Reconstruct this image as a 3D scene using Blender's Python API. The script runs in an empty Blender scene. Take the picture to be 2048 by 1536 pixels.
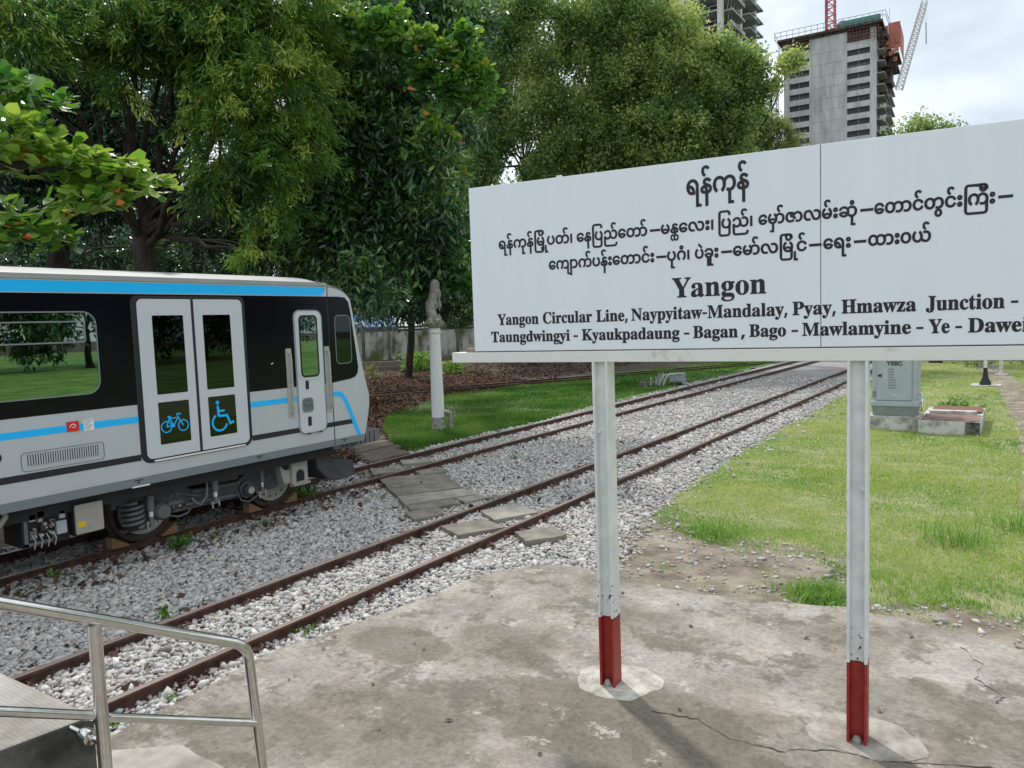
# Station name board beside metre gauge tracks with a parked railcar, trees and two unfinished towers.
# World: metres, z = 0 at the top of the rails, the tracks run along +Y, camera above the origin.
import bpy, bmesh, math, random
import numpy as np
from mathutils import Vector, Matrix

# ---------------------------------------------------------------- camera, world, sun, exposure
SC = bpy.context.scene
COL = SC.collection
R = math.radians
H = 2.65
cam = bpy.data.cameras.new('camera'); cam.sensor_width = 36.0; cam.lens = 1500.0/2048.0*36.0
cam.clip_start = .05; cam.clip_end = 3000
CAM = bpy.data.objects.new('camera', cam); COL.objects.link(CAM)
CR = np.array([[0.82863639, 0.01639434, -0.55954711], [0.55870537, -0.08633538, 0.8248603], [-0.03478567, -0.99613123, -0.08070024]])
_x, _y, _z = CR[:, 0], -CR[:, 1], -CR[:, 2]
CAM.matrix_world = Matrix([[_x[0], _y[0], _z[0], 0], [_x[1], _y[1], _z[1], 0], [_x[2], _y[2], _z[2], H], [0, 0, 0, 1]])
SC.camera = CAM

SUN_EL, SUN_AZ = R(54), math.atan2(-.82, .57)          # azimuth clockwise from +Y
SDIR = Vector((math.sin(SUN_AZ)*math.cos(SUN_EL), math.cos(SUN_AZ)*math.cos(SUN_EL), math.sin(SUN_EL)))
sun = bpy.data.lights.new('sun', 'SUN'); sun.energy = 2.1; sun.angle = R(3.0); sun.color = (1, .95, .87)
SUN = bpy.data.objects.new('sun', sun); COL.objects.link(SUN)
SUN.rotation_euler = (-SDIR).to_track_quat('-Z', 'Y').to_euler(); SUN.location = (0, 0, 30)

W = bpy.data.worlds.new('World'); SC.world = W; W.use_nodes = True
nt = W.node_tree; N = nt.nodes; L = nt.links
bg = N['Background']; bg.inputs['Strength'].default_value = .1
sky = N.new('ShaderNodeTexSky'); sky.sky_type = 'NISHITA'; sky.sun_disc = False
sky.sun_elevation = SUN_EL; sky.sun_rotation = SUN_AZ
tc = N.new('ShaderNodeTexCoord'); mp = N.new('ShaderNodeMapping'); mp.inputs['Scale'].default_value = (1, 1, 2.2)
mp.inputs['Location'].default_value = (.35, .2, .1)
n1 = N.new('ShaderNodeTexNoise'); n1.inputs['Scale'].default_value = 2.4; n1.inputs['Detail'].default_value = 5; n1.inputs['Roughness'].default_value = .5
rp = N.new('ShaderNodeValToRGB'); rp.color_ramp.elements[0].position = .34; rp.color_ramp.elements[1].position = .66
rp.color_ramp.elements[0].color = (4.4, 5.1, 5.7, 1); rp.color_ramp.elements[1].color = (10.8, 10.95, 11.1, 1)
e = rp.color_ramp.elements.new(.5); e.color = (7.4, 8.0, 8.5, 1)
mx = N.new('ShaderNodeMixRGB'); mx.inputs[0].default_value = .93
L.new(tc.outputs['Generated'], mp.inputs[0]); L.new(mp.outputs[0], n1.inputs['Vector']); L.new(n1.outputs['Fac'], rp.inputs[0])
L.new(sky.outputs[0], mx.inputs[1]); L.new(rp.outputs[0], mx.inputs[2]); L.new(mx.outputs[0], bg.inputs['Color'])
SC.view_settings.view_transform = 'Standard'; SC.view_settings.look = 'None'; SC.view_settings.gamma = 1
SC.view_settings.exposure = 0.55
SC.cycles.max_bounces = 6; SC.cycles.transparent_max_bounces = 4; SC.cycles.caustics_reflective = False; SC.cycles.caustics_refractive = False

def at(px, py, D):
    'point of the place at horizontal distance D in the direction of a photograph pixel'
    v = CR @ np.array([px-1024., py-768., 1500.]); v = v/math.hypot(v[0], v[1])*D
    return Vector((v[0], v[1], v[2]+H))

def hgt(x, y=0):
    t = min(1, max(0, (-x-14)/26)); t = t*t*(3-2*t)
    return -.15+.35*t

# ---------------------------------------------------------------- materials
def lin(c):
    return tuple((v/12.92 if v <= .04045 else ((v+.055)/1.055)**2.4) for v in [q/255 for q in c])

def mat(name, col, rough=.6, col2=None, scale=8., detail=5., bump=0., bscale=None, metal=0., spec=.5, pos=(.35, .65), coord='Object', stretch=None, ior=None, coat=0):
    m = bpy.data.materials.new(name); m.use_nodes = True
    t = m.node_tree; b = t.nodes['Principled BSDF']
    b.inputs['Base Color'].default_value = (*col, 1); b.inputs['Roughness'].default_value = rough
    b.inputs['Metallic'].default_value = metal; b.inputs['Specular IOR Level'].default_value = spec
    if ior: b.inputs['IOR'].default_value = ior
    if coat: b.inputs['Coat Weight'].default_value = coat; b.inputs['Coat Roughness'].default_value = .08
    if col2 or bump:
        c = t.nodes.new('ShaderNodeTexCoord'); vec = c.outputs[coord]
        if stretch:
            mpn = t.nodes.new('ShaderNodeMapping'); mpn.inputs['Scale'].default_value = stretch
            t.links.new(vec, mpn.inputs[0]); vec = mpn.outputs[0]
        n = t.nodes.new('ShaderNodeTexNoise'); n.inputs['Scale'].default_value = scale; n.inputs['Detail'].default_value = detail
        n.inputs['Roughness'].default_value = .62
        t.links.new(vec, n.inputs['Vector'])
        if col2:
            r = t.nodes.new('ShaderNodeValToRGB'); r.color_ramp.elements[0].position = pos[0]; r.color_ramp.elements[1].position = pos[1]
            r.color_ramp.elements[0].color = (*col, 1); r.color_ramp.elements[1].color = (*col2, 1)
            t.links.new(n.outputs['Fac'], r.inputs[0]); t.links.new(r.outputs[0], b.inputs['Base Color'])
        if bump:
            n2 = n
            if bscale:
                n2 = t.nodes.new('ShaderNodeTexNoise'); n2.inputs['Scale'].default_value = bscale; n2.inputs['Detail'].default_value = 4
                t.links.new(vec, n2.inputs['Vector'])
            bp = t.nodes.new('ShaderNodeBump'); bp.inputs['Strength'].default_value = bump; bp.inputs['Distance'].default_value = .02
            t.links.new(n2.outputs['Fac'], bp.inputs['Height']); t.links.new(bp.outputs[0], b.inputs['Normal'])
    return m

def nodes(m):
    t = m.node_tree
    return t, t.nodes['Principled BSDF']

def leafmat(name, cols, rough=.5, trans=.3, spec=.4):
    m = bpy.data.materials.new(name); m.use_nodes = True
    t, b = nodes(m); out = t.nodes['Material Output']
    a = t.nodes.new('ShaderNodeAttribute'); a.attribute_name = 'tint'
    r = t.nodes.new('ShaderNodeValToRGB')
    k = len(cols)
    r.color_ramp.elements[0].position = 0; r.color_ramp.elements[1].position = 1
    r.color_ramp.elements[0].color = (*cols[0], 1); r.color_ramp.elements[1].color = (*cols[-1], 1)
    for i in range(1, k-1):
        e = r.color_ramp.elements.new(i/(k-1)); e.color = (*cols[i], 1)
    t.links.new(a.outputs['Fac'], r.inputs[0]); t.links.new(r.outputs[0], b.inputs['Base Color'])
    b.inputs['Roughness'].default_value = rough; b.inputs['Specular IOR Level'].default_value = spec
    tr = t.nodes.new('ShaderNodeBsdfTranslucent'); mxs = t.nodes.new('ShaderNodeMixShader'); mxs.inputs[0].default_value = trans
    hs = t.nodes.new('ShaderNodeHueSaturation'); hs.inputs['Value'].default_value = 1.5; hs.inputs['Hue'].default_value = .497; hs.inputs['Saturation'].default_value = 1.1
    t.links.new(r.outputs[0], hs.inputs['Color']); t.links.new(hs.outputs[0], tr.inputs[0])
    t.links.new(b.outputs[0], mxs.inputs[1]); t.links.new(tr.outputs[0], mxs.inputs[2]); t.links.new(mxs.outputs[0], out.inputs['Surface'])
    return m

# ---------------------------------------------------------------- mesh helpers
class MB:
    'collects shapes, build() links them as one mesh object'
    def __init__(s): s.v = []; s.f = []; s.m = []; s.mi = 0
    def add(s, vs, fs):
        o = len(s.v); s.v += [tuple(p) for p in vs]
        for f in fs: s.f.append([o+i for i in f]); s.m.append(s.mi)
        return s
    def box(s, x0, x1, y0, y1, z0, z1):
        return s.add([(x0, y0, z0), (x1, y0, z0), (x1, y1, z0), (x0, y1, z0), (x0, y0, z1), (x1, y0, z1), (x1, y1, z1), (x0, y1, z1)],
                     [(0, 3, 2, 1), (4, 5, 6, 7), (0, 1, 5, 4), (1, 2, 6, 5), (2, 3, 7, 6), (3, 0, 4, 7)])
    def obox(s, o, ux, uy, uz, x0, x1, y0, y1, z0, z1):
        o = Vector(o)
        c = [(x0, y0, z0), (x1, y0, z0), (x1, y1, z0), (x0, y1, z0), (x0, y0, z1), (x1, y0, z1), (x1, y1, z1), (x0, y1, z1)]
        return s.add([o+ux*a+uy*b+uz*d for a, b, d in c], [(0, 3, 2, 1), (4, 5, 6, 7), (0, 1, 5, 4), (1, 2, 6, 5), (2, 3, 7, 6), (3, 0, 4, 7)])
    def prism(s, poly, axis, a, b):
        'extrude a 2-D polygon along an axis from a to b'
        def P(p, h):
            return {'x': (h, p[0], p[1]), 'y': (p[0], h, p[1]), 'z': (p[0], p[1], h)}[axis]
        n = len(poly)
        return s.add([P(p, a) for p in poly]+[P(p, b) for p in poly],
                     [tuple(range(n))[::-1], tuple(range(n, 2*n))]+[(i, (i+1) % n, n+(i+1) % n, n+i) for i in range(n)])
    def bar(s, p, q, w, h=None, n=None):
        p = Vector(p); q = Vector(q); d = (q-p)
        h = h or w
        up = Vector((0, 0, 1)) if abs(d.normalized().z) < .95 else Vector((0, 1, 0))
        if n: up = Vector(n)
        a = d.cross(up).normalized(); b = a.cross(d).normalized()
        r = []
        for e in (p, q):
            for i, j in ((-1, -1), (1, -1), (1, 1), (-1, 1)): r.append(e+a*(i*w/2)+b*(j*h/2))
        return s.add(r, [(0, 3, 2, 1), (4, 5, 6, 7), (0, 1, 5, 4), (1, 2, 6, 5), (2, 3, 7, 6), (3, 0, 4, 7)])
    def tube(s, pts, rad, n=10, cap=True):
        pts = [Vector(p) for p in pts]; k = len(pts)
        rad = rad if isinstance(rad, (list, tuple)) else [rad]*k
        T = [(pts[min(i+1, k-1)]-pts[max(i-1, 0)]).normalized() for i in range(k)]
        up = Vector((0, 0, 1)) if abs(T[0].z) < .9 else Vector((1, 0, 0))
        a = T[0].cross(up).normalized(); vs = []
        for i in range(k):
            a = (a-T[i]*a.dot(T[i])).normalized(); b = T[i].cross(a)
            for j in range(n):
                w = 2*math.pi*j/n; vs.append(pts[i]+(a*math.cos(w)+b*math.sin(w))*rad[i])
        fs = [(i*n+j, i*n+(j+1) % n, (i+1)*n+(j+1) % n, (i+1)*n+j) for i in range(k-1) for j in range(n)]
        if cap: fs += [tuple(range(n))[::-1], tuple(range((k-1)*n, k*n))]
        return s.add(vs, fs)
    def lathe(s, c, prof, n=24, axis='z'):
        'profile of (radius, height) turned about an axis through c'
        vs = []; c = Vector(c)
        for r, h in prof:
            for j in range(n):
                w = 2*math.pi*j/n; u, v = r*math.cos(w), r*math.sin(w)
                vs.append(c+Vector({'z': (u, v, h), 'x': (h, u, v), 'y': (v, h, u)}[axis]))
        k = len(prof)
        fs = [(i*n+j, i*n+(j+1) % n, (i+1)*n+(j+1) % n, (i+1)*n+j) for i in range(k-1) for j in range(n)]
        return s.add(vs, fs+[tuple(range(n))[::-1], tuple(range((k-1)*n, k*n))])
    def cyl(s, p, q, r, n=16): return s.tube([p, q], r, n)
    def build(s, name, m, parent=None, smooth=False, bevel=0., loc=None):
        me = bpy.data.meshes.new(name); me.from_pydata(s.v, [], s.f)
        for x in (m if isinstance(m, (list, tuple)) else [m]): me.materials.append(x)
        if any(s.m): me.polygons.foreach_set('material_index', s.m)
        bm = bmesh.new(); bm.from_mesh(me); bmesh.ops.recalc_face_normals(bm, faces=bm.faces); bm.to_mesh(me); bm.free()
        if smooth:
            me.polygons.foreach_set('use_smooth', [True]*len(me.polygons))
            try: me.set_sharp_from_angle(angle=R(42))
            except Exception: pass
        o = bpy.data.objects.new(name, me); COL.objects.link(o)
        if bevel:
            bv = o.modifiers.new('bevel', 'BEVEL'); bv.width = bevel; bv.segments = 2; bv.limit_method = 'ANGLE'
        attach(o, parent)
        return o

def attach(o, parent):
    if parent is not None:
        o.parent = parent
        p = Matrix.Identity(4); q = parent
        chain = []
        while q is not None: chain.append(q.matrix_basis.copy()); q = q.parent
        for c in reversed(chain): p = p @ c
        o.matrix_basis = p.inverted() @ o.matrix_basis

def tag(o, label=None, cat=None, group=None, kind=None):
    if label: o['label'] = label
    if cat: o['category'] = cat
    if group: o['group'] = group
    if kind: o['kind'] = kind
    return o

def thing(name, label, cat, loc=(0, 0, 0), group=None):
    o = bpy.data.objects.new(name, None); COL.objects.link(o); o.location = loc; o.empty_display_size = .2
    return tag(o, label, cat, group)

def npmesh(name, verts, faces, m, parent=None, attrs=None, smooth=False):
    'fast mesh of triangles or quads from numpy arrays'
    me = bpy.data.meshes.new(name); nv = len(verts); nf, k = faces.shape
    me.vertices.add(nv); me.vertices.foreach_set('co', np.ascontiguousarray(verts, dtype=np.float32).ravel())
    me.loops.add(nf*k); me.loops.foreach_set('vertex_index', np.ascontiguousarray(faces, dtype=np.int32).ravel())
    me.polygons.add(nf); me.polygons.foreach_set('loop_start', np.arange(0, nf*k, k, dtype=np.int32))
    try: me.polygons.foreach_set('loop_total', np.full(nf, k, dtype=np.int32))
    except Exception: pass
    for a, d in (attrs or {}).items():
        at_ = me.attributes.new(a, 'FLOAT', 'POINT'); at_.data.foreach_set('value', np.ascontiguousarray(d, dtype=np.float32))
    if smooth: me.polygons.foreach_set('use_smooth', np.ones(nf, dtype=bool))
    for x in (m if isinstance(m, (list, tuple)) else [m]): me.materials.append(x)
    me.update(calc_edges=True); me.validate()
    o = bpy.data.objects.new(name, me); COL.objects.link(o); attach(o, parent)
    return o

def rrect(y0, y1, z0, z1, r, n=6):
    'rounded rectangle polygon; r one radius or four (bl, br, tr, tl)'
    r = r if isinstance(r, (tuple, list)) else (r,)*4
    out = []
    for (cy, cz, a0, rr) in ((y0, z0, 180, r[0]), (y1, z0, 270, r[1]), (y1, z1, 0, r[2]), (y0, z1, 90, r[3])):
        if rr <= 0: out.append((cy, cz)); continue
        ox = cy+rr if cy == y0 else cy-rr; oz = cz+rr if cz == z0 else cz-rr
        for i in range(n+1):
            w = R(a0+90*i/n); out.append((ox+rr*math.cos(w), oz+rr*math.sin(w)))
    return out

def ribbon(pts, w, closed=False):
    'polygon strip of width w along a 2-D path -> list of quads'
    P = [Vector(p).to_2d() if len(p) > 2 else Vector(p) for p in pts]; n = len(P); Ls = []; Rs = []
    for i in range(n):
        a = P[(i-1) % n] if (closed or i) else P[i]; b = P[(i+1) % n] if (closed or i < n-1) else P[i]
        d1 = (P[i]-a); d2 = (b-P[i])
        d1 = d1.normalized() if d1.length > 1e-9 else None; d2 = d2.normalized() if d2.length > 1e-9 else None
        d1 = d1 or d2; d2 = d2 or d1
        n1 = Vector((-d1.y, d1.x)); n2 = Vector((-d2.y, d2.x)); m = (n1+n2)
        m = m.normalized() if m.length > 1e-6 else n1
        k = w/2/max(.5, m.dot(n1)); Ls.append(P[i]+m*k); Rs.append(P[i]-m*k)
    q = []
    for i in range(n if closed else n-1):
        j = (i+1) % n; q.append([Ls[i], Ls[j], Rs[j], Rs[i]])
    return q

def copy_tree(o, parent=None, name=None):
    c = o.copy(); COL.objects.link(c); c.parent = parent
    for ch in [x for x in bpy.data.objects if x.parent == o]: copy_tree(ch, c)
    return c
rng = np.random.default_rng(7); random.seed(7)

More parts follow.
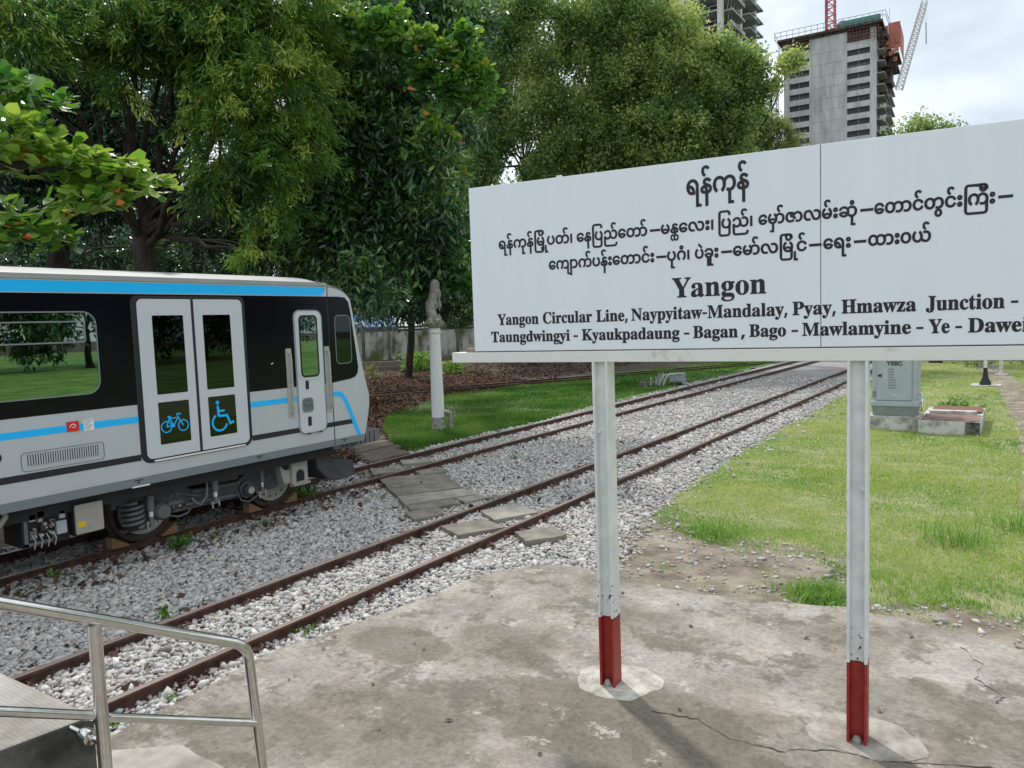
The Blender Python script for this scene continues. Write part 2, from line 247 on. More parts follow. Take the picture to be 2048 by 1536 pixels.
# outlines of the sign lettering: key, advance, loops of points (em = 1000)
GLYPHS = '''
mက	579|95,-5 61,28 47,51 31,104 28,133 33,174 47,210 69,240 98,262 133,276 171,281 208,277 240,264 267,245 288,219 311,246 339,265 372,277 408,281 449,276 484,262 512,240 533,211 546,177 550,138 546,98 533,63 513,34 486,13 454,0 418,-5 377,-2 345,9 361,43 410,33 436,36 459,46 478,61 492,82 501,108 501,167 479,213 460,230 437,239 408,243 377,238 351,225 307,175 313,133 308,88 294,50 272,19 246,-5 220,28 254,72 263,100 263,163 254,190 240,213 221,229 198,239 144,239 121,229 101,213 87,191 78,164 78,100 87,72 121,28
mခ	348|167,-5 135,-2 77,22 38,65 27,94 94,128 159,139 220,129 268,104 273,139 270,168 260,194 244,215 223,230 198,240 168,243 136,239 108,227 84,207 67,179 31,197 43,221 82,258 108,271 167,281 211,276 248,262 278,240 301,211 315,177 320,139 315,100 301,66 279,37 249,14 211,0|76,79 93,59 115,45 169,33 219,43 252,70 212,92 158,101 114,94
mဂ	344|95,-5 61,28 47,51 31,104 33,174 47,210 69,240 99,262 133,276 173,281 212,276 247,262 276,239 297,210 311,174 313,105 297,52 267,10 249,-5 223,28 257,72 266,100 266,164 256,192 242,213 222,230 199,240 146,240 122,230 102,213 88,191 78,164 78,100 87,72 121,28
mင	335|176,-5 133,-1 96,13 67,35 46,65 33,99 28,139 33,177 47,211 69,240 98,262 134,276 176,281 205,279 257,258 295,221 306,197 270,179 254,207 232,227 205,239 175,243 146,240 122,230 102,214 87,193 78,168 78,110 88,84 103,63 123,47 147,36 175,33 205,37 232,49 254,69 270,97 306,79 295,55 257,18 205,-3
mဆ	580|167,-5 135,-2 77,22 38,65 27,94 94,128 159,139 220,129 268,104 273,139 270,168 260,194 244,215 223,230 198,240 168,243 136,239 108,227 84,207 67,179 31,197 43,221 82,258 136,279 203,278 235,268 285,233 337,269 368,278 406,281 447,277 483,263 512,241 534,212 547,177 552,138 547,98 533,64 511,35 481,13 445,-1 404,-5 366,-2 334,8 286,44 236,8 204,-2|320,139 308,79 347,46 404,33 433,36 457,46 478,62 493,83 502,108 505,137 502,167 494,193 479,214 460,230 435,240 407,243 351,234 328,220 307,198|76,79 93,59 115,45 169,33 219,43 252,70 212,92 158,101 114,94
mဇ	352|173,-5 128,0 92,15 64,38 44,68 32,102 28,139 33,178 47,212 68,241 97,263 132,277 173,281 240,271 267,259 287,242 300,219 305,136 312,128 341,123 341,85 304,89 284,100 271,117 266,139 237,133 211,138 190,151 176,171 173,209 195,242 145,240 122,230 102,215 87,195 78,171 78,112 99,63 118,46 143,36 176,33 209,36 238,46 261,61 291,30 243,5|236,167 257,175 265,195 257,215 236,223 217,215 208,195 217,175
mည	571|171,-5 130,2 93,20 96,-166 107,-186 124,-199 150,-203 438,-203 464,-199 482,-186 492,-166 496,-130 542,-130 537,-171 525,-201 504,-223 474,-236 436,-240 152,-240 114,-236 85,-223 64,-201 51,-170 47,-130 47,79 83,97 99,69 121,49 146,37 173,33 199,36 221,47 239,63 261,110 264,139 254,193 240,214 222,230 199,240 173,243 146,239 121,227 99,207 83,179 47,197 75,241 119,271 171,281 212,276 246,262 274,240 294,211 307,177 311,139 307,99 325,70 346,50 372,37 404,33 430,36 453,46 471,62 493,109 493,169 485,194 452,231 405,243 357,234 341,268 372,278 412,281 448,277 480,264 506,242 526,214 539,179 543,138 538,99 525,64 504,35 477,13 443,-1 403,-5 369,-1 338,10 311,28 289,54 268,29 242,11 209,-1
mတ	579|167,-5 128,0 94,14 67,36 46,65 33,99 28,138 33,177 46,211 67,240 95,262 129,276 168,281 207,277 240,265 267,246 288,221 311,247 340,266 372,277 408,281 449,276 484,262 512,240 533,211 546,177 550,138 546,98 533,63 513,34 486,13 454,-1 417,-5 376,-2 344,8 361,42 410,33 459,45 478,61 492,82 501,107 501,167 478,214 459,230 436,240 409,243 380,239 353,226 328,205 308,177 313,136 308,97 295,63 273,34 244,13 208,-1|168,33 197,36 220,46 240,61 254,82 265,135 254,191 240,213 221,230 197,240 169,243 143,240 120,230 101,214 78,167 75,137 78,108 102,61 144,36
mထ	579|169,-5 130,0 95,14 67,36 46,65 33,99 28,138 33,177 46,211 67,240 96,262 131,276 171,281 207,277 238,266 265,249 286,227 338,267 369,277 408,281 449,276 484,262 512,240 533,211 547,177 551,138 547,99 533,64 512,35 483,13 447,-1 405,-5 368,-2 335,9 309,27 287,50 265,27 238,10 206,-1|171,33 198,36 222,46 241,62 255,83 266,137 255,192 241,214 222,230 199,240 171,243 144,240 121,230 102,214 87,193 75,137 78,108 103,61 145,36|314,138 307,90 323,66 346,48 373,36 406,32 434,36 458,45 478,62 501,108 504,137 493,193 479,214 460,230 437,240 409,243 352,231 328,215 306,187
mန	294|137,-240 137,-5 87,-3 42,16 20,48 18,68 20,88 40,119 75,136 95,138 142,126 158,112 174,79 182,33 219,45 229,59 232,78 226,96 211,111 117,152 95,168 82,187 78,211 90,247 119,272 160,281 199,277 227,264 254,242 227,213 196,237 181,242 146,242 124,225 125,199 137,188 235,146 252,134 273,101 275,79 264,35 250,20 220,4 183,-4 183,-240|119,32 137,32 134,64 124,84 110,96 92,100 68,92 58,67 62,53 73,42 93,35
mပ	348|174,-5 134,0 99,14 69,37 47,66 33,102 28,143 33,184 46,223 67,256 95,281 121,248 87,205 78,177 78,112 87,85 102,63 123,46 146,36 202,36 225,46 245,63 260,85 269,113 269,177 260,205 223,248 249,281 286,245 311,197 320,143 315,102 301,66 278,36 249,14 214,0
mမ	348|174,-5 134,0 99,14 69,37 47,66 33,102 28,143 33,184 46,223 67,256 95,281 121,248 87,205 78,177 75,144 79,109 120,135 174,144 226,135 268,109 272,144 269,177 260,205 223,248 249,281 286,245 311,197 320,143 315,102 301,66 278,36 249,14 214,0|174,108 144,104 118,93 94,74 127,44 149,36 199,36 221,44 254,74 218,99
mယ	580|171,-5 133,0 98,14 69,37 47,66 33,102 28,143 33,184 46,223 67,256 95,281 121,248 87,205 78,177 78,112 88,85 102,63 122,47 145,36 198,36 221,47 240,63 254,85 263,112 263,177 254,205 219,248 245,281 281,245 305,197 314,143 308,99 329,71 353,50 381,37 409,33 437,36 460,46 479,62 501,109 501,169 493,194 478,215 459,231 410,243 361,234 345,268 377,278 418,281 454,277 487,263 513,242 534,214 547,179 551,138 547,100 533,65 512,36 484,14 449,0 408,-5 372,-1 340,10 311,29 288,55 267,30 239,11 207,-1
mရ	355|262,-240 262,137 259,166 237,213 218,229 195,240 168,243 137,238 111,225 92,202 79,173 121,165 156,148 184,123 206,91 218,51 222,5 166,-5 127,-1 94,13 66,35 46,64 33,99 28,138 33,177 46,212 67,241 95,263 129,277 168,281 208,276 242,262 270,240 290,211 303,177 307,138 307,-205 372,-205 372,-240|168,33 180,33 175,62 148,107 103,132 75,136 86,83 100,62 118,46 141,36
mလ	580|159,-5 123,-1 91,13 65,34 45,63 33,98 28,138 33,176 45,211 66,240 93,262 128,276 168,281 204,277 235,264 261,243 282,217 298,185 327,100 350,63 368,47 391,37 417,33 462,46 493,83 502,109 502,169 494,194 461,231 413,243 366,234 350,268 381,278 421,281 457,277 488,264 514,242 535,214 547,179 551,138 547,99 534,65 514,36 486,14 453,0 416,-5 379,-1 348,10 322,29 284,87 249,180 226,216 208,231 165,243 140,239 118,230 86,192 78,167 78,108 86,82 119,46 141,36 166,33 214,42 230,8 199,-2
mဝ	347|172,-5 131,0 96,14 67,36 46,65 33,99 28,138 33,177 46,211 68,240 97,262 132,276 174,281 215,276 251,262 279,240 301,211 314,176 319,138 314,99 300,64 278,35 248,13 213,-1|174,33 201,36 225,46 245,62 268,108 271,137 260,192 245,214 226,230 202,240 174,243 146,240 122,230 102,214 87,193 75,137 78,108 88,82 103,61 123,46 147,36
mာ	234|75,-5 35,-2 4,8 21,42 68,33 94,36 117,46 135,62 156,109 156,168 147,193 132,214 111,230 87,240 58,244 28,240 -1,229 -30,210 -58,182 -85,210 -56,239 -23,262 14,276 57,281 98,276 134,262 164,240 187,212 202,178 206,139 202,100 189,65 168,35 142,13 110,-1
mိ	0|-158,322 -184,326 -225,350 -248,393 -251,419 -248,445 -225,488 -183,513 -157,516 -129,513 -106,503 -87,487 -73,467 -62,417 -65,392 -88,350 -130,326|-156,357 -135,361 -118,374 -107,393 -103,416 -107,442 -117,463 -134,477 -156,481 -178,477 -195,463 -206,443 -210,418 -206,394 -195,374 -178,361
mီ	0|-158,322 -184,326 -225,350 -248,393 -251,419 -248,445 -225,488 -183,513 -157,516 -129,513 -106,503 -87,487 -73,467 -62,417 -65,392 -88,350 -130,326|-210,418 -209,411 -186,426 -156,432 -127,426 -103,412 -107,442 -117,463 -134,477 -156,481 -178,477 -195,463 -206,443|-156,357 -131,364 -113,381 -133,393 -156,398 -179,393 -200,381 -174,359
mု	0|-189,-240 -189,-25 -144,-25 -144,-205 -79,-205 -79,-240
mူ	0|-148,-240 -148,-25 -102,-25 -102,-205 -38,-205 -38,-240|-231,-240 -231,-25 -185,-25 -185,-240
mေ	318|168,-5 129,0 94,14 66,37 45,66 31,100 27,139 31,177 45,211 67,240 95,262 129,276 168,281 226,271 249,258 276,231 292,197 256,179 243,207 223,227 199,239 167,243 120,230 86,194 77,168 74,139 78,104 125,129 176,139 240,128 297,94 287,66 253,22 229,7|178,101 133,92 94,70 123,43 143,35 194,36 217,45 248,79 219,94
mဲ	0|-101,313 -204,413 -178,442 -76,342
mံ	0|-167,323 -190,327 -208,338 -219,355 -223,378 -219,401 -208,418 -190,429 -167,433 -144,429 -126,418 -114,401 -110,378 -114,355 -126,338 -144,327|-166,351 -147,358 -139,378 -147,398 -166,405 -186,398 -194,378 -187,358
m့	0|-167,-166 -190,-162 -208,-152 -219,-134 -223,-111 -219,-88 -208,-71 -190,-60 -167,-57 -144,-60 -126,-71 -114,-88 -110,-111 -114,-134 -126,-151 -144,-162|-166,-139 -147,-131 -139,-111 -147,-91 -166,-84 -186,-91 -194,-111 -191,-126 -181,-135
mး	178|89,167 66,170 48,181 36,198 32,221 36,244 48,262 66,272 89,276 111,272 130,262 142,244 146,222 142,199 130,181 111,170|89,194 109,201 116,221 109,242 89,249 70,242 62,221 65,206 74,197|89,-6 66,-2 48,8 36,26 32,49 36,72 48,89 66,100 89,104 111,100 130,89 142,72 146,49 142,26 130,9 111,-2|89,22 109,29 116,49 109,69 89,76 70,69 62,49 69,29
m်	0|-191,322 -215,340 -234,362 -246,390 -250,422 -238,472 -223,491 -182,513 -132,513 -109,505 -77,474 -106,452 -127,473 -156,481 -178,477 -195,464 -206,445 -206,397 -196,377 -168,349
mျ	132|91,-240 -85,-178 -85,79 -41,79 -41,-156 47,-188 47,276 91,276
mြ	118|152,-240 114,-236 85,-222 64,-200 51,-169 47,-130 47,406 51,446 64,477 85,499 114,512 152,516 318,516 356,512 386,499 407,477 420,446 424,391 378,391 375,442 364,462 346,475 321,479 150,479 125,475 107,462 97,442 93,-138 97,-165 107,-186 125,-199 150,-203 321,-203 346,-199 364,-186 375,-165 378,-138 378,79 424,79 424,-130 420,-169 407,-200 386,-222 356,-236 318,-240
mွ	0|-169,-219 -195,-216 -237,-191 -259,-148 -262,-122 -259,-96 -237,-53 -195,-28 -168,-25 -140,-29 -117,-39 -98,-54 -76,-98 -73,-124 -85,-171 -99,-190 -141,-216|-167,-184 -146,-180 -129,-167 -118,-148 -114,-125 -118,-99 -128,-79 -145,-65 -167,-60 -190,-65 -207,-78 -218,-98 -221,-124 -218,-147 -207,-167 -190,-180
mှ	0|-248,-240 -248,-205 -184,-205 -184,-25 -139,-25 -139,-240
m၊	139|47,0 47,276 92,276 92,0
b,	180|28,-87 61,78 124,78 129,71 104,-8 71,-87
b-	216|27,154 27,206 189,206 189,154
bB	443|16,0 16,17 45,22 62,32 72,51 75,369 69,412 62,425 51,433 15,439 15,455 274,452 318,444 352,429 377,409 391,383 396,351 392,320 379,294 357,274 326,258 287,247 334,235 371,217 397,194 413,165 418,132 413,93 397,61 371,35 335,15 291,4|182,252 245,261 263,272 275,290 285,345 281,385 269,412 239,431 198,432 188,425 183,412|222,24 268,35 283,49 296,81 298,162 290,188 277,208 258,221 231,228 182,231 184,46 190,33
bC	468|257,-11 213,-7 174,3 137,20 105,43 78,71 56,104 39,142 29,184 30,273 39,314 56,351 79,384 106,412 139,435 176,452 216,462 259,465 309,459 388,435 402,439 413,449 419,465 437,465 437,308 420,308 403,347 356,407 328,427 298,439 265,443 228,437 198,419 174,389 157,347 147,293 146,173 155,127 168,90 188,61 212,40 242,28 278,24 318,29 358,45 395,71 428,106 447,89 418,53 384,25 345,5 303,-7
bD	496|20,0 20,17 47,21 63,30 71,46 74,374 71,407 61,426 43,435 15,439 15,455 278,452 328,441 370,422 405,396 433,364 452,325 464,279 468,228 463,167 449,116 424,74 390,42 346,19 292,5 228,0|222,24 253,27 279,37 302,53 319,75 337,115 347,166 351,229 347,291 336,342 319,382 294,410 262,428 223,433 202,431 190,423 182,385 184,48 190,34 202,27
bH	523|15,0 15,17 45,22 62,32 72,50 75,81 71,406 62,424 44,434 16,439 16,455 242,455 242,439 204,432 187,415 182,379 182,251 342,251 337,415 320,432 282,439 282,455 507,455 507,439 478,434 461,424 452,407 449,379 452,52 461,33 478,22 507,17 507,0 282,0 282,17 311,21 329,31 339,49 342,221 182,221 185,50 194,32 212,22 242,17 242,0
bJ	330|109,-65 78,-62 29,-40 11,-22 0,-1 -3,23 0,44 11,61 26,71 64,71 79,62 89,47 93,28 77,-19 80,-31 105,-40 126,-36 139,-25 145,-6 146,391 135,422 122,430 79,439 79,455 314,455 314,439 277,431 260,411 255,367 255,89 251,42 239,3 219,-27 190,-48 154,-61
bK	510|16,0 16,17 45,22 63,32 72,50 75,81 72,406 63,424 45,434 17,439 17,455 242,455 242,439 205,432 187,415 183,379 183,234 342,398 349,418 342,430 291,439 291,455 486,455 486,439 447,434 415,419 381,395 271,285 463,46 487,25 519,17 519,0 281,0 281,17 322,21 331,27 334,34 329,47 199,214 183,198 186,50 195,32 213,22 242,17 242,0
bL	426|15,0 15,17 45,22 62,32 72,50 75,81 71,407 62,425 44,434 16,439 16,455 250,455 250,439 208,434 196,427 183,401 185,47 200,31 234,28 278,31 315,40 345,56 370,80 409,154 427,154 402,0
bM	634|14,0 14,17 43,22 61,32 72,50 75,79 74,402 64,426 53,432 15,439 15,455 185,455 317,142 449,455 617,455 617,439 590,433 573,423 563,405 560,378 561,61 571,31 582,23 617,17 617,0 396,0 396,17 433,25 443,32 453,61 455,399 288,0 270,0 105,389 109,48 120,30 139,20 169,17 169,0
bN	494|403,-11 107,350 110,49 119,31 136,21 167,17 167,0 18,0 18,17 54,23 65,30 71,41 76,79 76,388 36,433 18,439 18,455 156,455 391,169 390,399 379,425 369,431 331,439 331,455 480,455 480,439 450,434 433,425 425,407 422,-11
bP	418|15,0 15,17 45,22 62,32 72,50 75,81 71,406 62,424 44,434 16,439 16,455 287,452 336,440 366,422 390,398 404,367 409,332 404,296 390,266 367,240 334,221 292,209 182,206 185,50 194,32 212,22 242,17 242,0|182,230 231,232 255,240 272,253 283,271 292,329 288,375 275,406 261,420 241,428 199,429 184,414
bT	423|92,0 92,17 123,21 142,31 152,50 156,433 116,430 88,420 65,403 47,380 35,352 29,318 11,318 11,455 410,455 410,317 394,317 385,359 368,391 343,415 310,429 263,433 267,49 276,30 296,21 328,17 328,0
bY	426|101,0 101,17 131,22 148,32 157,50 161,179 29,414 14,429 -13,438 -13,455 207,455 207,438 167,432 156,416 164,392 248,226 333,366 349,408 343,424 326,435 295,438 295,455 439,455 439,438 409,424 383,392 268,203 271,50 280,32 298,22 328,17 328,0
ba	344|255,-10 232,-7 216,1 205,15 200,35 168,11 133,-4 95,-9 64,-4 40,11 25,34 20,63 25,91 39,115 63,136 119,164 199,190 196,266 187,282 171,292 148,296 109,286 104,274 123,231 120,215 110,202 77,191 59,194 45,203 33,236 37,259 49,278 69,295 126,316 205,315 239,307 263,292 280,271 290,244 293,210 295,40 304,34 320,42 329,28 306,7 281,-6|151,34 174,41 199,63 199,169 164,157 138,139 123,114 118,84 122,56 133,39
bc	293|156,-10 119,-5 87,11 59,35 38,68 24,106 19,150 25,196 40,237 64,271 96,297 133,313 175,319 204,317 230,310 265,283 274,265 275,228 253,207 219,207 206,216 199,230 194,286 185,294 169,297 149,292 133,279 121,257 114,227 115,142 123,105 137,76 156,55 178,42 204,38 227,42 271,72 285,60 258,30 227,8 193,-6
bd	370|140,-10 107,-5 78,10 53,35 35,66 23,104 19,147 24,196 36,237 55,272 81,297 112,313 146,318 175,314 201,301 223,280 220,419 212,430 176,439 176,455 319,455 320,54 325,41 335,32 353,28 353,11 294,6 223,-10 223,39 188,2|171,28 202,41 223,76 223,242 206,270 174,281 155,277 141,267 130,250 121,210 118,153 120,98 130,58 140,42 153,32
be	301|154,-10 117,-5 85,10 58,35 37,69 24,109 19,157 24,201 38,240 59,273 87,298 120,313 157,318 193,314 224,301 249,280 268,251 279,216 283,166 117,166 121,121 131,87 147,62 170,47 199,42 225,47 248,62 270,86 285,73 258,36 228,11 193,-5|116,192 201,192 199,252 186,288 161,297 141,291 127,274 119,244
bg	327|146,-140 73,-132 48,-122 18,-92 14,-75 20,-54 38,-38 69,-26 44,-10 29,9 24,30 28,54 42,74 102,110 67,128 42,150 27,179 22,212 27,242 40,268 60,289 88,305 120,315 157,318 196,315 233,304 317,304 317,268 268,268 286,237 291,203 288,176 276,151 258,131 234,116 205,106 126,102 104,84 101,71 105,59 119,51 223,47 259,40 285,29 303,13 312,-9 316,-37 311,-67 296,-92 272,-113 239,-128 197,-137|157,124 183,134 190,146 199,211 190,276 172,295 157,297 143,295 124,276 114,211 124,146 132,134|161,-116 205,-113 238,-104 257,-88 263,-66 260,-51 249,-41 231,-36 97,-34 79,-52 73,-73 79,-89 95,-103 122,-113
bi	198|101,362 81,366 65,376 54,393 50,412 54,432 65,449 81,460 101,463 120,460 137,449 147,432 151,412 147,393 136,376 120,366|18,0 18,16 45,26 52,56 51,272 47,285 20,293 21,310 148,310 150,38 164,19 180,16 180,0
bk	359|17,0 17,16 45,26 52,56 51,417 47,429 20,439 21,455 148,455 148,169 240,264 244,278 240,287 206,293 206,310 345,310 345,293 297,278 222,209 346,34 360,21 376,16 376,0 211,0 211,16 229,18 239,32 163,147 148,134 149,38 164,19 180,16 180,0
bl	199|18,0 18,16 45,26 52,56 51,417 47,429 38,436 20,439 20,455 148,455 148,56 154,26 180,16 180,0
bm	554|18,0 18,16 45,26 52,56 51,271 46,284 36,291 19,294 19,310 146,310 146,265 173,294 204,312 237,318 268,315 292,304 310,286 320,261 364,304 390,315 418,318 449,314 473,301 490,280 500,250 504,212 505,38 520,19 536,16 536,0 377,0 377,16 403,26 410,56 408,241 404,258 394,268 377,271 358,268 324,237 326,38 340,19 356,16 356,0 199,0 199,16 225,26 232,56 230,241 226,258 216,268 199,271 180,267 162,255 146,235 148,38 162,19 177,16 177,0
bn	381|18,0 18,16 45,26 52,56 51,271 46,284 36,291 19,294 19,310 148,310 148,267 175,296 207,313 243,318 275,314 299,301 316,280 327,250 332,38 347,19 363,16 363,0 202,0 202,16 223,21 232,34 235,56 234,241 229,258 219,268 203,271 183,267 164,255 148,235 149,38 164,19 180,16 180,0
bo	336|169,-10 127,-5 90,11 60,37 38,70 24,110 19,154 24,199 38,239 60,272 90,297 127,313 168,318 209,313 245,298 275,273 298,240 312,200 317,154 312,108 298,69 275,36 245,11 210,-5|169,11 186,14 209,39 217,81 220,154 217,227 208,271 198,286 185,296 169,299 151,296 138,286 128,271 120,227 117,154 120,82 128,39 152,14
bp	371|17,-139 17,-124 31,-122 47,-110 52,-64 51,269 46,283 19,295 19,310 143,310 143,263 160,287 180,305 203,315 230,319 264,314 293,298 317,274 335,241 346,203 350,160 346,113 334,72 316,38 291,12 261,-5 227,-10 196,-5 170,9 148,32 152,-99 167,-118 197,-123 197,-139|195,28 214,32 229,42 239,59 249,99 253,154 250,208 241,248 232,265 218,275 199,278 179,273 162,259 148,235 148,69 160,46 176,33
br	287|18,0 18,16 45,26 52,56 51,273 46,285 20,293 21,310 146,310 146,252 165,280 187,301 210,314 233,318 258,315 275,304 286,287 289,266 287,248 265,225 233,224 199,257 189,260 175,255 162,241 152,220 152,37 159,25 197,16 197,0
bt	228|124,-9 80,-1 66,10 53,36 48,71 48,279 20,279 20,300 88,369 129,424 144,424 144,310 208,310 208,279 144,279 146,64 157,43 168,40 183,44 206,75 222,66 205,33 182,9 155,-5
bu	375|131,-10 103,-7 81,2 65,17 54,38 46,97 44,268 39,282 29,291 11,294 11,310 142,310 142,74 151,46 177,36 196,39 228,66 226,269 221,283 209,291 189,294 189,310 324,310 326,51 331,39 360,30 360,13 300,7 228,-10 228,40 186,3 160,-7
bw	435|122,-10 17,265 6,284 -11,293 -11,310 138,310 138,293 116,284 116,266 167,127 211,235 190,288 168,295 168,310 323,310 323,293 299,285 296,276 336,141 387,275 380,289 356,295 356,310 445,310 445,295 425,284 412,258 304,-10 289,-10 223,197 140,-10
by	300|52,-140 29,-137 10,-125 -3,-107 -7,-84 5,-53 18,-43 51,-42 72,-61 77,-96 86,-99 99,-92 114,-74 129,-44 140,-5 36,251 15,287 -5,293 -5,310 162,310 162,293 136,289 128,275 185,119 230,241 238,274 229,289 203,293 203,310 300,310 300,293 277,281 259,242 162,-24 129,-96 95,-131
bz	293|13,0 13,14 168,287 96,283 72,272 55,250 44,216 26,216 32,310 275,310 275,291 126,25 194,30 223,44 244,69 260,107 276,107 268,0
i0	453|227,-7 191,-3 158,7 130,24 105,48 69,113 53,178 48,254 53,330 69,395 106,461 130,484 159,502 191,512 227,516 262,512 295,502 323,484 348,461 384,395 400,330 405,254 400,178 384,113 348,48 323,24 295,7 263,-3|227,50 271,60 290,74 313,103 330,144 340,194 344,254 340,314 330,365 313,405 290,435 271,449 227,460 182,449 163,435 140,405 123,365 113,314 109,254 113,194 123,144 140,103 163,74 182,60
i1	453|76,0 76,55 391,55 391,0|276,509 276,0 212,0 212,448 86,358 86,427 198,509
i2	453|64,0 64,47 282,282 311,327 320,371 317,397 293,436 250,457 224,460 196,457 153,433 130,390 127,362 66,362 71,405 86,442 111,473 143,496 182,511 225,516 268,511 306,497 337,474 361,445 376,411 381,372 371,318 336,259 153,57 389,57 389,0
i3	453|218,-7 173,-3 133,10 98,30 70,57 52,91 44,132 109,132 115,107 126,87 144,71 191,52 248,53 275,61 297,74 315,93 325,116 326,172 316,196 299,217 275,234 242,244 157,248 157,299 288,452 70,452 70,509 372,509 372,461 211,278 211,289 279,286 308,276 344,253 371,222 387,186 393,145 387,103 370,66 344,36 309,12 266,-2
i4	453|40,105 40,158 247,509 311,509 109,163 413,163 413,105|282,0 282,318 343,318 343,0
i5	453|221,-7 178,-2 140,11 108,32 83,60 66,93 60,130 122,130 138,89 173,60 221,50 250,53 276,64 298,82 314,104 324,131 324,193 314,221 297,244 275,262 248,273 192,275 145,258 128,246 67,253 96,509 366,509 366,452 151,452 134,301 178,325 203,331 263,330 294,321 321,306 364,260 388,199 391,163 385,117 369,76 343,41 309,15 268,-1
i6	453|226,-7 182,-1 142,15 109,40 84,74 69,115 64,162 68,199 80,239 102,285 252,509 322,509 151,261 145,261 179,299 214,312 278,309 316,295 346,271 370,240 384,201 389,157 384,112 368,73 343,39 310,14 271,-2|226,48 254,52 279,63 299,79 324,128 327,157 324,187 314,213 299,235 279,251 254,262 226,265 198,262 174,252 153,235 138,214 128,188 125,158 128,128 138,102 153,79 174,63 198,52
i7	453|97,0 323,452 62,452 62,509 391,509 391,449 165,0
i8	453|226,-7 178,-2 136,11 101,33 74,62 57,96 52,135 55,166 81,220 125,256 153,265 109,289 93,308 76,342 70,380 75,417 90,450 114,477 146,498 184,511 226,516 269,511 306,498 337,477 361,450 377,417 382,380 376,342 359,308 343,289 300,265 327,256 372,220 397,166 401,135 395,96 378,62 352,33 317,11 275,-2|226,49 258,52 307,74 323,91 333,113 337,139 333,165 322,189 305,208 256,232 226,235 196,232 147,208 130,189 119,165 115,139 119,113 129,91 145,74 195,52|226,290 252,292 293,313 316,351 319,376 316,399 294,437 252,457 226,460 200,457 159,437 136,399 133,376 136,351 159,313 201,292
i9	453|226,516 271,510 310,494 343,468 368,434 384,393 389,347 385,309 373,270 350,224 200,0 130,0 301,248 307,248 273,210 238,196 175,199 137,214 106,237 83,269 68,307 64,352 69,397 85,436 110,469 143,494 182,510|226,460 199,457 174,446 154,429 138,407 129,381 125,352 129,322 138,295 154,274 174,257 199,247 226,243 254,247 279,257 299,273 314,295 324,321 327,350 324,381 314,407 299,429 279,446 254,457
iB	456|60,0 60,509 241,509 289,504 329,491 359,469 381,442 394,410 398,374 395,344 373,301 356,286 315,267 315,262 363,245 385,227 402,203 414,173 418,136 413,100 400,67 377,39 344,18 301,4|125,57 245,57 309,67 330,80 353,115 352,161 342,184 306,218 279,228 125,231|125,285 238,285 288,296 323,326 333,348 336,372 326,412 294,442 270,449 125,452
iC	510|267,-7 225,-3 186,7 150,25 119,49 92,79 70,115 53,157 44,203 40,254 44,305 53,352 70,393 92,429 119,459 150,484 186,501 225,512 267,516 340,504 402,471 448,418 473,348 408,348 389,395 357,428 315,449 267,456 209,445 184,432 141,391 125,364 106,295 106,213 113,177 141,117 184,76 237,56 267,53 315,60 357,81 375,96 401,136 408,160 473,160 448,91 402,38 341,5
iR	449|60,0 60,509 236,509 290,504 333,489 367,465 390,433 405,395 409,352 405,309 390,271 367,240 333,217 289,203 236,198 96,198 96,255 269,258 298,267 319,281 334,300 342,324 342,380 334,405 319,425 298,440 269,449 233,452 125,452 125,0|353,0 230,229 303,229 428,0
iT	449|32,452 32,509 417,509 417,452 257,452 257,0 193,0 193,452
iU	517|259,-8 220,-6 154,15 103,55 71,108 60,173 60,509 124,509 124,178 128,144 141,113 160,87 187,68 220,56 259,52 298,56 331,68 357,87 377,113 389,144 393,178 393,509 457,509 457,173 446,108 414,55 363,15 332,2
iY	472|203,0 203,208 16,509 91,509 222,292 250,230 224,230 251,293 381,509 455,509 268,208 268,0
'''

# ---------------------------------------------------------------- the setting: ground, ballast, lawns, slab
def smooth_poly(poly, step=.25, jit=.08, seed=1, keep=()):
    'resample a polygon edge finely and roughen it'
    r = random.Random(seed); out = []
    n = len(poly)
    for i in range(n):
        a = Vector(poly[i]); b = Vector(poly[(i+1) % n]); d = (b-a).length
        k = max(1, min(60, int(d/step)))
        if i in keep: out.append(a); continue
        for j in range(k):
            p = a+(b-a)*(j/k); w = jit if d < 80 else 0
            out.append(p+Vector((r.uniform(-w, w), r.uniform(-w, w))))
    return out
def inside(poly, x, y):
    P = np.array([(p[0], p[1]) for p in poly]); x1, y1 = P[:, 0], P[:, 1]; x2, y2 = np.roll(x1, -1), np.roll(y1, -1)
    res = np.zeros(x.shape, bool)
    for a, b, c, d in zip(x1, y1, x2, y2):
        cnd = ((b > y) != (d > y))
        with np.errstate(divide='ignore', invalid='ignore'): xi = (c-a)*(y-b)/(d-b+1e-12)+a
        res ^= cnd & (x < xi)
    return res
def sheet(name, poly, z, m, zf=None):
    bm = bmesh.new(); vs = [bm.verts.new((p[0], p[1], z if zf is None else zf(p[0], p[1])+z)) for p in poly]
    es = [bm.edges.new((vs[i], vs[(i+1) % len(vs)])) for i in range(len(vs))]
    bmesh.ops.triangle_fill(bm, edges=es, use_beauty=True); bmesh.ops.recalc_face_normals(bm, faces=bm.faces)
    if sum(f.normal.z for f in bm.faces) < 0: bmesh.ops.reverse_faces(bm, faces=bm.faces)
    me = bpy.data.meshes.new(name); bm.to_mesh(me); bm.free(); me.materials.append(m)
    o = bpy.data.objects.new(name, me); COL.objects.link(o); o['kind'] = 'structure'
    return o

M = {}
# soil strewn with leaves
M['soil'] = mat('leafy soil', (.035, .025, .018), .95, (.085, .06, .042), 3.5, 10, bump=.9, bscale=18, pos=(.38, .66))
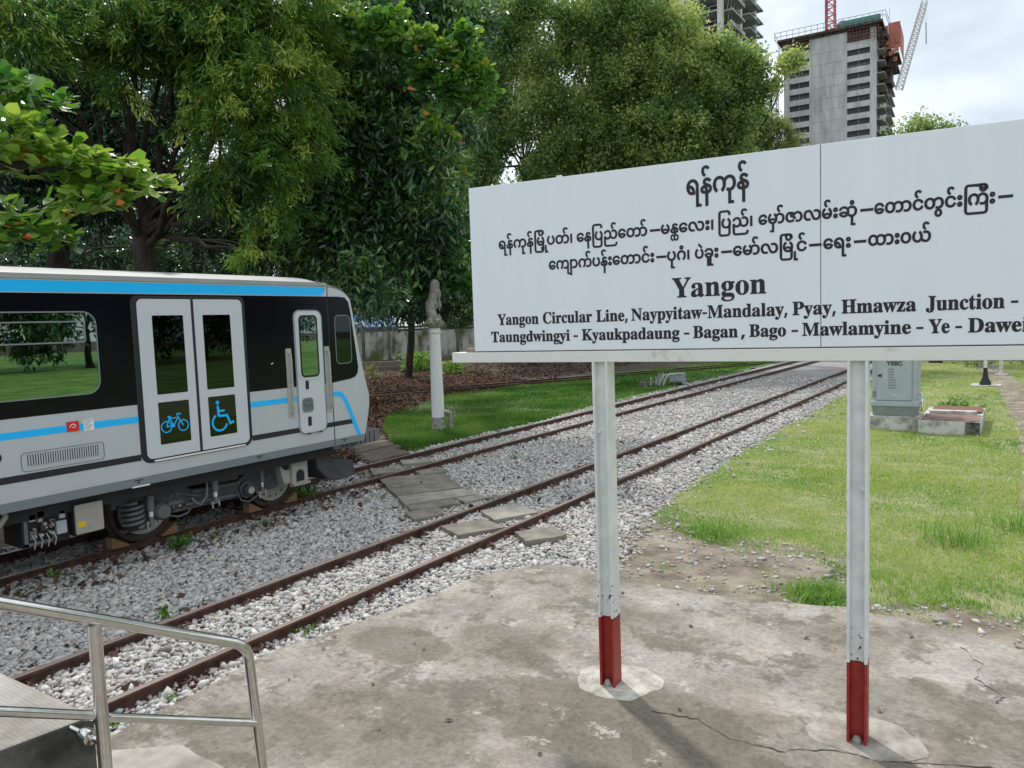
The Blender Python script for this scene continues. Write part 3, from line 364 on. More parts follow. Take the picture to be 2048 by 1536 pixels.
# crushed stone seen from afar
def stone_mat(name, dark, mid, light, scale):
    m = bpy.data.materials.new(name); m.use_nodes = True; t, b = nodes(m)
    c = t.nodes.new('ShaderNodeTexCoord'); v = t.nodes.new('ShaderNodeTexVoronoi'); v.inputs['Scale'].default_value = scale
    r = t.nodes.new('ShaderNodeValToRGB'); cr = r.color_ramp
    cr.elements[0].color = (*dark, 1); cr.elements[1].color = (*light, 1); e = cr.elements.new(.5); e.color = (*mid, 1)
    n = t.nodes.new('ShaderNodeTexNoise'); n.inputs['Scale'].default_value = .6; n.inputs['Detail'].default_value = 4
    mx = t.nodes.new('ShaderNodeMixRGB'); mx.blend_type = 'MULTIPLY'; mx.inputs[0].default_value = .55
    bp = t.nodes.new('ShaderNodeBump'); bp.inputs['Strength'].default_value = 1; bp.inputs['Distance'].default_value = .04; bp.invert = True
    t.links.new(c.outputs['Object'], v.inputs['Vector']); t.links.new(c.outputs['Object'], n.inputs['Vector'])
    t.links.new(v.outputs['Color'], r.inputs[0]); t.links.new(r.outputs[0], mx.inputs[1]); t.links.new(n.outputs['Color'], mx.inputs[2])
    t.links.new(mx.outputs[0], b.inputs['Base Color']); t.links.new(v.outputs['Distance'], bp.inputs['Height']); t.links.new(bp.outputs[0], b.inputs['Normal'])
    b.inputs['Roughness'].default_value = .9
    return m
M['ballast'] = stone_mat('crushed stone', (.14, .13, .125), (.42, .418, .415), (.76, .755, .745), 24)
M['dirt'] = mat('trodden dirt', (.12, .095, .07), .95, (.30, .26, .21), 2.6, 10, bump=.8, bscale=30, pos=(.35, .62))
M['lawn_soil'] = mat('grassy soil', (.15, .20, .06), .95, (.30, .28, .16), 1.9, 12, bump=.6, bscale=40)
M['lush_soil'] = mat('lush grassy soil', (.035, .09, .016), .95, (.12, .17, .05), 1.3, 10, bump=.6, bscale=40)

xs = np.concatenate([[-600, -250, -120], np.arange(-60, -11, 2.), [-8, -4, 0, 10, 40, 150, 600]]); ys = np.array([-400, -100, -30, -10, 0, 10, 20, 30, 40, 50, 60, 80, 120, 200, 500, 1200.])
gx, gy = np.meshgrid(xs, ys); gz = np.vectorize(hgt)(gx)-.05
idx = np.arange(gx.size).reshape(gx.shape)
F4 = np.stack([idx[:-1, :-1], idx[:-1, 1:], idx[1:, 1:], idx[1:, :-1]], -1).reshape(-1, 4)
g0 = npmesh('ground', np.stack([gx, gy, gz], -1).reshape(-1, 3), F4, M['soil']); g0['kind'] = 'structure'

PAD = [(-4.95, -4), (-4.93, 1.6), (-5.06, 2.43), (-5.12, 3.3), (-5.2, 4.0), (-5.05, 4.6), (-4.92, 5.19), (-4.79, 6.32), (-4.44, 6.88), (-4.0, 7.06), (-3.47, 7.03), (-2.9, 6.9), (-2.56, 6.93), (-1.78, 7.06), (-1.28, 7.19), (-.83, 7.18), (-.26, 7.07), (.07, 6.93), (1.2, 6.5), (3, 6.2), (7, 6), (7, -4)]
BALLAST = [(-11.25, -25), (-11.2, 5), (-11.25, 9), (-11.2, 14.3), (-11.1, 17), (-11.3, 24), (-11.4, 40), (-11.6, 110), (-4.1, 110), (-4.1, 26), (-4.1, 18.3), (-4.05, 13.6), (-3.95, 11.1), (-3.85, 9.9), (-3.8, 8.7), (-3.65, 7.6), (-3.4, 6.8), (-4.2, 6.6), (-4.5, 5), (-4.6, -25)]
LAWN = [(-4.9, 60), (-4.85, 30), (-4.75, 23), (-4.7, 18.3), (-4.55, 13.6), (-4.42, 11.1), (-4.25, 9.75), (-4.0, 9.3), (-3.25, 8.84), (-2.6, 8.6), (-2.0, 8.75), (-1.62, 8.5), (-1.75, 7.7), (-1.62, 7.3), (-1.2, 7.2), (-.8, 7.6), (-.35, 7.75), (.2, 7.5), (1.2, 6.9), (3.5, 6.4), (16, 6), (16, 60)]
STRIP = [(-10.95, 12.4), (-11.3, 13.3), (-11.15, 15), (-11.15, 17), (-11.35, 22), (-11.4, 29), (-11.5, 45), (-12.5, 48), (-15.5, 42), (-17.2, 36), (-18.0, 29), (-18.6, 23), (-16.5, 17.6), (-14.4, 15.3), (-12.5, 13.6)]
DIRT = [(-4.35, 9.95), (-3.2, 9.2), (-1.5, 9.1), (-1.2, 7.5), (-.4, 8.0), (.4, 7.8), (2.5, 7.2), (2.5, 6.0), (-1.5, 6.6), (-3.6, 6.6), (-4.1, 7.4)]
PATH = [(.05, 12), (.55, 12), (.95, 17), (.75, 21), (.45, 26), (.2, 30), (-.3, 36), (-1.0, 44), (-2, 44), (-1.1, 36), (-.55, 30), (-.4, 27), (-.1, 22), (.1, 17)]
sheet('ballast_bed', smooth_poly(BALLAST, .4, .08, 2), -.135, M['ballast'])
sheet('lawn', smooth_poly(LAWN, .12, .16, 3), -.131, M['lawn_soil'])
M['field'] = mat('bright meadow', (.05, .14, .02), .95, (.20, .33, .07), .5, 10, bump=.6, bscale=20)
sheet('field', [Vector(q) for q in ((16.05, 5.7), (140, -90), (140, 200), (16.05, 200))], -.132, M['field'])
sheet('field_edge', [Vector(q) for q in ((7.1, -90), (139.9, -90.1), (16.05, 5.6), (7.1, 5.6))], -.131, M['field'])
sheet('grass_verge', smooth_poly(STRIP, .16, .2, 4), -.131, M['lush_soil'])
sheet('dirt_patch', smooth_poly(DIRT, .25, .08, 5), -.126, M['dirt'])
sheet('dirt_path', smooth_poly(PATH, .6, .08, 6), -.122, M['dirt'])

# weathered concrete slab
def concrete_pad_mat():
    m = bpy.data.materials.new('weathered concrete'); m.use_nodes = True; t, b = nodes(m); nn = t.nodes; lk = t.links
    c = nn.new('ShaderNodeTexCoord')
    def noise(s, d=8, r=.6, w=0, off=0):
        n = nn.new('ShaderNodeTexNoise'); n.inputs['Scale'].default_value = s; n.inputs['Detail'].default_value = d; n.inputs['Roughness'].default_value = r
        n.inputs['Distortion'].default_value = w
        mpn = nn.new('ShaderNodeMapping'); mpn.inputs['Location'].default_value = (off, off*1.7, 0)
        lk.new(c.outputs['Object'], mpn.inputs[0]); lk.new(mpn.outputs[0], n.inputs['Vector']); return n
    def ramp(src, stops):
        r = nn.new('ShaderNodeValToRGB'); e = r.color_ramp.elements
        e[0].position, e[0].color = stops[0][0], (*stops[0][1], 1); e[1].position, e[1].color = stops[-1][0], (*stops[-1][1], 1)
        for p, col in stops[1:-1]: x = e.new(p); x.color = (*col, 1)
        lk.new(src, r.inputs[0]); return r.outputs[0]
    def mix(a, bb, f, mode='MIX'):
        x = nn.new('ShaderNodeMixRGB'); x.blend_type = mode
        if isinstance(f, float): x.inputs[0].default_value = f
        else: lk.new(f, x.inputs[0])
        lk.new(a, x.inputs[1])
        if isinstance(bb, tuple): x.inputs[2].default_value = (*bb, 1)
        else: lk.new(bb, x.inputs[2])
        return x.outputs[0]
    base = ramp(noise(1.1, 12, .70, .12).outputs['Fac'], [(.32, (.145, .13, .108)), (.44, (.25, .228, .20)), (.54, (.34, .315, .285)), (.68, (.435, .41, .375))])
    pink = ramp(noise(2.2, 6, .6, 0, 5).outputs['Fac'], [(.42, (1, 1, 1)), (.66, (1.0, .93, .87))])
    base = mix(base, pink, .8, 'MULTIPLY')
    stain = ramp(noise(1.9, 13, .74, .1, 11).outputs['Fac'], [(.535, (0, 0, 0)), (.552, (.7, .7, .7)), (.66, (1, 1, 1))])
    base = mix(base, (.105, .095, .07), mix(stain, (.78, .78, .78), 1.0, 'MULTIPLY'))
    moss = ramp(noise(.6, 11, .74, .1, 23).outputs['Fac'], [(.54, (0, 0, 0)), (.60, (.35, .35, .35)), (.72, (.6, .6, .6))])
    base = mix(base, (.12, .115, .07), moss)
    # old damp stains with ragged edges
    for (sx_, sy_, rad, k_) in ((-2.15, 4.35, 1.0, .75), (-4.35, 4.55, .5, .65), (-3.6, 3.5, .8, .55), (-1.1, 4.6, .7, .4), (-2.6, 5.9, .6, .35), (-4.2, 3.0, .6, .6), (-.4, 5.6, .7, .35)):
        mpn = nn.new('ShaderNodeMapping'); mpn.vector_type = 'TEXTURE'; mpn.inputs['Location'].default_value = (sx_, sy_, -.05); mpn.inputs['Scale'].default_value = (rad*1.3, rad*.8, 1)
        gr = nn.new('ShaderNodeTexGradient'); gr.gradient_type = 'SPHERICAL'; lk.new(c.outputs['Object'], mpn.inputs[0]); lk.new(mpn.outputs[0], gr.inputs[0])
        ad = nn.new('ShaderNodeMath'); ad.operation = 'ADD'; lk.new(gr.outputs['Fac'], ad.inputs[0]); lk.new(noise(3.2, 14, .78, 0, sx_*7).outputs['Fac'], ad.inputs[1])
        base = mix(base, (.13, .115, .08), ramp(ad.outputs[0], [(.70, (0, 0, 0)), (.76, (k_*.75, k_*.75, k_*.75)), (.98, (k_, k_, k_))]))
    pale = ramp(noise(2.7, 12, .72, .1, 41).outputs['Fac'], [(.60, (0, 0, 0)), (.625, (.5, .5, .5)), (.7, (.7, .7, .7))])
    base = mix(base, (.52, .50, .46), pale)
    fine = ramp(noise(26, 6, .7, 0, 3).outputs['Fac'], [(.32, (.52, .51, .5)), (.6, (1.06, 1.06, 1.06))])
    base = mix(base, fine, .75, 'MULTIPLY')
    specks = ramp(noise(60, 2, .5, 0, 9).outputs['Fac'], [(.68, (0, 0, 0)), (.72, (1, 1, 1))])
    base = mix(base, (.1, .085, .07), mix(specks, (.5, .5, .5), 1.0, 'MULTIPLY'))
    v = nn.new('ShaderNodeTexVoronoi'); v.feature = 'DISTANCE_TO_EDGE'; v.inputs['Scale'].default_value = .42
    nz = noise(1.8, 5, .6); va = nn.new('ShaderNodeMixRGB'); va.inputs[0].default_value = .22
    lk.new(c.outputs['Object'], va.inputs[1]); lk.new(nz.outputs['Color'], va.inputs[2]); lk.new(va.outputs[0], v.inputs['Vector'])
    cr = ramp(v.outputs['Distance'], [(.0, (1, 1, 1)), (.0042, (0, 0, 0))])
    keep = ramp(noise(.7, 3, .5, 0, 31).outputs['Fac'], [(.56, (0, 0, 0)), (.64, (.5, .5, .5))])
    base = mix(base, (.05, .042, .035), mix(cr, keep, 1.0, 'MULTIPLY'))
    lk.new(base, b.inputs['Base Color']); b.inputs['Roughness'].default_value = .85
    bp = nn.new('ShaderNodeBump'); bp.inputs['Strength'].default_value = .35; bp.inputs['Distance'].default_value = .01
    lk.new(noise(14, 8, .7).outputs['Fac'], bp.inputs['Height']); lk.new(bp.outputs[0], b.inputs['Normal'])
    return m
M['pad'] = concrete_pad_mat()
pp = smooth_poly(PAD, .22, .028, 8)
mb = MB(); mb.prism([(p.x, p.y) for p in pp], 'z', -.3, -.05)
pad = mb.build('concrete_pad', M['pad']); pad['kind'] = 'structure'
# two long cracks across the slab
M['crack'] = mat('dirt in a crack', (.03, .025, .02), .95)
for pts in (((-2.05, 4.62), (-1.75, 4.66), (-1.5, 4.55), (-1.2, 4.56), (-.95, 4.72), (-.6, 4.78), (-.1, 5.0), (.4, 5.05)), ((-.35, 6.75), (-.2, 6.5), (-.22, 6.2), (-.05, 6.0), (-.1, 5.85))):
    q_ = []
    for a_, b_ in zip(pts, pts[1:]):
        for k in range(8): q_.append((a_[0]+(b_[0]-a_[0])*k/8+random.uniform(-.015, .015), a_[1]+(b_[1]-a_[1])*k/8+random.uniform(-.015, .015)))
    mb = MB(); wd_ = [random.uniform(.002, .009) for _ in q_]
    mb.add([(p[0], p[1]+w, -.0465) for p, w in zip(q_, wd_)]+[(p[0], p[1]-w*.6, -.0465) for p, w in zip(q_, wd_)], [(i, i+1, len(q_)+i+1, len(q_)+i) for i in range(len(q_)-1)])
    mb.build('concrete_crack', M['crack'])['kind'] = 'structure'
# thin older topping on the slab next to the platform
M['topping'] = mat('old pale screed', (.22, .20, .17), .9, (.46, .43, .39), 3, 10, bump=.4, bscale=20)
mb = MB(); mb.prism([(p.x, p.y) for p in smooth_poly([(-4.85, 2.34), (-4.5, 2.62), (-4.05, 2.62), (-3.4, 1.9), (-3.4, 1), (-4.85, 1)], .15, .02, 5)], 'z', -.06, -.02)
mb.build('concrete_topping', M['topping'])['kind'] = 'structure'

# ---------------------------------------------------------------- loose stones, grass blades, fallen leaves (uncountable)
M['stone'] = leafmat('broken stone', [(.15, .13, .115), (.33, .325, .32), (.49, .488, .484), (.44, .40, .36), (.66, .655, .645)], rough=.85, trans=0)
def ico():
    f = (1+5**.5)/2
    v = np.array([(-1, f, 0), (1, f, 0), (-1, -f, 0), (1, -f, 0), (0, -1, f), (0, 1, f), (0, -1, -f), (0, 1, -f), (f, 0, -1), (f, 0, 1), (-f, 0, -1), (-f, 0, 1)])
    t = [(0, 11, 5), (0, 5, 1), (0, 1, 7), (0, 7, 10), (0, 10, 11), (1, 5, 9), (5, 11, 4), (11, 10, 2), (10, 7, 6), (7, 1, 8), (3, 9, 4), (3, 4, 2), (3, 2, 6), (3, 6, 8), (3, 8, 9), (4, 9, 5), (2, 4, 11), (6, 2, 10), (8, 6, 7), (9, 8, 1)]
    return v/1.902, np.array(t)
IV, IF = ico()
def stones(name, P, size, label, tint=None):
    n = len(P); s = size*np.exp(rng.normal(0, .33, n))
    V = IV[None]*(1+rng.normal(0, .30, (n, 12, 1)))*np.stack([s*rng.uniform(.8, 1.35, n), s*rng.uniform(.65, 1, n), s*rng.uniform(.42, .85, n)], -1)[:, None, :]
    a = rng.uniform(0, 6.28, n); c, d = np.cos(a), np.sin(a)
    b = rng.normal(0, .45, n); cb, sb = np.cos(b), np.sin(b)
    x, y, z = V[..., 0], V[..., 1], V[..., 2]
    y, z = y*cb[:, None]-z*sb[:, None], y*sb[:, None]+z*cb[:, None]
    x, y = x*c[:, None]-y*d[:, None], x*d[:, None]+y*c[:, None]
    V = np.stack([x, y, z], -1)+P[:, None, :]
    Fc = (IF[None]+(np.arange(n)*12)[:, None, None]).reshape(-1, 3)
    t = rng.beta(2.2, 2.0, n) if tint is None else tint
    o = npmesh(name, V.reshape(-1, 3), Fc, M['stone'], attrs={'tint': np.repeat(np.clip(t, 0, 1), 12)})
    return tag(o, label, 'gravel', kind='stuff')
def in_view(P, m=40):
    'keep points the photograph can see'
    d = (P-np.array([0, 0, H])) @ CR; u = 1024+1500*d[:, 0]/d[:, 2]; v = 768+1500*d[:, 1]/d[:, 2]
    return (d[:, 2] > .3) & (u > -400) & (u < 2900) & (v > 300) & (v < 1536+300)
def scatter(poly, dens_f, zones, z):
    out = []
    P = np.array([(p[0], p[1]) for p in poly])
    for (y0, y1, dens) in zones:
        x0, x1 = P[:, 0].min(), P[:, 0].max(); n = int((x1-x0)*(y1-y0)*dens)
        q = np.stack([rng.uniform(x0, x1, n), rng.uniform(y0, y1, n)], -1); q = q[inside(poly, q[:, 0], q[:, 1])]
        out.append(q)
    q = np.concatenate(out); return np.concatenate([q, np.full((len(q), 1), z)], 1)
# slabs laid across the tracks: outline, paler or not, label
slabs = [
 ([(-9.60, 9.71), (-8.68, 10.53), (-8.15, 10.07), (-8.79, 9.12)], 0, 'broad dark crossing slab beside the rail next to the railcar nose'),
 ([(-8.77, 9.10), (-8.12, 10.05), (-7.66, 9.72), (-8.27, 8.77)], 0, 'broad brown crossing slab in the middle of the three large ones'),
 ([(-8.24, 8.74), (-7.61, 9.67), (-7.14, 9.41), (-7.73, 8.36)], 1, 'palest broad crossing slab between the two tracks'),
 ([(-7.62, 8.30), (-7.29, 8.99), (-7.02, 8.82), (-7.39, 8.13)], 0, 'narrow crossing slab against the near side of the palest broad slab'),
 ([(-7.40, 8.00), (-7.17, 8.50), (-6.83, 8.22), (-7.00, 7.75)], 0, 'crossing slab ending at the far rail of the nearest track, tilted'),
 ([(-7.26, 9.02), (-7.10, 9.38), (-6.80, 9.43), (-6.98, 8.90)], 1, 'thin pointed crossing slab on the right of the pale broad slab'),
 ([(-9.36, 10.45), (-9.18, 10.99), (-8.78, 10.72), (-9.02, 10.22)], 0, 'small mossy crossing slab against the rail right of the largest slabs'),
 ([(-10.38, 10.29), (-9.97, 10.56), (-9.55, 10.46), (-9.85, 9.84)], 0, 'worn crossing slab lying between the rails in front of the railcar nose'),
 ([(-10.42, 11.20), (-10.01, 11.59), (-9.72, 11.36), (-10.06, 10.89)], 1, 'thin crossing slab between the rails close to the timber boards'),
 ([(-6.47, 8.59), (-6.15, 9.15), (-5.63, 8.86), (-5.97, 8.25)], 1, 'crossing slab lying between the nearest rails, farther of the two'),
 ([(-6.45, 7.65), (-6.12, 8.24), (-5.63, 8.03), (-5.97, 7.42)], 0, 'crossing slab lying between the nearest rails, nearer of the two'),
 ([(-5.38, 7.88), (-5.07, 8.35), (-4.73, 8.05), (-5.03, 7.59)], 0, 'crossing slab with a broken corner outside the nearest rail'),
 ([(-5.23, 6.83), (-5.13, 6.99), (-4.92, 6.83), (-4.98, 6.69)], 1, 'sunken slab half buried in stones near the slab corner')]
SLABS = [q_ for q_, _, _ in slabs[:12]]
P = scatter(BALLAST, None, [(-.5, 6, 1150), (6, 9.5, 980), (9.5, 14, 640), (14, 22, 300), (22, 34, 90)], -.125)
P = P[in_view(P)]
P = P[~((inside([(p.x, p.y) for p in pp], P[:, 0], P[:, 1])) & (P[:, 0] > -5.02))]
edge_x = np.interp(P[:, 1], [6, 7.6, 8.7, 9.7, 11.1, 13.6, 18.3, 26, 110], [-3.9, -3.85, -4.1, -4.4, -4.55, -4.65, -4.75, -4.75, -4.8])
P = P[(P[:, 0] < edge_x-.05) | (P[:, 1] < 6) | (rng.uniform(size=len(P)) < .30*np.exp(-np.clip(P[:, 0]-edge_x, 0, 2)*5))]
P[:, 2] += rng.uniform(-.012, .022, len(P))+.02*np.clip(np.sin(P[:, 0]*2.1)*np.sin(P[:, 1]*1.3), 0, 1)
big = np.where(P[:, 1] > 14, .029, .0225)
dist = np.hypot(P[:, 0], P[:, 1])
tn = rng.beta(2.6, 1.5, len(P))
litter_zone = np.clip((-P[:, 0]-8.6)/1.2, 0, 1)*(P[:, 1] < 13)
tn = np.where(rng.uniform(size=len(P)) < litter_zone*.4, rng.uniform(0, .35, len(P)), tn)
slabz = np.zeros(len(P), bool)
for q_ in SLABS: slabz |= inside(q_, P[:, 0], P[:, 1])
P, big, tn = P[~slabz], big[~slabz], tn[~slabz]
stones('ballast_stones', P, big, 'crushed grey and white stone ballast around the tracks', tn)
q = scatter(DIRT, None, [(6, 10.2, 60)], -.12); q = q[~inside([(p.x, p.y) for p in pp], q[:, 0], q[:, 1])]
q[:, 2] += 0
stones('dirt_stones', q, .02, 'scattered small stones on the bare dirt behind the slab')

M['grass'] = leafmat('sunny grass', [(.065, .19, .03), (.19, .34, .065), (.36, .45, .13), (.52, .51, .26)], rough=.6, trans=.35, spec=.25)
M['lush'] = leafmat('lush grass', [(.025, .09, .012), (.06, .17, .022), (.13, .23, .045), (.24, .27, .10)], rough=.6, trans=.35, spec=.25)
def blades(name, P, hh, ww, m, label, tint, lean=.6):
    n = len(P); h = hh*rng.uniform(.5, 1.5, n); w = ww*rng.uniform(.6, 1.4, n); a = rng.uniform(0, 6.28, n)
    ax = np.stack([np.cos(a), np.sin(a), 0*a], -1); ay = np.stack([-np.sin(a), np.cos(a), 0*a], -1)
    k = (rng.uniform(.1, 1, n)*lean*h)[:, None]
    v0 = P-ax*w[:, None]/2; v1 = P+ax*w[:, None]/2
    mid = P+ay*k*.35+np.array([0, 0, 1])*(h*.6)[:, None]; v2 = mid+ax*w[:, None]*.35; v3 = mid-ax*w[:, None]*.35
    tip = P+ay*k+np.array([0, 0, 1])*h[:, None]*(1-.25*rng.uniform(size=(n, 1)))
    V = np.stack([v0, v1, v2, v3, tip], 1).reshape(-1, 3); o = (np.arange(n)*5)[:, None]
    Fc = np.concatenate([o+np.array([[0, 1, 2]]), o+np.array([[0, 2, 3]]), o+np.array([[3, 2, 4]])], 1).reshape(-1, 3)
    ob = npmesh(name, V, Fc, m, attrs={'tint': np.repeat(np.clip(tint, 0, 1), 5)})
    return tag(ob, label, 'grass', kind='stuff')
def vnoise(x, y, s, seed):
    r = np.random.default_rng(seed); g = r.uniform(size=(64, 64)); u, v = (x*s) % 64, (y*s) % 64
    i, j = np.floor(u).astype(int), np.floor(v).astype(int); fu, fv = u-i, v-j; fu = fu*fu*(3-2*fu); fv = fv*fv*(3-2*fv)
    i1, j1 = (i+1) % 64, (j+1) % 64; i %= 64; j %= 64
    return (g[i, j]*(1-fu)+g[i1, j]*fu)*(1-fv)+(g[i, j1]*(1-fu)+g[i1, j1]*fu)*fv
q = scatter(LAWN, None, [(6, 10, 3800), (10, 14, 2300), (14, 20, 1100), (20, 45, 330)], -.131); q = q[in_view(q)]
pn = vnoise(q[:, 0], q[:, 1], 1.1, 3); pn2 = vnoise(q[:, 0], q[:, 1], .45, 8)
q = q[~inside(PATH, q[:, 0], q[:, 1]) | (rng.uniform(size=len(q)) < .12)]
pn = vnoise(q[:, 0], q[:, 1], 1.1, 3); pn2 = vnoise(q[:, 0], q[:, 1], .45, 8); far = np.clip((q[:, 1]-8)/14, 0, 1)
edge = np.clip((9.9-q[:, 1])/1.6, 0, 1)
rag = vnoise(q[:, 0], q[:, 1], 2.3, 41)*.3+vnoise(q[:, 0], q[:, 1], 5.1, 43)*.3+.4*rng.uniform(size=len(q))
keepm = rng.uniform(size=len(q)) < (.25+1.0*vnoise(q[:, 0], q[:, 1], 2.6, 47))
keepm &= ~((rag < .52-.28*np.clip((q[:, 1]-7.4)/2.2, 0, 1)) & (q[:, 1] < 10))
keepm &= ~((q[:, 1] < 8.4) & (q[:, 0] > -.6) & (vnoise(q[:, 0], q[:, 1], 1.7, 21)*.5+.5*rng.uniform(size=len(q)) < .25))
q = q[keepm]; pn, pn2, far, edge = pn[keepm], pn2[keepm], far[keepm], edge[keepm]
tn = .58+.5*(pn2-.5)+.5*(pn-.5)-.36*edge+rng.normal(0, .14, len(q))
blades('lawn_grass', q, (.020+.028*pn**2+.018*edge+.016*far), .007+.012*far, M['grass'], 'short yellowish green grass over the field behind the station board', tn, .9)
STRIP2 = [(x-(.25 if x < -11.3 else -.05), y-(.2 if y < 16 else 0)) for x, y in STRIP]
q = scatter(STRIP2, None, [(12, 18, 1500), (18, 30, 480), (30, 48, 160)], -.131); q = q[in_view(q)]
keepm = rng.uniform(size=len(q)) < .25+1.1*vnoise(q[:, 0], q[:, 1], 1.4, 33); q = q[keepm]
blades('verge_grass', q, .045+.09*vnoise(q[:, 0], q[:, 1], .9, 5)**2, .013+.02*np.clip((q[:, 1]-14)/20, 0, 1), M['lush'], 'bright green grass on the verge around the white water column', (.05+.45*vnoise(q[:, 0], q[:, 1], .5, 9)+.45*vnoise(q[:, 0], q[:, 1], 1.3, 19)**2+.18*np.clip(1-(q[:, 0]+13.5)**2/4, 0, 1)*0+rng.normal(0, .14, len(q))), .9)

M['litter'] = leafmat('dry leaves', [(.035, .02, .013), (.07, .038, .024), (.12, .068, .042), (.20, .13, .085), (.17, .075, .03)], rough=.8, trans=.1, spec=.3)
def litter(name, P, size, label, lift=.5):
    n = len(P); s = size*rng.uniform(.6, 1.5, n); a = rng.uniform(0, 6.28, n)
    ax = np.stack([np.cos(a), np.sin(a), rng.normal(0, lift, n)], -1); ay = np.stack([-np.sin(a), np.cos(a), rng.normal(0, lift, n)], -1)
    s = s[:, None]; up = np.array([0, 0, 1])
    V = np.stack([P-ax*s, P+ay*s*.45+up*s*.25, P+ax*s+up*s*.1, P-ay*s*.45+up*s*.25], 1).reshape(-1, 3); o = (np.arange(n)*4)[:, None]
    Fc = np.concatenate([o+np.array([[0, 1, 2]]), o+np.array([[0, 2, 3]])], 1).reshape(-1, 3)
    ob = npmesh(name, V, Fc, M['litter'], attrs={'tint': np.repeat(rng.beta(1.6, 2.2, n), 4)})
    return tag(ob, label, 'leaf litter', kind='stuff')
LZ = [(-11.1, 5), (-11.1, 12.2), (-14.3, 15.2), (-18.5, 21), (-19, 30), (-20, 45), (-42, 60), (-45, 30), (-30, 5)]
q = scatter(LZ, None, [(5, 16, 40), (16, 26, 70), (26, 45, 28)], 0)
q = np.concatenate([q, scatter([(-11.1, 9), (-11.1, 12.3), (-18.5, 21), (-19, 30), (-28, 36), (-28, 16)], None, [(9, 36, 90)], 0)])
q = q[in_view(q)]
q[:, 2] = np.vectorize(hgt)(q[:, 0])-.03
litter('leaf_litter', q, .075, 'brown dead leaves covering the ground under the trees')
q = scatter([(-9.3, 1.5), (-8.3, 1.5), (-8.4, 6), (-9.0, 9.3), (-11.5, 12), (-11.2, 7), (-9.9, 7)], None, [(1.5, 12, 38)], -.1)
q2 = scatter(BALLAST, None, [(1, 9, 3), (9, 16, 2)], -.1); q2 = q2[q2[:, 0] < -4.9]
q = np.concatenate([q, q2]); q[:, 2] += .012
litter('fallen_leaves', q, .055, 'reddish brown fallen leaves lying on the ballast')
q = scatter(PAD, None, [(2, 7, 1.4)], -.043); litter('slab_leaves', q, .025, 'a few small dry leaves on the concrete slab', .1)
# thin grass creeping over the bare dirt
q = scatter(DIRT, None, [(6, 10.2, 900)], -.125); q = q[~inside([(p.x, p.y) for p in pp], q[:, 0], q[:, 1])]
q = q[(vnoise(q[:, 0], q[:, 1], 2.2, 51)*.6+vnoise(q[:, 0], q[:, 1], 6, 52)*.4 > .60) | (rng.uniform(size=len(q)) < .02)]
blades('dirt_grass', q, .03, .006, M['grass'], 'thin grass creeping over the bare dirt behind the slab', .45+rng.normal(0, .2, len(q)), 1.0)

# ---------------------------------------------------------------- tracks
M['rail'] = mat('rusty rail', (.045, .020, .014), .65, (.10, .048, .034), 9, 6, bump=.3, bscale=40, spec=.4)
M['railtop'] = mat('worn rail head', (.13, .085, .07), .42, (.24, .18, .155), 5, 5, spec=.5, stretch=(1, .15, 1))
M['clip'] = mat('rusty spring clip', (.07, .025, .018), .7, (.13, .06, .045), 20)
M['sleeper'] = mat('grey weathered timber', (.10, .085, .07), .9, (.24, .21, .18), 6, 9, bump=.7, bscale=25, stretch=(.3, 3, 1))
RP = [(-.065, -.125), (.065, -.125), (.06, -.112), (.012, -.098), (.012, -.04), (.034, -.03), (.036, -.006), (.03, 0), (-.03, 0), (-.036, -.006), (-.034, -.03), (-.012, -.04), (-.012, -.098), (-.06, -.112)]
def rail_mesh(x, y0, y1, parent):
    mb = MB(); n = len(RP); ys_ = [y0+(y1-y0)*i/12 for i in range(13)]
    vs = [(x+p[0], y, p[1]) for y in ys_ for p in RP]
    fs = []; ms = []
    for k in range(12):
        for i in range(n): fs.append((k*n+i, k*n+(i+1) % n, (k+1)*n+(i+1) % n, (k+1)*n+i)); ms.append(1 if i == 7 else 0)
    mb.add(vs, fs); mb.m = ms
    return mb.build('rail', [M['rail'], M['railtop']], parent)
clip_proto = None
def clip(x, y, side, parent):
    global clip_proto
    if clip_proto is None:
        mb = MB(); pts = [(.02, -.05, -.1), (.06, -.05, -.085), (.095, -.03, -.075), (.10, 0, -.07), (.08, .03, -.06), (.045, .02, -.055), (.04, -.02, -.07), (.07, .05, -.085), (.12, .06, -.1)]
        mb.tube(pts, .011, 6); mb.box(.0, .13, -.06, .06, -.125, -.108)
        o = mb.build('rail_clip', M['clip'], None, True); clip_proto = o
    else:
        o = clip_proto.copy(); COL.objects.link(o)
    o.location = (x, y, 0); o.scale = (side, 1, 1); o.parent = None
    attach(o, parent)
def track(name, label, xs_, y0, y1, clips, sl):
    t = thing(name, label, 'railway track', ((xs_[0]+xs_[1])/2, y0, -.13), 'parallel railway tracks')
    rails = [rail_mesh(x, y0, y1, t) for x in xs_]
    for r_, x, s in zip(rails, xs_, (1, -1)):
        for y in clips:
            clip(x, y+random.uniform(-.03, .03), s, r_); 
            if y < 9: clip(x, y+.02, -s, r_)
    for y in sl:
        mb = MB(); mb.box(xs_[0]-.45, xs_[1]+.45, y-.11, y+.11, -.24, -.128+random.uniform(-.004, .012)); mb.build('sleeper', M['sleeper'], t, bevel=.008)
    return t
NEAR = (-6.54, -5.48); FARX = (-10.49, -9.43)
track('railway_track', 'rusty track nearest the concrete slab, clear of any train', NEAR, -25, 120, [1.2+.68*i for i in range(24)], [1.2+.68*i for i in range(20)])
track('railway_track', 'rusty track that the parked railcar stands on', FARX, -25, 120, [1.2+.68*i for i in range(0)]+[9.9+.68*i for i in range(10)], [9.2+.68*i for i in range(9)])
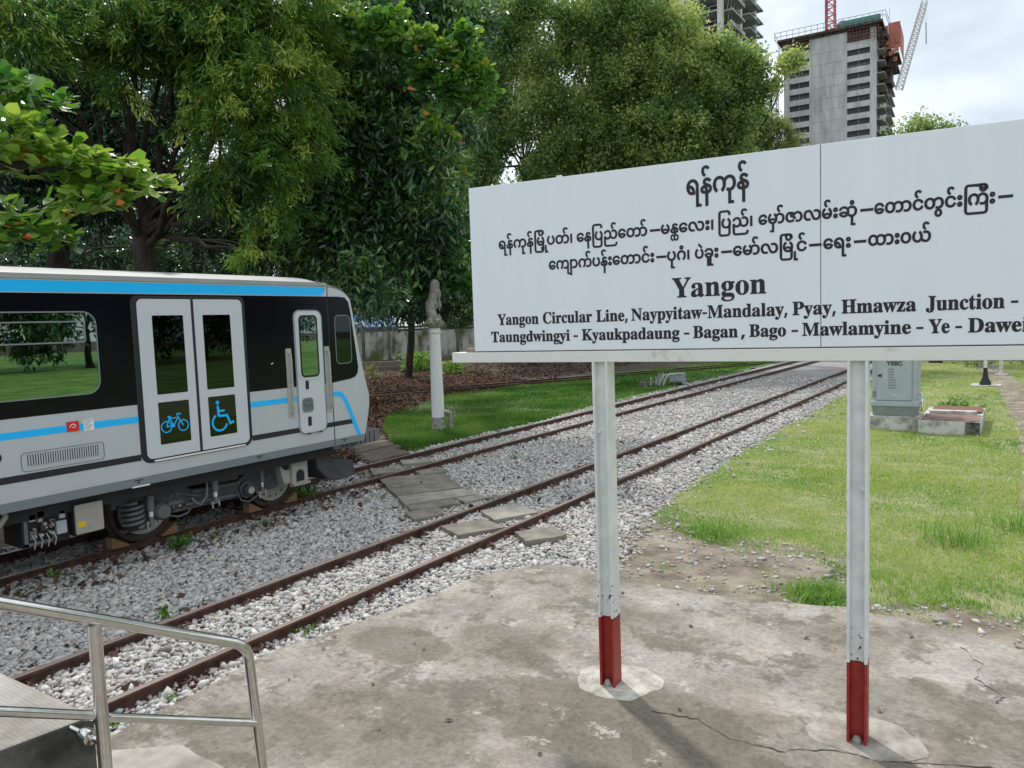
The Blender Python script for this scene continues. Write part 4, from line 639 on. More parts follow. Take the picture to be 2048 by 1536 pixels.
# third track, oblique and half buried in leaves
t3 = thing('railway_track', 'dark rusty track half buried in leaves beyond the grass verge', 'railway track', (-17.5, 30, -.1), 'parallel railway tracks')
for off in (-.53, .53):
    a = Vector((-26, 12.8, 0)); b = Vector((-12.3, 42.5, 0)); d = (b-a).normalized(); nn = Vector((-d.y, d.x, 0))
    o = rail_mesh(0, 0, (b-a).length, None); o.location = a+nn*off+Vector((0, 0, -.03)); o.rotation_euler = (0, 0, math.atan2(d.y, d.x)-math.pi/2)
    attach(o, t3)

# ---------------------------------------------------------------- crossing: concrete slabs and timber boards
M['slab'] = mat('grey brown concrete slab', (.13, .115, .09), .9, (.29, .265, .225), 3.2, 10, bump=.5, bscale=30, pos=(.33, .68))
M['slab_pale'] = mat('paler concrete slab', (.20, .185, .155), .9, (.37, .35, .31), 3.2, 10, bump=.5, bscale=30, pos=(.33, .68))
for i, (q, pale, lab) in enumerate(slabs):
    zt = -.045 if i < 12 else -.085
    pl = smooth_poly(q, .16, .008, i+3)
    if i == 11: pl = smooth_poly([q[0], q[1], (-4.80, 8.16), (-4.76, 8.14), (-4.74, 8.03), q[3]], .1, .01, 4)
    cx = sum(p[0] for p in q)/4; cy = sum(p[1] for p in q)/4
    mb = MB(); mb.prism([(p.x-cx, p.y-cy) for p in pl], 'z', -.085, 0)
    o = mb.build('crossing_slab', M['slab_pale' if pale else 'slab'], bevel=.006)
    o.location = (cx, cy, zt); o.rotation_euler = (random.uniform(-.012, .012), random.uniform(-.012, .012), 0)
    tag(o, lab, 'concrete slab', 'concrete slabs laid across the tracks')
M['board'] = mat('old brown timber board', (.055, .042, .034), .9, (.17, .14, .115), 5, 9, bump=.9, bscale=18, stretch=(2.5, .3, 1))
bd = ['timber board nearest the rail, at the start of the walkway', 'timber board next to the one nearest the rail', 'third timber board from the rail with split ends']
for i in range(18):
    x = -11.0-.27*i; y0 = 10.85+.21*i+random.uniform(-.05, .05); y1 = 12.05+.79*min(i, 30)*.24+random.uniform(-.06, .06)
    y1 = 12.0+.2*i+random.uniform(-.07, .07) if i else 12.0
    mb = MB(); r0, r1 = random.uniform(-.03, .03), random.uniform(-.03, .03)
    mb.prism([(x-.125+r0, y0), (x+.125+r0, y0), (x+.125+r1, y1), (x-.125+r1, y1)], 'z', -.2, -.05+random.uniform(-.012, .012)-.004*i)
    o = mb.build('timber_board', M['board'], bevel=.008)
    tag(o, 'weathered timber board of the walkway beyond the railcar nose', 'timber board', 'timber boards of the walkway')

# ---------------------------------------------------------------- lettering from outlines (em = 1000)
GL = dict(l.split('\t') for l in GLYPHS.strip('\n').split('\n'))
def glyph(k):
    a, *ls = GL[k].split('|')
    return int(a), [[tuple(map(int, p.split(','))) for p in l.split(' ')] for l in ls]
def text_items(s, font):
    'list of (outline loops) in em units, and total width'
    x = 0; out = []; lo, hi = 1e9, -1e9
    def put(k, dx=0, dy=0, sx=1, sy=1, clampy=None, fn=None):
        a, ls = glyph(k); r = []
        for l in ls:
            q = []
            for (u, v) in l:
                if clampy is not None: v = max(v, clampy)
                if fn: u, v = fn(u, v)
                q.append((x+dx+u*sx, dy+v*sy))
            r.append(q)
        out.append(r); return a
    for ch in s:
        if ch == ' ': x += 260; continue
        if ch == '–': out.append([[(x+20, 112), (x+300, 112), (x+300, 158), (x+20, 158)]]); x += 320; continue
        if font == 'm' and ch == 'R':                  # wide medial ra
            a = put('mြ', fn=lambda u, v: (u if u < 150 else (u+235 if u > 300 else 150+(u-150)*2.55), v)); x += a; continue
        if font == 'm' and ch == 'S': put('mတ', dx=-290, dy=-232, sx=.5, sy=.62); continue
        if font == 'm' and ch == 'N': x += put('mန', clampy=-30); continue
        if font == 'm' and ch == 'U': put('mု', dx=185, dy=12, sy=1.12, sx=.9); x += 75; continue
        x += put(font+ch)
    xs_ = [p[0] for g_ in out for l in g_ for p in l]
    return out, min(xs_), max(xs_)
def text_mesh(name, items, m, parent, w=.0, wz=.0005):
    '''items: (string, font, x0, x1, baseline z, em height); built in the plane x-z facing -y'''
    cu = bpy.data.curves.new(name, 'CURVE'); cu.dimensions = '2D'; cu.fill_mode = 'BOTH'
    rib = MB()
    for (s, f, x0, x1, z, em) in items:
        gl_, a, b = text_items(s, f); sx = (x1-x0)/(b-a); sy = em/1000
        for g_ in gl_:
            for l in g_:
                pts = [((p[0]-a)*sx+x0, p[1]*sy+z) for p in l]
                sp = cu.splines.new('POLY'); sp.points.add(len(pts)-1); sp.use_cyclic_u = True
                for i, p in enumerate(pts): sp.points[i].co = (p[0], p[1], 0, 1)
                if w:
                    for q in ribbon(pts, w, True): rib.add([(p.x, p.y, wz) for p in q], [(0, 1, 2, 3)])
    tmp = bpy.data.objects.new('tmp', cu); COL.objects.link(tmp)
    dg = bpy.context.evaluated_depsgraph_get(); me = bpy.data.meshes.new_from_object(tmp.evaluated_get(dg))
    base = MB(); base.add([v.co for v in me.vertices], [tuple(p.vertices) for p in me.polygons])
    bpy.data.objects.remove(tmp); bpy.data.curves.remove(cu)
    o_ = len(base.v); base.v += rib.v; base.f += [[i+o_ for i in q] for q in rib.f]; base.m += rib.m
    me = bpy.data.meshes.new(name); me.from_pydata(base.v, [], base.f); me.materials.append(m)
    me.transform(Matrix.Rotation(math.pi/2, 4, 'X'))
    o = bpy.data.objects.new(name, me); COL.objects.link(o); o.parent = parent
    return o

# ---------------------------------------------------------------- the station name board
M['signwhite'] = mat('white painted steel sheet', (.72, .775, .83), .42, (.76, .81, .86), 2.2, 9, bump=.06, bscale=1.6, spec=.4, stretch=(2.2, 1, .22))
M['postwhite'] = mat('chalky white paint', (.60, .62, .61), .6, (.74, .76, .74), 7, 8, bump=.15, bscale=60)
# white paint ending in an uneven red edge, with a few chips down to the rust
m_ = M['postpaint'] = mat('chalky white post paint', (.60, .62, .61), .6, (.74, .76, .74), 7, 8, bump=.15, bscale=60)
t, b = nodes(m_); src = b.inputs['Base Color'].links[0].from_socket
c = t.nodes.new('ShaderNodeTexCoord'); sp = t.nodes.new('ShaderNodeSeparateXYZ'); t.links.new(c.outputs['Object'], sp.inputs[0])
def nz(scale, det):
    n = t.nodes.new('ShaderNodeTexNoise'); n.inputs['Scale'].default_value = scale; n.inputs['Detail'].default_value = det; t.links.new(c.outputs['Object'], n.inputs['Vector']); return n.outputs['Fac']
def mth(op, a, b_, clamp=False):
    n = t.nodes.new('ShaderNodeMath'); n.operation = op; n.use_clamp = clamp
    for i, q in enumerate((a, b_)):
        if isinstance(q, float): n.inputs[i].default_value = q
        else: t.links.new(q, n.inputs[i])
    return n.outputs[0]
edge = mth('LESS_THAN', sp.outputs['Z'], mth('ADD', mth('MULTIPLY', nz(22., 5), .035), .505))
chip = mth('MULTIPLY', mth('GREATER_THAN', nz(38., 6), .635), mth('LESS_THAN', sp.outputs['Z'], mth('ADD', mth('MULTIPLY', nz(3., 2), .9), .28)))
mx_ = t.nodes.new('ShaderNodeMixRGB'); mx_.inputs[2].default_value = (.05, .028, .02, 1); t.links.new(chip, mx_.inputs[0]); t.links.new(src, mx_.inputs[1])
m2 = t.nodes.new('ShaderNodeMixRGB'); m2.inputs[2].default_value = (.23, .016, .013, 1); t.links.new(edge, m2.inputs[0]); t.links.new(mx_.outputs[0], m2.inputs[1]); t.links.new(m2.outputs[0], b.inputs['Base Color'])
M['beam'] = mat('off white paint with rust stains', (.42, .36, .26), .6, (.70, .72, .68), 5, 9, bump=.15, bscale=50, pos=(.27, .42))
M['red'] = mat('dark red paint', (.24, .016, .013), .5, (.34, .03, .024), 9, 8, bump=.25, bscale=70)
M['letters'] = mat('black lettering paint', (.006, .006, .014), .5)
M['cement'] = mat('white cement patch', (.27, .25, .21), .9, (.52, .50, .46), 7, 12, bump=.6, bscale=30, pos=(.36, .60))
M['cement2'] = mat('worn cement patch', (.20, .18, .155), .9, (.38, .36, .325), 6, 12, bump=.6, bscale=30, pos=(.36, .62))
M['seam'] = mat('dark joint', (.02, .02, .022), .8)
M['ruststeel'] = mat('rusty steel', (.16, .06, .03), .8, (.42, .33, .22), 12, 8)
SB = thing('station_name_board', 'large white station name board on two red footed posts, lettered in two scripts', 'station sign', (-2.483, 4.837, -.05))
SB.rotation_euler = (0, 0, R(3.713))
def child(o, p): o.parent = p; return o
ztop = lambda s: 3.748-.0155*(s+1.06)
for a, b in ((-1.065, 1.4705), (1.4745, 2.74)):
    mb = MB(); mb.prism([(a, 2.488), (b, 2.488), (b, ztop(b)), (a, ztop(a))], 'y', -.05, -.02)
    p_ = child(mb.build('panel', M['signwhite'], bevel=.003), SB)
    if a < 0: main_panel = p_
mb = MB()
for s in (-1.03, .2, 1.46, 2.7): mb.box(s-.02, s+.02, -.019, .03, 2.49, ztop(s)-.02)
mb.box(-1.05, 2.72, -.018, .028, 3.62, 3.66)
child(mb.build('back_frame', M['postwhite']), SB)
mb = MB(); mb.box(1.4706, 1.4744, -.046, -.03, 2.49, ztop(1.47)-.002); child(mb.build('joint', M['seam']), SB)
mb = MB(); mb.box(-1.275, 2.95, -.062, .075, 2.402, 2.482); child(mb.build('beam', M['beam'], bevel=.004), SB)
mb = MB(); mb.box(-1.15, -1.068, -.05, .0, 2.484, 2.515); child(mb.build('angle_bracket', M['ruststeel'], bevel=.003), SB)
mb = MB(); mb.box(-1.065, 2.74, -.054, -.04, 2.4825, 2.4875); child(mb.build('shadow_strip', mat('painted shadow line', (.06, .025, .015), .9)), SB)  # dark strip painted in for the shadow line between panels and beam
mb = MB(); mb.box(-.31, -.27, -.045, -.025, ztop(-.3), ztop(-.3)+.014); child(mb.build('screw_tab', M['postwhite']), SB)
for k, s in enumerate((0., 1.68)):
    for nm, z0, z1, m in (('post', .505, 2.402, M['postpaint']), ('painted_foot', -.02, .505, M['red'])):
        mb = MB(); y0, y1, hw = -.07, .07, .058
        mb.prism([(s-hw, y0), (s-hw+.016, y0), (s-hw+.02, y0+.035), (s-hw+.02, y0+.05), (s+hw-.02, y0+.05), (s+hw-.02, y0+.035), (s+hw-.016, y0), (s+hw, y0), (s+hw, y1), (s+hw-.016, y1), (s+hw-.02, y1-.05), (s-hw+.02, y1-.05), (s-hw+.016, y1), (s-hw, y1)], 'z', z0, z1)
        o = child(mb.build(nm, m, bevel=.002), SB)
        if nm == 'post':
            for bz in ((1.62, .70) if k else (1.9,)):
                b_ = MB(); b_.lathe((s+(.03 if k else -.03), y0+.05, bz), [(.0, -.02), (.016, -.02), (.016, -.006), (.022, 0)], 8, 'y'); child(b_.build('bolt', M['postwhite']), o)
    rr = random.Random(k+2); ph = [rr.uniform(0, 6) for _ in range(5)]; fr = lambda w: .29+.018*math.sin(2*w+ph[0])+.014*math.sin(3*w+ph[1])+.010*math.sin(5*w+ph[2])+.005*math.sin(11*w+ph[3])+rr.uniform(-.004, .004)
    pl = [(fr(w)*math.cos(w)*1.12+s+.04, fr(w)*.92*math.sin(w)+.05) for w in [2*math.pi*i/72 for i in range(72)]]
    mb = MB(); mb.prism(pl, 'z', -.04, .005); child(mb.build('footing', M['cement2' if k else 'cement'], bevel=.0045), SB)
    mb = MB(); mb.lathe((s+.0, -.06, .03), [(.0, -.03), (.022, -.028), (.026, 0), (.016, .022), (0, .026)], 7); child(mb.build('stone_wedge', M['slab_pale']), SB)
CAPB = max(p[1] for l in glyph('bK')[1] for p in l)/1000
TX = [('m', 3.451+.05, .335, [('ရန်ကုန်', .651, 1.048)]),
 ('m', 3.214+.05, .212, [('ရန်ကုန်ြမိU့ပတ်၊', -.808, -.196), ('ေနြပည်ေတာ်', -.155, .369), ('–', .394, .460), ('မNSေလး၊', .470, .819), ('ြပည်၊', .857, 1.067), ('ေမှာ်ဇာလမ်းဆုံ', 1.109, 1.672), ('–', 1.695, 1.758), ('ေတာင်တွင်းRကီး', 1.769, 2.360), ('–', 2.380, 2.441)]),
 ('m', 3.033+.05, .212, [('ေကျာက်ပန်းေတာင်း', -.385, .415), ('–', .436, .500), ('ပုဂံ၊', .510, .658), ('ပဲခူး', .700, .850), ('–', .874, .937), ('ေမာ်လြမိUင်', .949, 1.390), ('–', 1.410, 1.475), ('ေရး', 1.490, 1.638), ('–', 1.661, 1.722), ('ထားဝယ်', 1.737, 2.056)]),
 ('b', 2.784+.05, .128/CAPB, [('Yangon', .541, 1.149)]),
 ('b', 2.640+.05, .0805/CAPB, [('Yangon', -.843, -.489), ('Circular', -.449, -.055), ('Line,', -.020, .215), ('Naypyitaw-Mandalay,', .245, 1.277), ('Pyay,', 1.309, 1.556), ('Hmawza', 1.591, 1.986), ('Junction', 2.038, 2.414), ('-', 2.446, 2.475)]),
 ('b', 2.510+.05, .078/CAPB, [('Taungdwingyi', -.905, -.235), ('-', -.203, -.171), ('Kyaukpadaung', -.136, .584), ('-', .618, .650), ('Bagan', .679, .970), (',', .992, 1.015), ('Bago', 1.045, 1.268), ('-', 1.304, 1.339), ('Mawlamyine', 1.366, 1.960), ('-', 1.991, 2.023), ('Ye', 2.053, 2.154), ('-', 2.185, 2.214), ('Dawei', 2.246, 2.524)])]
for (f, z, em, ws) in TX:
    o = text_mesh('lettering', [(s, f, a, b, z, em) for s, a, b in ws], M['letters'], main_panel, .0085 if f == 'm' and em > .3 else (.0068 if f == 'm' else .0038))
    o.location = (0, -.0512, 0)

# ---------------------------------------------------------------- platform end with its stainless railing
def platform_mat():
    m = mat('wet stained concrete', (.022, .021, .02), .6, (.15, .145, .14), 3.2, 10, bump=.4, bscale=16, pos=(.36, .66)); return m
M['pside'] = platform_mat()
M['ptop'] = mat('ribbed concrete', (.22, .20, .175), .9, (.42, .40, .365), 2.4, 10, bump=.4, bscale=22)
t, b = nodes(M['ptop']); c = t.nodes.new('ShaderNodeTexCoord'); wv = t.nodes.new('ShaderNodeTexWave'); wv.bands_direction = 'Y'; wv.inputs['Scale'].default_value = 17; wv.inputs['Distortion'].default_value = .6
bp = t.nodes.new('ShaderNodeBump'); bp.inputs['Strength'].default_value = .5; bp.inputs['Distance'].default_value = .008
t.links.new(c.outputs['Object'], wv.inputs['Vector']); t.links.new(wv.outputs['Fac'], bp.inputs['Height'])
old = b.inputs['Normal'].links[0].from_socket; t.links.new(old, bp.inputs['Normal']); t.links.new(bp.outputs[0], b.inputs['Normal'])
PF = [(-3.24, 1.52), (-4.95, 1.47), (-4.95, -4), (-3.75, -4), (-3.29, 1.18)]
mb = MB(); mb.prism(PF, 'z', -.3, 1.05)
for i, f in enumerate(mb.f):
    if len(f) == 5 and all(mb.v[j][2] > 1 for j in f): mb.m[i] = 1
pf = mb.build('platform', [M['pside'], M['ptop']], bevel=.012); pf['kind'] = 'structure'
M['steel'] = mat('brushed stainless steel', (.66, .65, .63), .15, (.56, .55, .53), 30, 4, metal=1., stretch=(1, 1, 1))
HR = thing('handrail', 'stainless steel stair handrail sloping down beside the platform end', 'handrail', (-3.04, 1.45, -.05))
top = lambda y: 1.534+.54*(1.453-y)
mb = MB(); mb.tube([(-3.04, -1.2, top(-1.2)), (-3.04, 2.07, top(2.07)), (-3.04, 2.105, top(2.105)-.004), (-3.04, 2.135, top(2.135)-.022), (-3.045, 2.15, 1.118), (-3.045, 2.156, 1.08)], .0245, 16)
mb.build('top_rail', M['steel'], HR, True)
mb = MB(); mb.tube([(-3.045, 2.156, 1.081), (-3.05, 2.185, .66), (-3.055, 2.235, -.05)], .0235, 16); mb.build('post', M['steel'], HR, True)
mb = MB(); mb.tube([(-3.035, 1.452, top(1.452)-.022), (-3.03, 1.447, .5), (-3.03, 1.45, -.05)], .0255, 16); mb.build('post', M['steel'], HR, True)
mid = lambda y: 1.133+.52*(1.4476-y)
for a, b in ((-1.2, 1.4245), (1.4725, 2.17)):
    mb = MB(); mb.tube([(-3.03, a, mid(a)), (-3.045, b, mid(b))], .019, 14); mb.build('mid_rail', M['steel'], HR, True)
mb = MB(); mb.cyl((-3.055, 1.44, 1.03), (-3.27, 1.43, 1.03), .014, 10); mb.lathe((-3.13, 1.435, 1.03), [(0, -.035), (.03, -.03), (.034, 0), (.03, .03), (0, .035)], 12, 'x'); mb.build('wall_bracket', M['steel'], HR, True)

# ---------------------------------------------------------------- old water column
M['colpaint'] = mat('peeling white paint over iron', (.42, .42, .39), .6, (.68, .69, .69), 5, 9, bump=.25, bscale=30, pos=(.24, .38))
M['mossiron'] = mat('mossy grey iron', (.10, .10, .055), .85, (.40, .39, .34), 9, 9, bump=.7, bscale=25)
M['greyiron'] = mat('weathered grey iron', (.18, .17, .15), .75, (.36, .35, .33), 6, 8, bump=.4, bscale=25)
C0 = Vector((-12.87, 15.40, 0)); RT = Vector((.77, .64, 0)); AW = Vector((-.64, .77, 0))
WC = thing('water_column', 'old white water column with ornate mossy capital and bent grey pipe', 'water column', C0+Vector((0, 0, -.15)))
mb = MB(); mb.lathe(C0, [(.0, -.2), (.20, -.2), (.19, -.02), (.172, .12), (.166, .9), (.15, 1.9), (.137, 2.46)], 28); mb.build('shaft', M['colpaint'], WC, True)
mb = MB(); mb.lathe(C0, [(.202, -.2), (.203, -.12), (.194, -.02), (.176, .12), (.1745, .2), (.172, .22)], 28); mb.build('mossy_foot', M['mossiron'], WC, True)
mb = MB(); mb.lathe(C0, [(.137, 2.455), (.165, 2.47), (.168, 2.5), (.15, 2.52), (.155, 2.585), (.14, 2.6)], 28); mb.build('neck_ring', M['colpaint'], WC, True)
mb = MB(); mb.lathe(C0, [(.15, 2.585), (.19, 2.62), (.235, 2.66), (.245, 2.72), (.21, 2.76), (.225, 2.80), (.17, 2.86), (.13, 2.95)], 24)
for k in range(10):
    w = k*.628; p = C0+Vector((math.cos(w)*.215, math.sin(w)*.215, 2.64)); mb.tube([p, p+Vector((math.cos(w)*.03, math.sin(w)*.03, .08)), p+Vector((-math.cos(w)*.01, -math.sin(w)*.01, .15))], [.03, .04, .012], 6)
mb.build('capital', M['mossiron'], WC, True)
mb = MB(); P_ = lambda r, z, a=0: C0+RT*r+AW*a+Vector((0, 0, z))
mb.tube([P_(.0, 2.8), P_(-.05, 2.95), P_(-.085, 3.1), P_(-.08, 3.25), P_(-.02, 3.36), P_(.03, 3.5), P_(.05, 3.68), P_(.06, 3.80), P_(.07, 3.87)], [.13, .135, .135, .13, .115, .125, .125, .12, .06], 14)
mb.build('bent_pipe', M['greyiron'], WC, True)
mb = MB(); mb.tube([P_(.06, 2.86), P_(.14, 2.92), P_(.155, 2.85), P_(.12, 2.76)], [.05, .055, .05, .03], 8); mb.tube([P_(-.1, 3.3), P_(-.02, 3.38), P_(.06, 3.34), P_(.09, 3.2), P_(.06, 3.1)], [.05, .045, .045, .045, .03], 8)
mb.tube([P_(.13, 3.62), P_(.16, 3.5), P_(.15, 3.35), P_(.17, 3.2), P_(.15, 3.05)], [.05, .055, .03, .045, .015], 8)
mb.build('spout_bracket', M['greyiron'], WC, True)
mb = MB(); mb.tube([P_(.33, -.15), P_(.33, .2), P_(.31, .3), P_(.2, .34), P_(.1, .34)], [.075, .07, .075, .07, .06], 12); mb.build('inlet_pipe', M['mossiron'], WC, True)
mb = MB(); ring = [P_(.36+.15*math.cos(w)*.55, .3+.17*math.sin(w), .15*math.cos(w)*-.5) for w in [i*2*math.pi/20 for i in range(21)]]
mb.tube(ring, .016, 6); mb.bar(P_(.30, .3), P_(.42, .3), .02); mb.bar(P_(.36, .14), P_(.36, .46), .02); mb.build('valve_wheel', M['mossiron'], WC, True)

# ---------------------------------------------------------------- signal cabinet, cable chamber, small lineside things
M['cabinet'] = mat('blue grey cabinet paint', (.36, .41, .44), .45, (.42, .47, .50), 3, 5, spec=.4)
M['cabdark'] = mat('darker grey steel', (.17, .20, .20), .5, (.23, .26, .26), 5)
M['plinth'] = mat('stained white concrete', (.22, .21, .19), .9, (.58, .58, .55), 4, 9, bump=.4, bscale=20, pos=(.36, .56))
M['plate'] = mat('rusty cover plate', (.13, .06, .045), .8, (.26, .17, .14), 4, 9, bump=.3)
M['rust'] = mat('bright rust', (.20, .10, .06), .85, (.13, .065, .045), 8)
M['black'] = mat('black paint', (.012, .012, .013), .5)
SCB = thing('signal_cabinet', 'blue grey signal cabinet marked Y8BC standing in the grass', 'signal cabinet', (-2.36, 19.6, -.13))
mb = MB(); mb.box(-2.86, -1.90, 19.33, 19.95, .5, 1.78); mb.build('body', M['cabinet'], SCB, bevel=.012)
mb = MB(); mb.box(-2.765, -2.03, 19.305, 19.329, .555, 1.72); dr = mb.build('door', M['cabinet'], SCB, bevel=.008)
mb = MB(); mb.box(-2.0, -1.915, 19.31, 19.329, .62, 1.72); mb.build('side_panel', M['cabinet'], SCB, bevel=.006)
mb = MB(); mb.box(-2.845, -2.78, 19.315, 19.329, .62, .645); mb.box(-2.845, -2.78, 19.315, 19.329, .66, .76); mb.build('vent', M['cabdark'], SCB)
mb = MB(); mb.lathe((-2.70, 19.30, 1.13), [(0, -.02), (.025, -.018), (.03, .005)], 12, 'y'); mb.box(-2.665, -2.65, 19.285, 19.304, 1.09, 1.18); mb.build('handle', M['black'], dr)
mb = MB(); mb.box(-2.45, -2.33, 19.30, 19.304, .64, .70); mb.build('nameplate', M['plinth'], dr)
CAPI = max(p[1] for l in glyph('iY')[1] for p in l)/1000
o = text_mesh('lettering', [('Y8BC', 'i', -2.545, -2.23, 1.37, .095/CAPI)], mat('dark cabinet lettering', (.05, .055, .065), .6), None, .012); o.location = (0, 19.302, 0); attach(o, dr)
mb = MB()
for i in range(8):
    z = 1.30-.062*i; x = -2.515
    for k in range(4 if i < 4 else 5):
        w = random.choice((.022, .027, .018)); mb.box(x, x+w, 19.3015, 19.3042, z-.034, z-.012); mb.box(x+.004, x+w, 19.3015, 19.3042, z-.008, z-.002); x += w+.011
mb.build('small_marks', mat('faded grey marks', (.17, .19, .21), .7), dr)
mb = MB(); mb.prism([(-2.87, .52), (-1.88, .52), (-1.9, .44), (-1.94, .2), (-2.83, .2), (-2.86, .44)], 'y', 19.24, 20.0); mb.build('base_tray', M['cabdark'], SCB, bevel=.01)
mb = MB(); mb.box(-2.88, -1.87, 19.225, 20.01, .425, .535); mb.build('tray_lip', M['cabinet'], SCB, bevel=.01)
mb = MB(); mb.box(-2.95, -1.862, 19.18, 20.1, -.25, .198); mb.build('plinth', M['plinth'], SCB, bevel=.01)
mb = MB()
for z in (.62, .75): mb.cyl((-1.885, 19.36, z), (-1.84, 19.36, z), .012, 8)
mb.tube([(-1.86, 19.45, .75), (-1.82, 19.4, .6), (-1.83, 19.4, .3)], .018, 8); mb.build('conduit', M['steel'], SCB, True)
CH = thing('cable_chamber', 'low stained concrete cable chamber with rusty cover plates beside the cabinet', 'cable chamber', (-1.26, 20, -.13))
mb = MB(); mb.box(-1.855, -.66, 18.9, 19.02, -.25, .17); mb.box(-1.855, -1.73, 19.02, 21.6, -.25, .17); mb.box(-.78, -.66, 19.02, 21.6, -.25, .17); mb.box(-1.73, -.78, 20.05, 20.3, -.25, .26); mb.box(-1.73, -.78, 21.45, 21.6, -.25, .17); mb.build('wall', M['plinth'], CH, bevel=.008)
mb = MB(); mb.box(-1.80, -.68, 18.93, 20.03, .175, .187); mb.build('cover_plate', M['plate'], CH)
mb = MB(); mb.box(-1.72, -.70, 20.4, 21.5, .2, .215); mb.build('cover_plate', M['rust'], CH)
mb = MB(); mb.box(-.94, -.672, 18.885, 18.899, -.2, .165); mb.build('mould_patch', mat('black mould', (.02, .018, .012), .9, (.18, .17, .14), 14, 6), CH)
PL = thing('signal_post', 'white post on a black conical foot beyond the cabinet', 'signal post', (-.96, 31, -.12))
mb = MB(); mb.cyl((-.965, 31, .5), (-.965, 31, 2.3), .055, 16); mb.build('pole', M['postwhite'], PL, True)
mb = MB(); mb.lathe((-.965, 31, 0), [(0, -.08), (.18, -.08), (.17, .0), (.10, .16), (.07, .34), (.058, .52)], 20); mb.build('conical_foot', M['black'], PL, True)
mb = MB(); mb.box(-1.4, -.5, 30.7, 31.5, -.25, -.08); mb.build('base_slab', M['plinth'], PL, bevel=.01)
PL = thing('marker_post', 'slim grey concrete post by the path beyond the black footed post', 'marker post', (-.57, 36, -.12))
mb = MB(); mb.prism([(-.66, 35.95), (-.52, 35.95), (-.53, 36.08), (-.65, 36.08)], 'z', -.2, 1.9); mb.build('post', M['plinth'], PL, bevel=.01)
mb = MB(); mb.box(-.8, -.35, 35.8, 36.2, -.2, -.07); mb.build('foot', M['plinth'], PL, bevel=.01)
# point machine on the verge
M['galv'] = mat('dull galvanised steel', (.22, .25, .26), .55, (.34, .37, .38), 8, 6)
M['hose'] = mat('pale grey hose', (.5, .5, .48), .6)
def lbox(mb, c, x0, x1, y0, y1, z0, z1): return mb.obox(c, Vector((.93, .36, 0)), Vector((-.36, .93, 0)), Vector((0, 0, 1)), x0, x1, y0, y1, z0, z1)
PM = thing('point_machine', 'grey point machine box with pale hoses on the grass verge', 'point machine', (-11.75, 29.6, -.13)); c = Vector((-11.75, 29.6, -.13))
mb = MB(); lbox(mb, c, -.33, .33, -.3, .3, .12, .42); mb.build('housing', M['galv'], PM, bevel=.03)
mb = MB(); lbox(mb, c, -.36, .30, -.32, .32, .425, .47); mb.build('lid', M['galv'], PM, bevel=.02)
mb = MB(); lbox(mb, c, -.15, -.08, -.25, .25, -.1, .12); lbox(mb, c, .3, .37, -.3, .3, -.1, .25); mb.build('foot', M['cabdark'], PM)
for k in (0, .17):
    mb = MB(); X = Vector((.93, .36, 0)); mb.tube([c+X*(-.02-k*.4)+Vector((0, -.3, .43)), c+X*(-.18-k)+Vector((0, -.42, .46)), c+X*(-.30-k)+Vector((0, -.5, .3)), c+X*(-.42-k)+Vector((0, -.55, -.1))], .022, 8); mb.build('hose', M['hose'], PM, True)
mb = MB(); mb.tube([c+Vector((.3, -.3, .1)), c+Vector((.55, -.3, .08)), c+Vector((.8, -.35, -.02))], .02, 8); mb.build('hose', M['hose'], PM, True)
ST = thing('cable_stand', 'pair of grey steel uprights left of the point machine', 'cable stand', (-12.4, 29.0, -.13)); c = Vector((-12.42, 28.95, -.13))
for x, hgt_ in ((-.22, .34), (.0, .36), (.13, .5), (.27, .52)):
    mb = MB(); lbox(mb, c, x-.045, x+.045, -.05, .05, -.1, hgt_); mb.build('upright', M['galv'], ST, bevel=.006)
mb = MB(); lbox(mb, c, .15, .55, -.03, .03, .36, .42); mb.build('arm', M['galv'], ST)
mb = MB(); mb.lathe((-12.55, 27.9, -.13), [(0, -.05), (.17, -.05), (.15, .1), (.14, .22), (.11, .25), (0, .2)], 9)
tag(mb.build('tree_stump', mat('dark stump wood', (.05, .04, .03), .95, (.2, .17, .13), 8, 8)), 'short dark tree stump in the grass verge', 'tree stump')

# ---------------------------------------------------------------- the railcar
M['silver'] = mat('silver grey body paint', (.44, .47, .495), .34, (.49, .52, .55), 1.3, 8, spec=.5, coat=.25, stretch=(1, 1, .35))
M['roofgrey'] = mat('pale grey roof', (.27, .28, .29), .55, (.33, .335, .34), 2, 6)
M['doorwhite'] = mat('white door paint', (.55, .58, .63), .3, coat=.3)
M['blue'] = mat('sky blue stripe paint', (.0, .48, 1.0), .35, coat=.2)
M['blackgloss'] = mat('black gloss band', (.004, .004, .008), .12, spec=.2)
M['capgrey'] = mat('dark grey roof end', (.05, .055, .06), .45)
M['glass'] = mat('dark tinted window glass', (.045, .055, .05), .015, metal=1.)
M['mirror'] = mat('reflective tinted window glass', (.25, .31, .27), .012, metal=1.)
M['darkstripe'] = mat('dark navy stripe', (.012, .012, .022), .4)
M['skirt'] = mat('mid grey skirt', (.17, .20, .215), .5)
M['under'] = mat('dark underframe', (.015, .015, .018), .7)
M['bogie'] = mat('dusty grey bogie steel', (.045, .05, .058), .6, (.075, .082, .092), 6, 6)
M['bogiel'] = mat('lighter grey steel', (.12, .13, .14), .55, (.16, .17, .18), 6)
M['nickel'] = mat('bare pale metal', (.42, .41, .38), .5, (.34, .33, .30), 10, 6)
M['beige'] = mat('beige grey box lid', (.36, .34, .30), .55)
M['wheelsteel'] = mat('rusty wheel steel', (.03, .022, .018), .6, (.07, .045, .035), 12)
M['wood'] = mat('fresh brown wood', (.19, .11, .05), .8, (.28, .17, .085), 9, 6, stretch=(1, .2, 1))
M['yellow'] = mat('yellow warning label', (.75, .45, .02), .5)
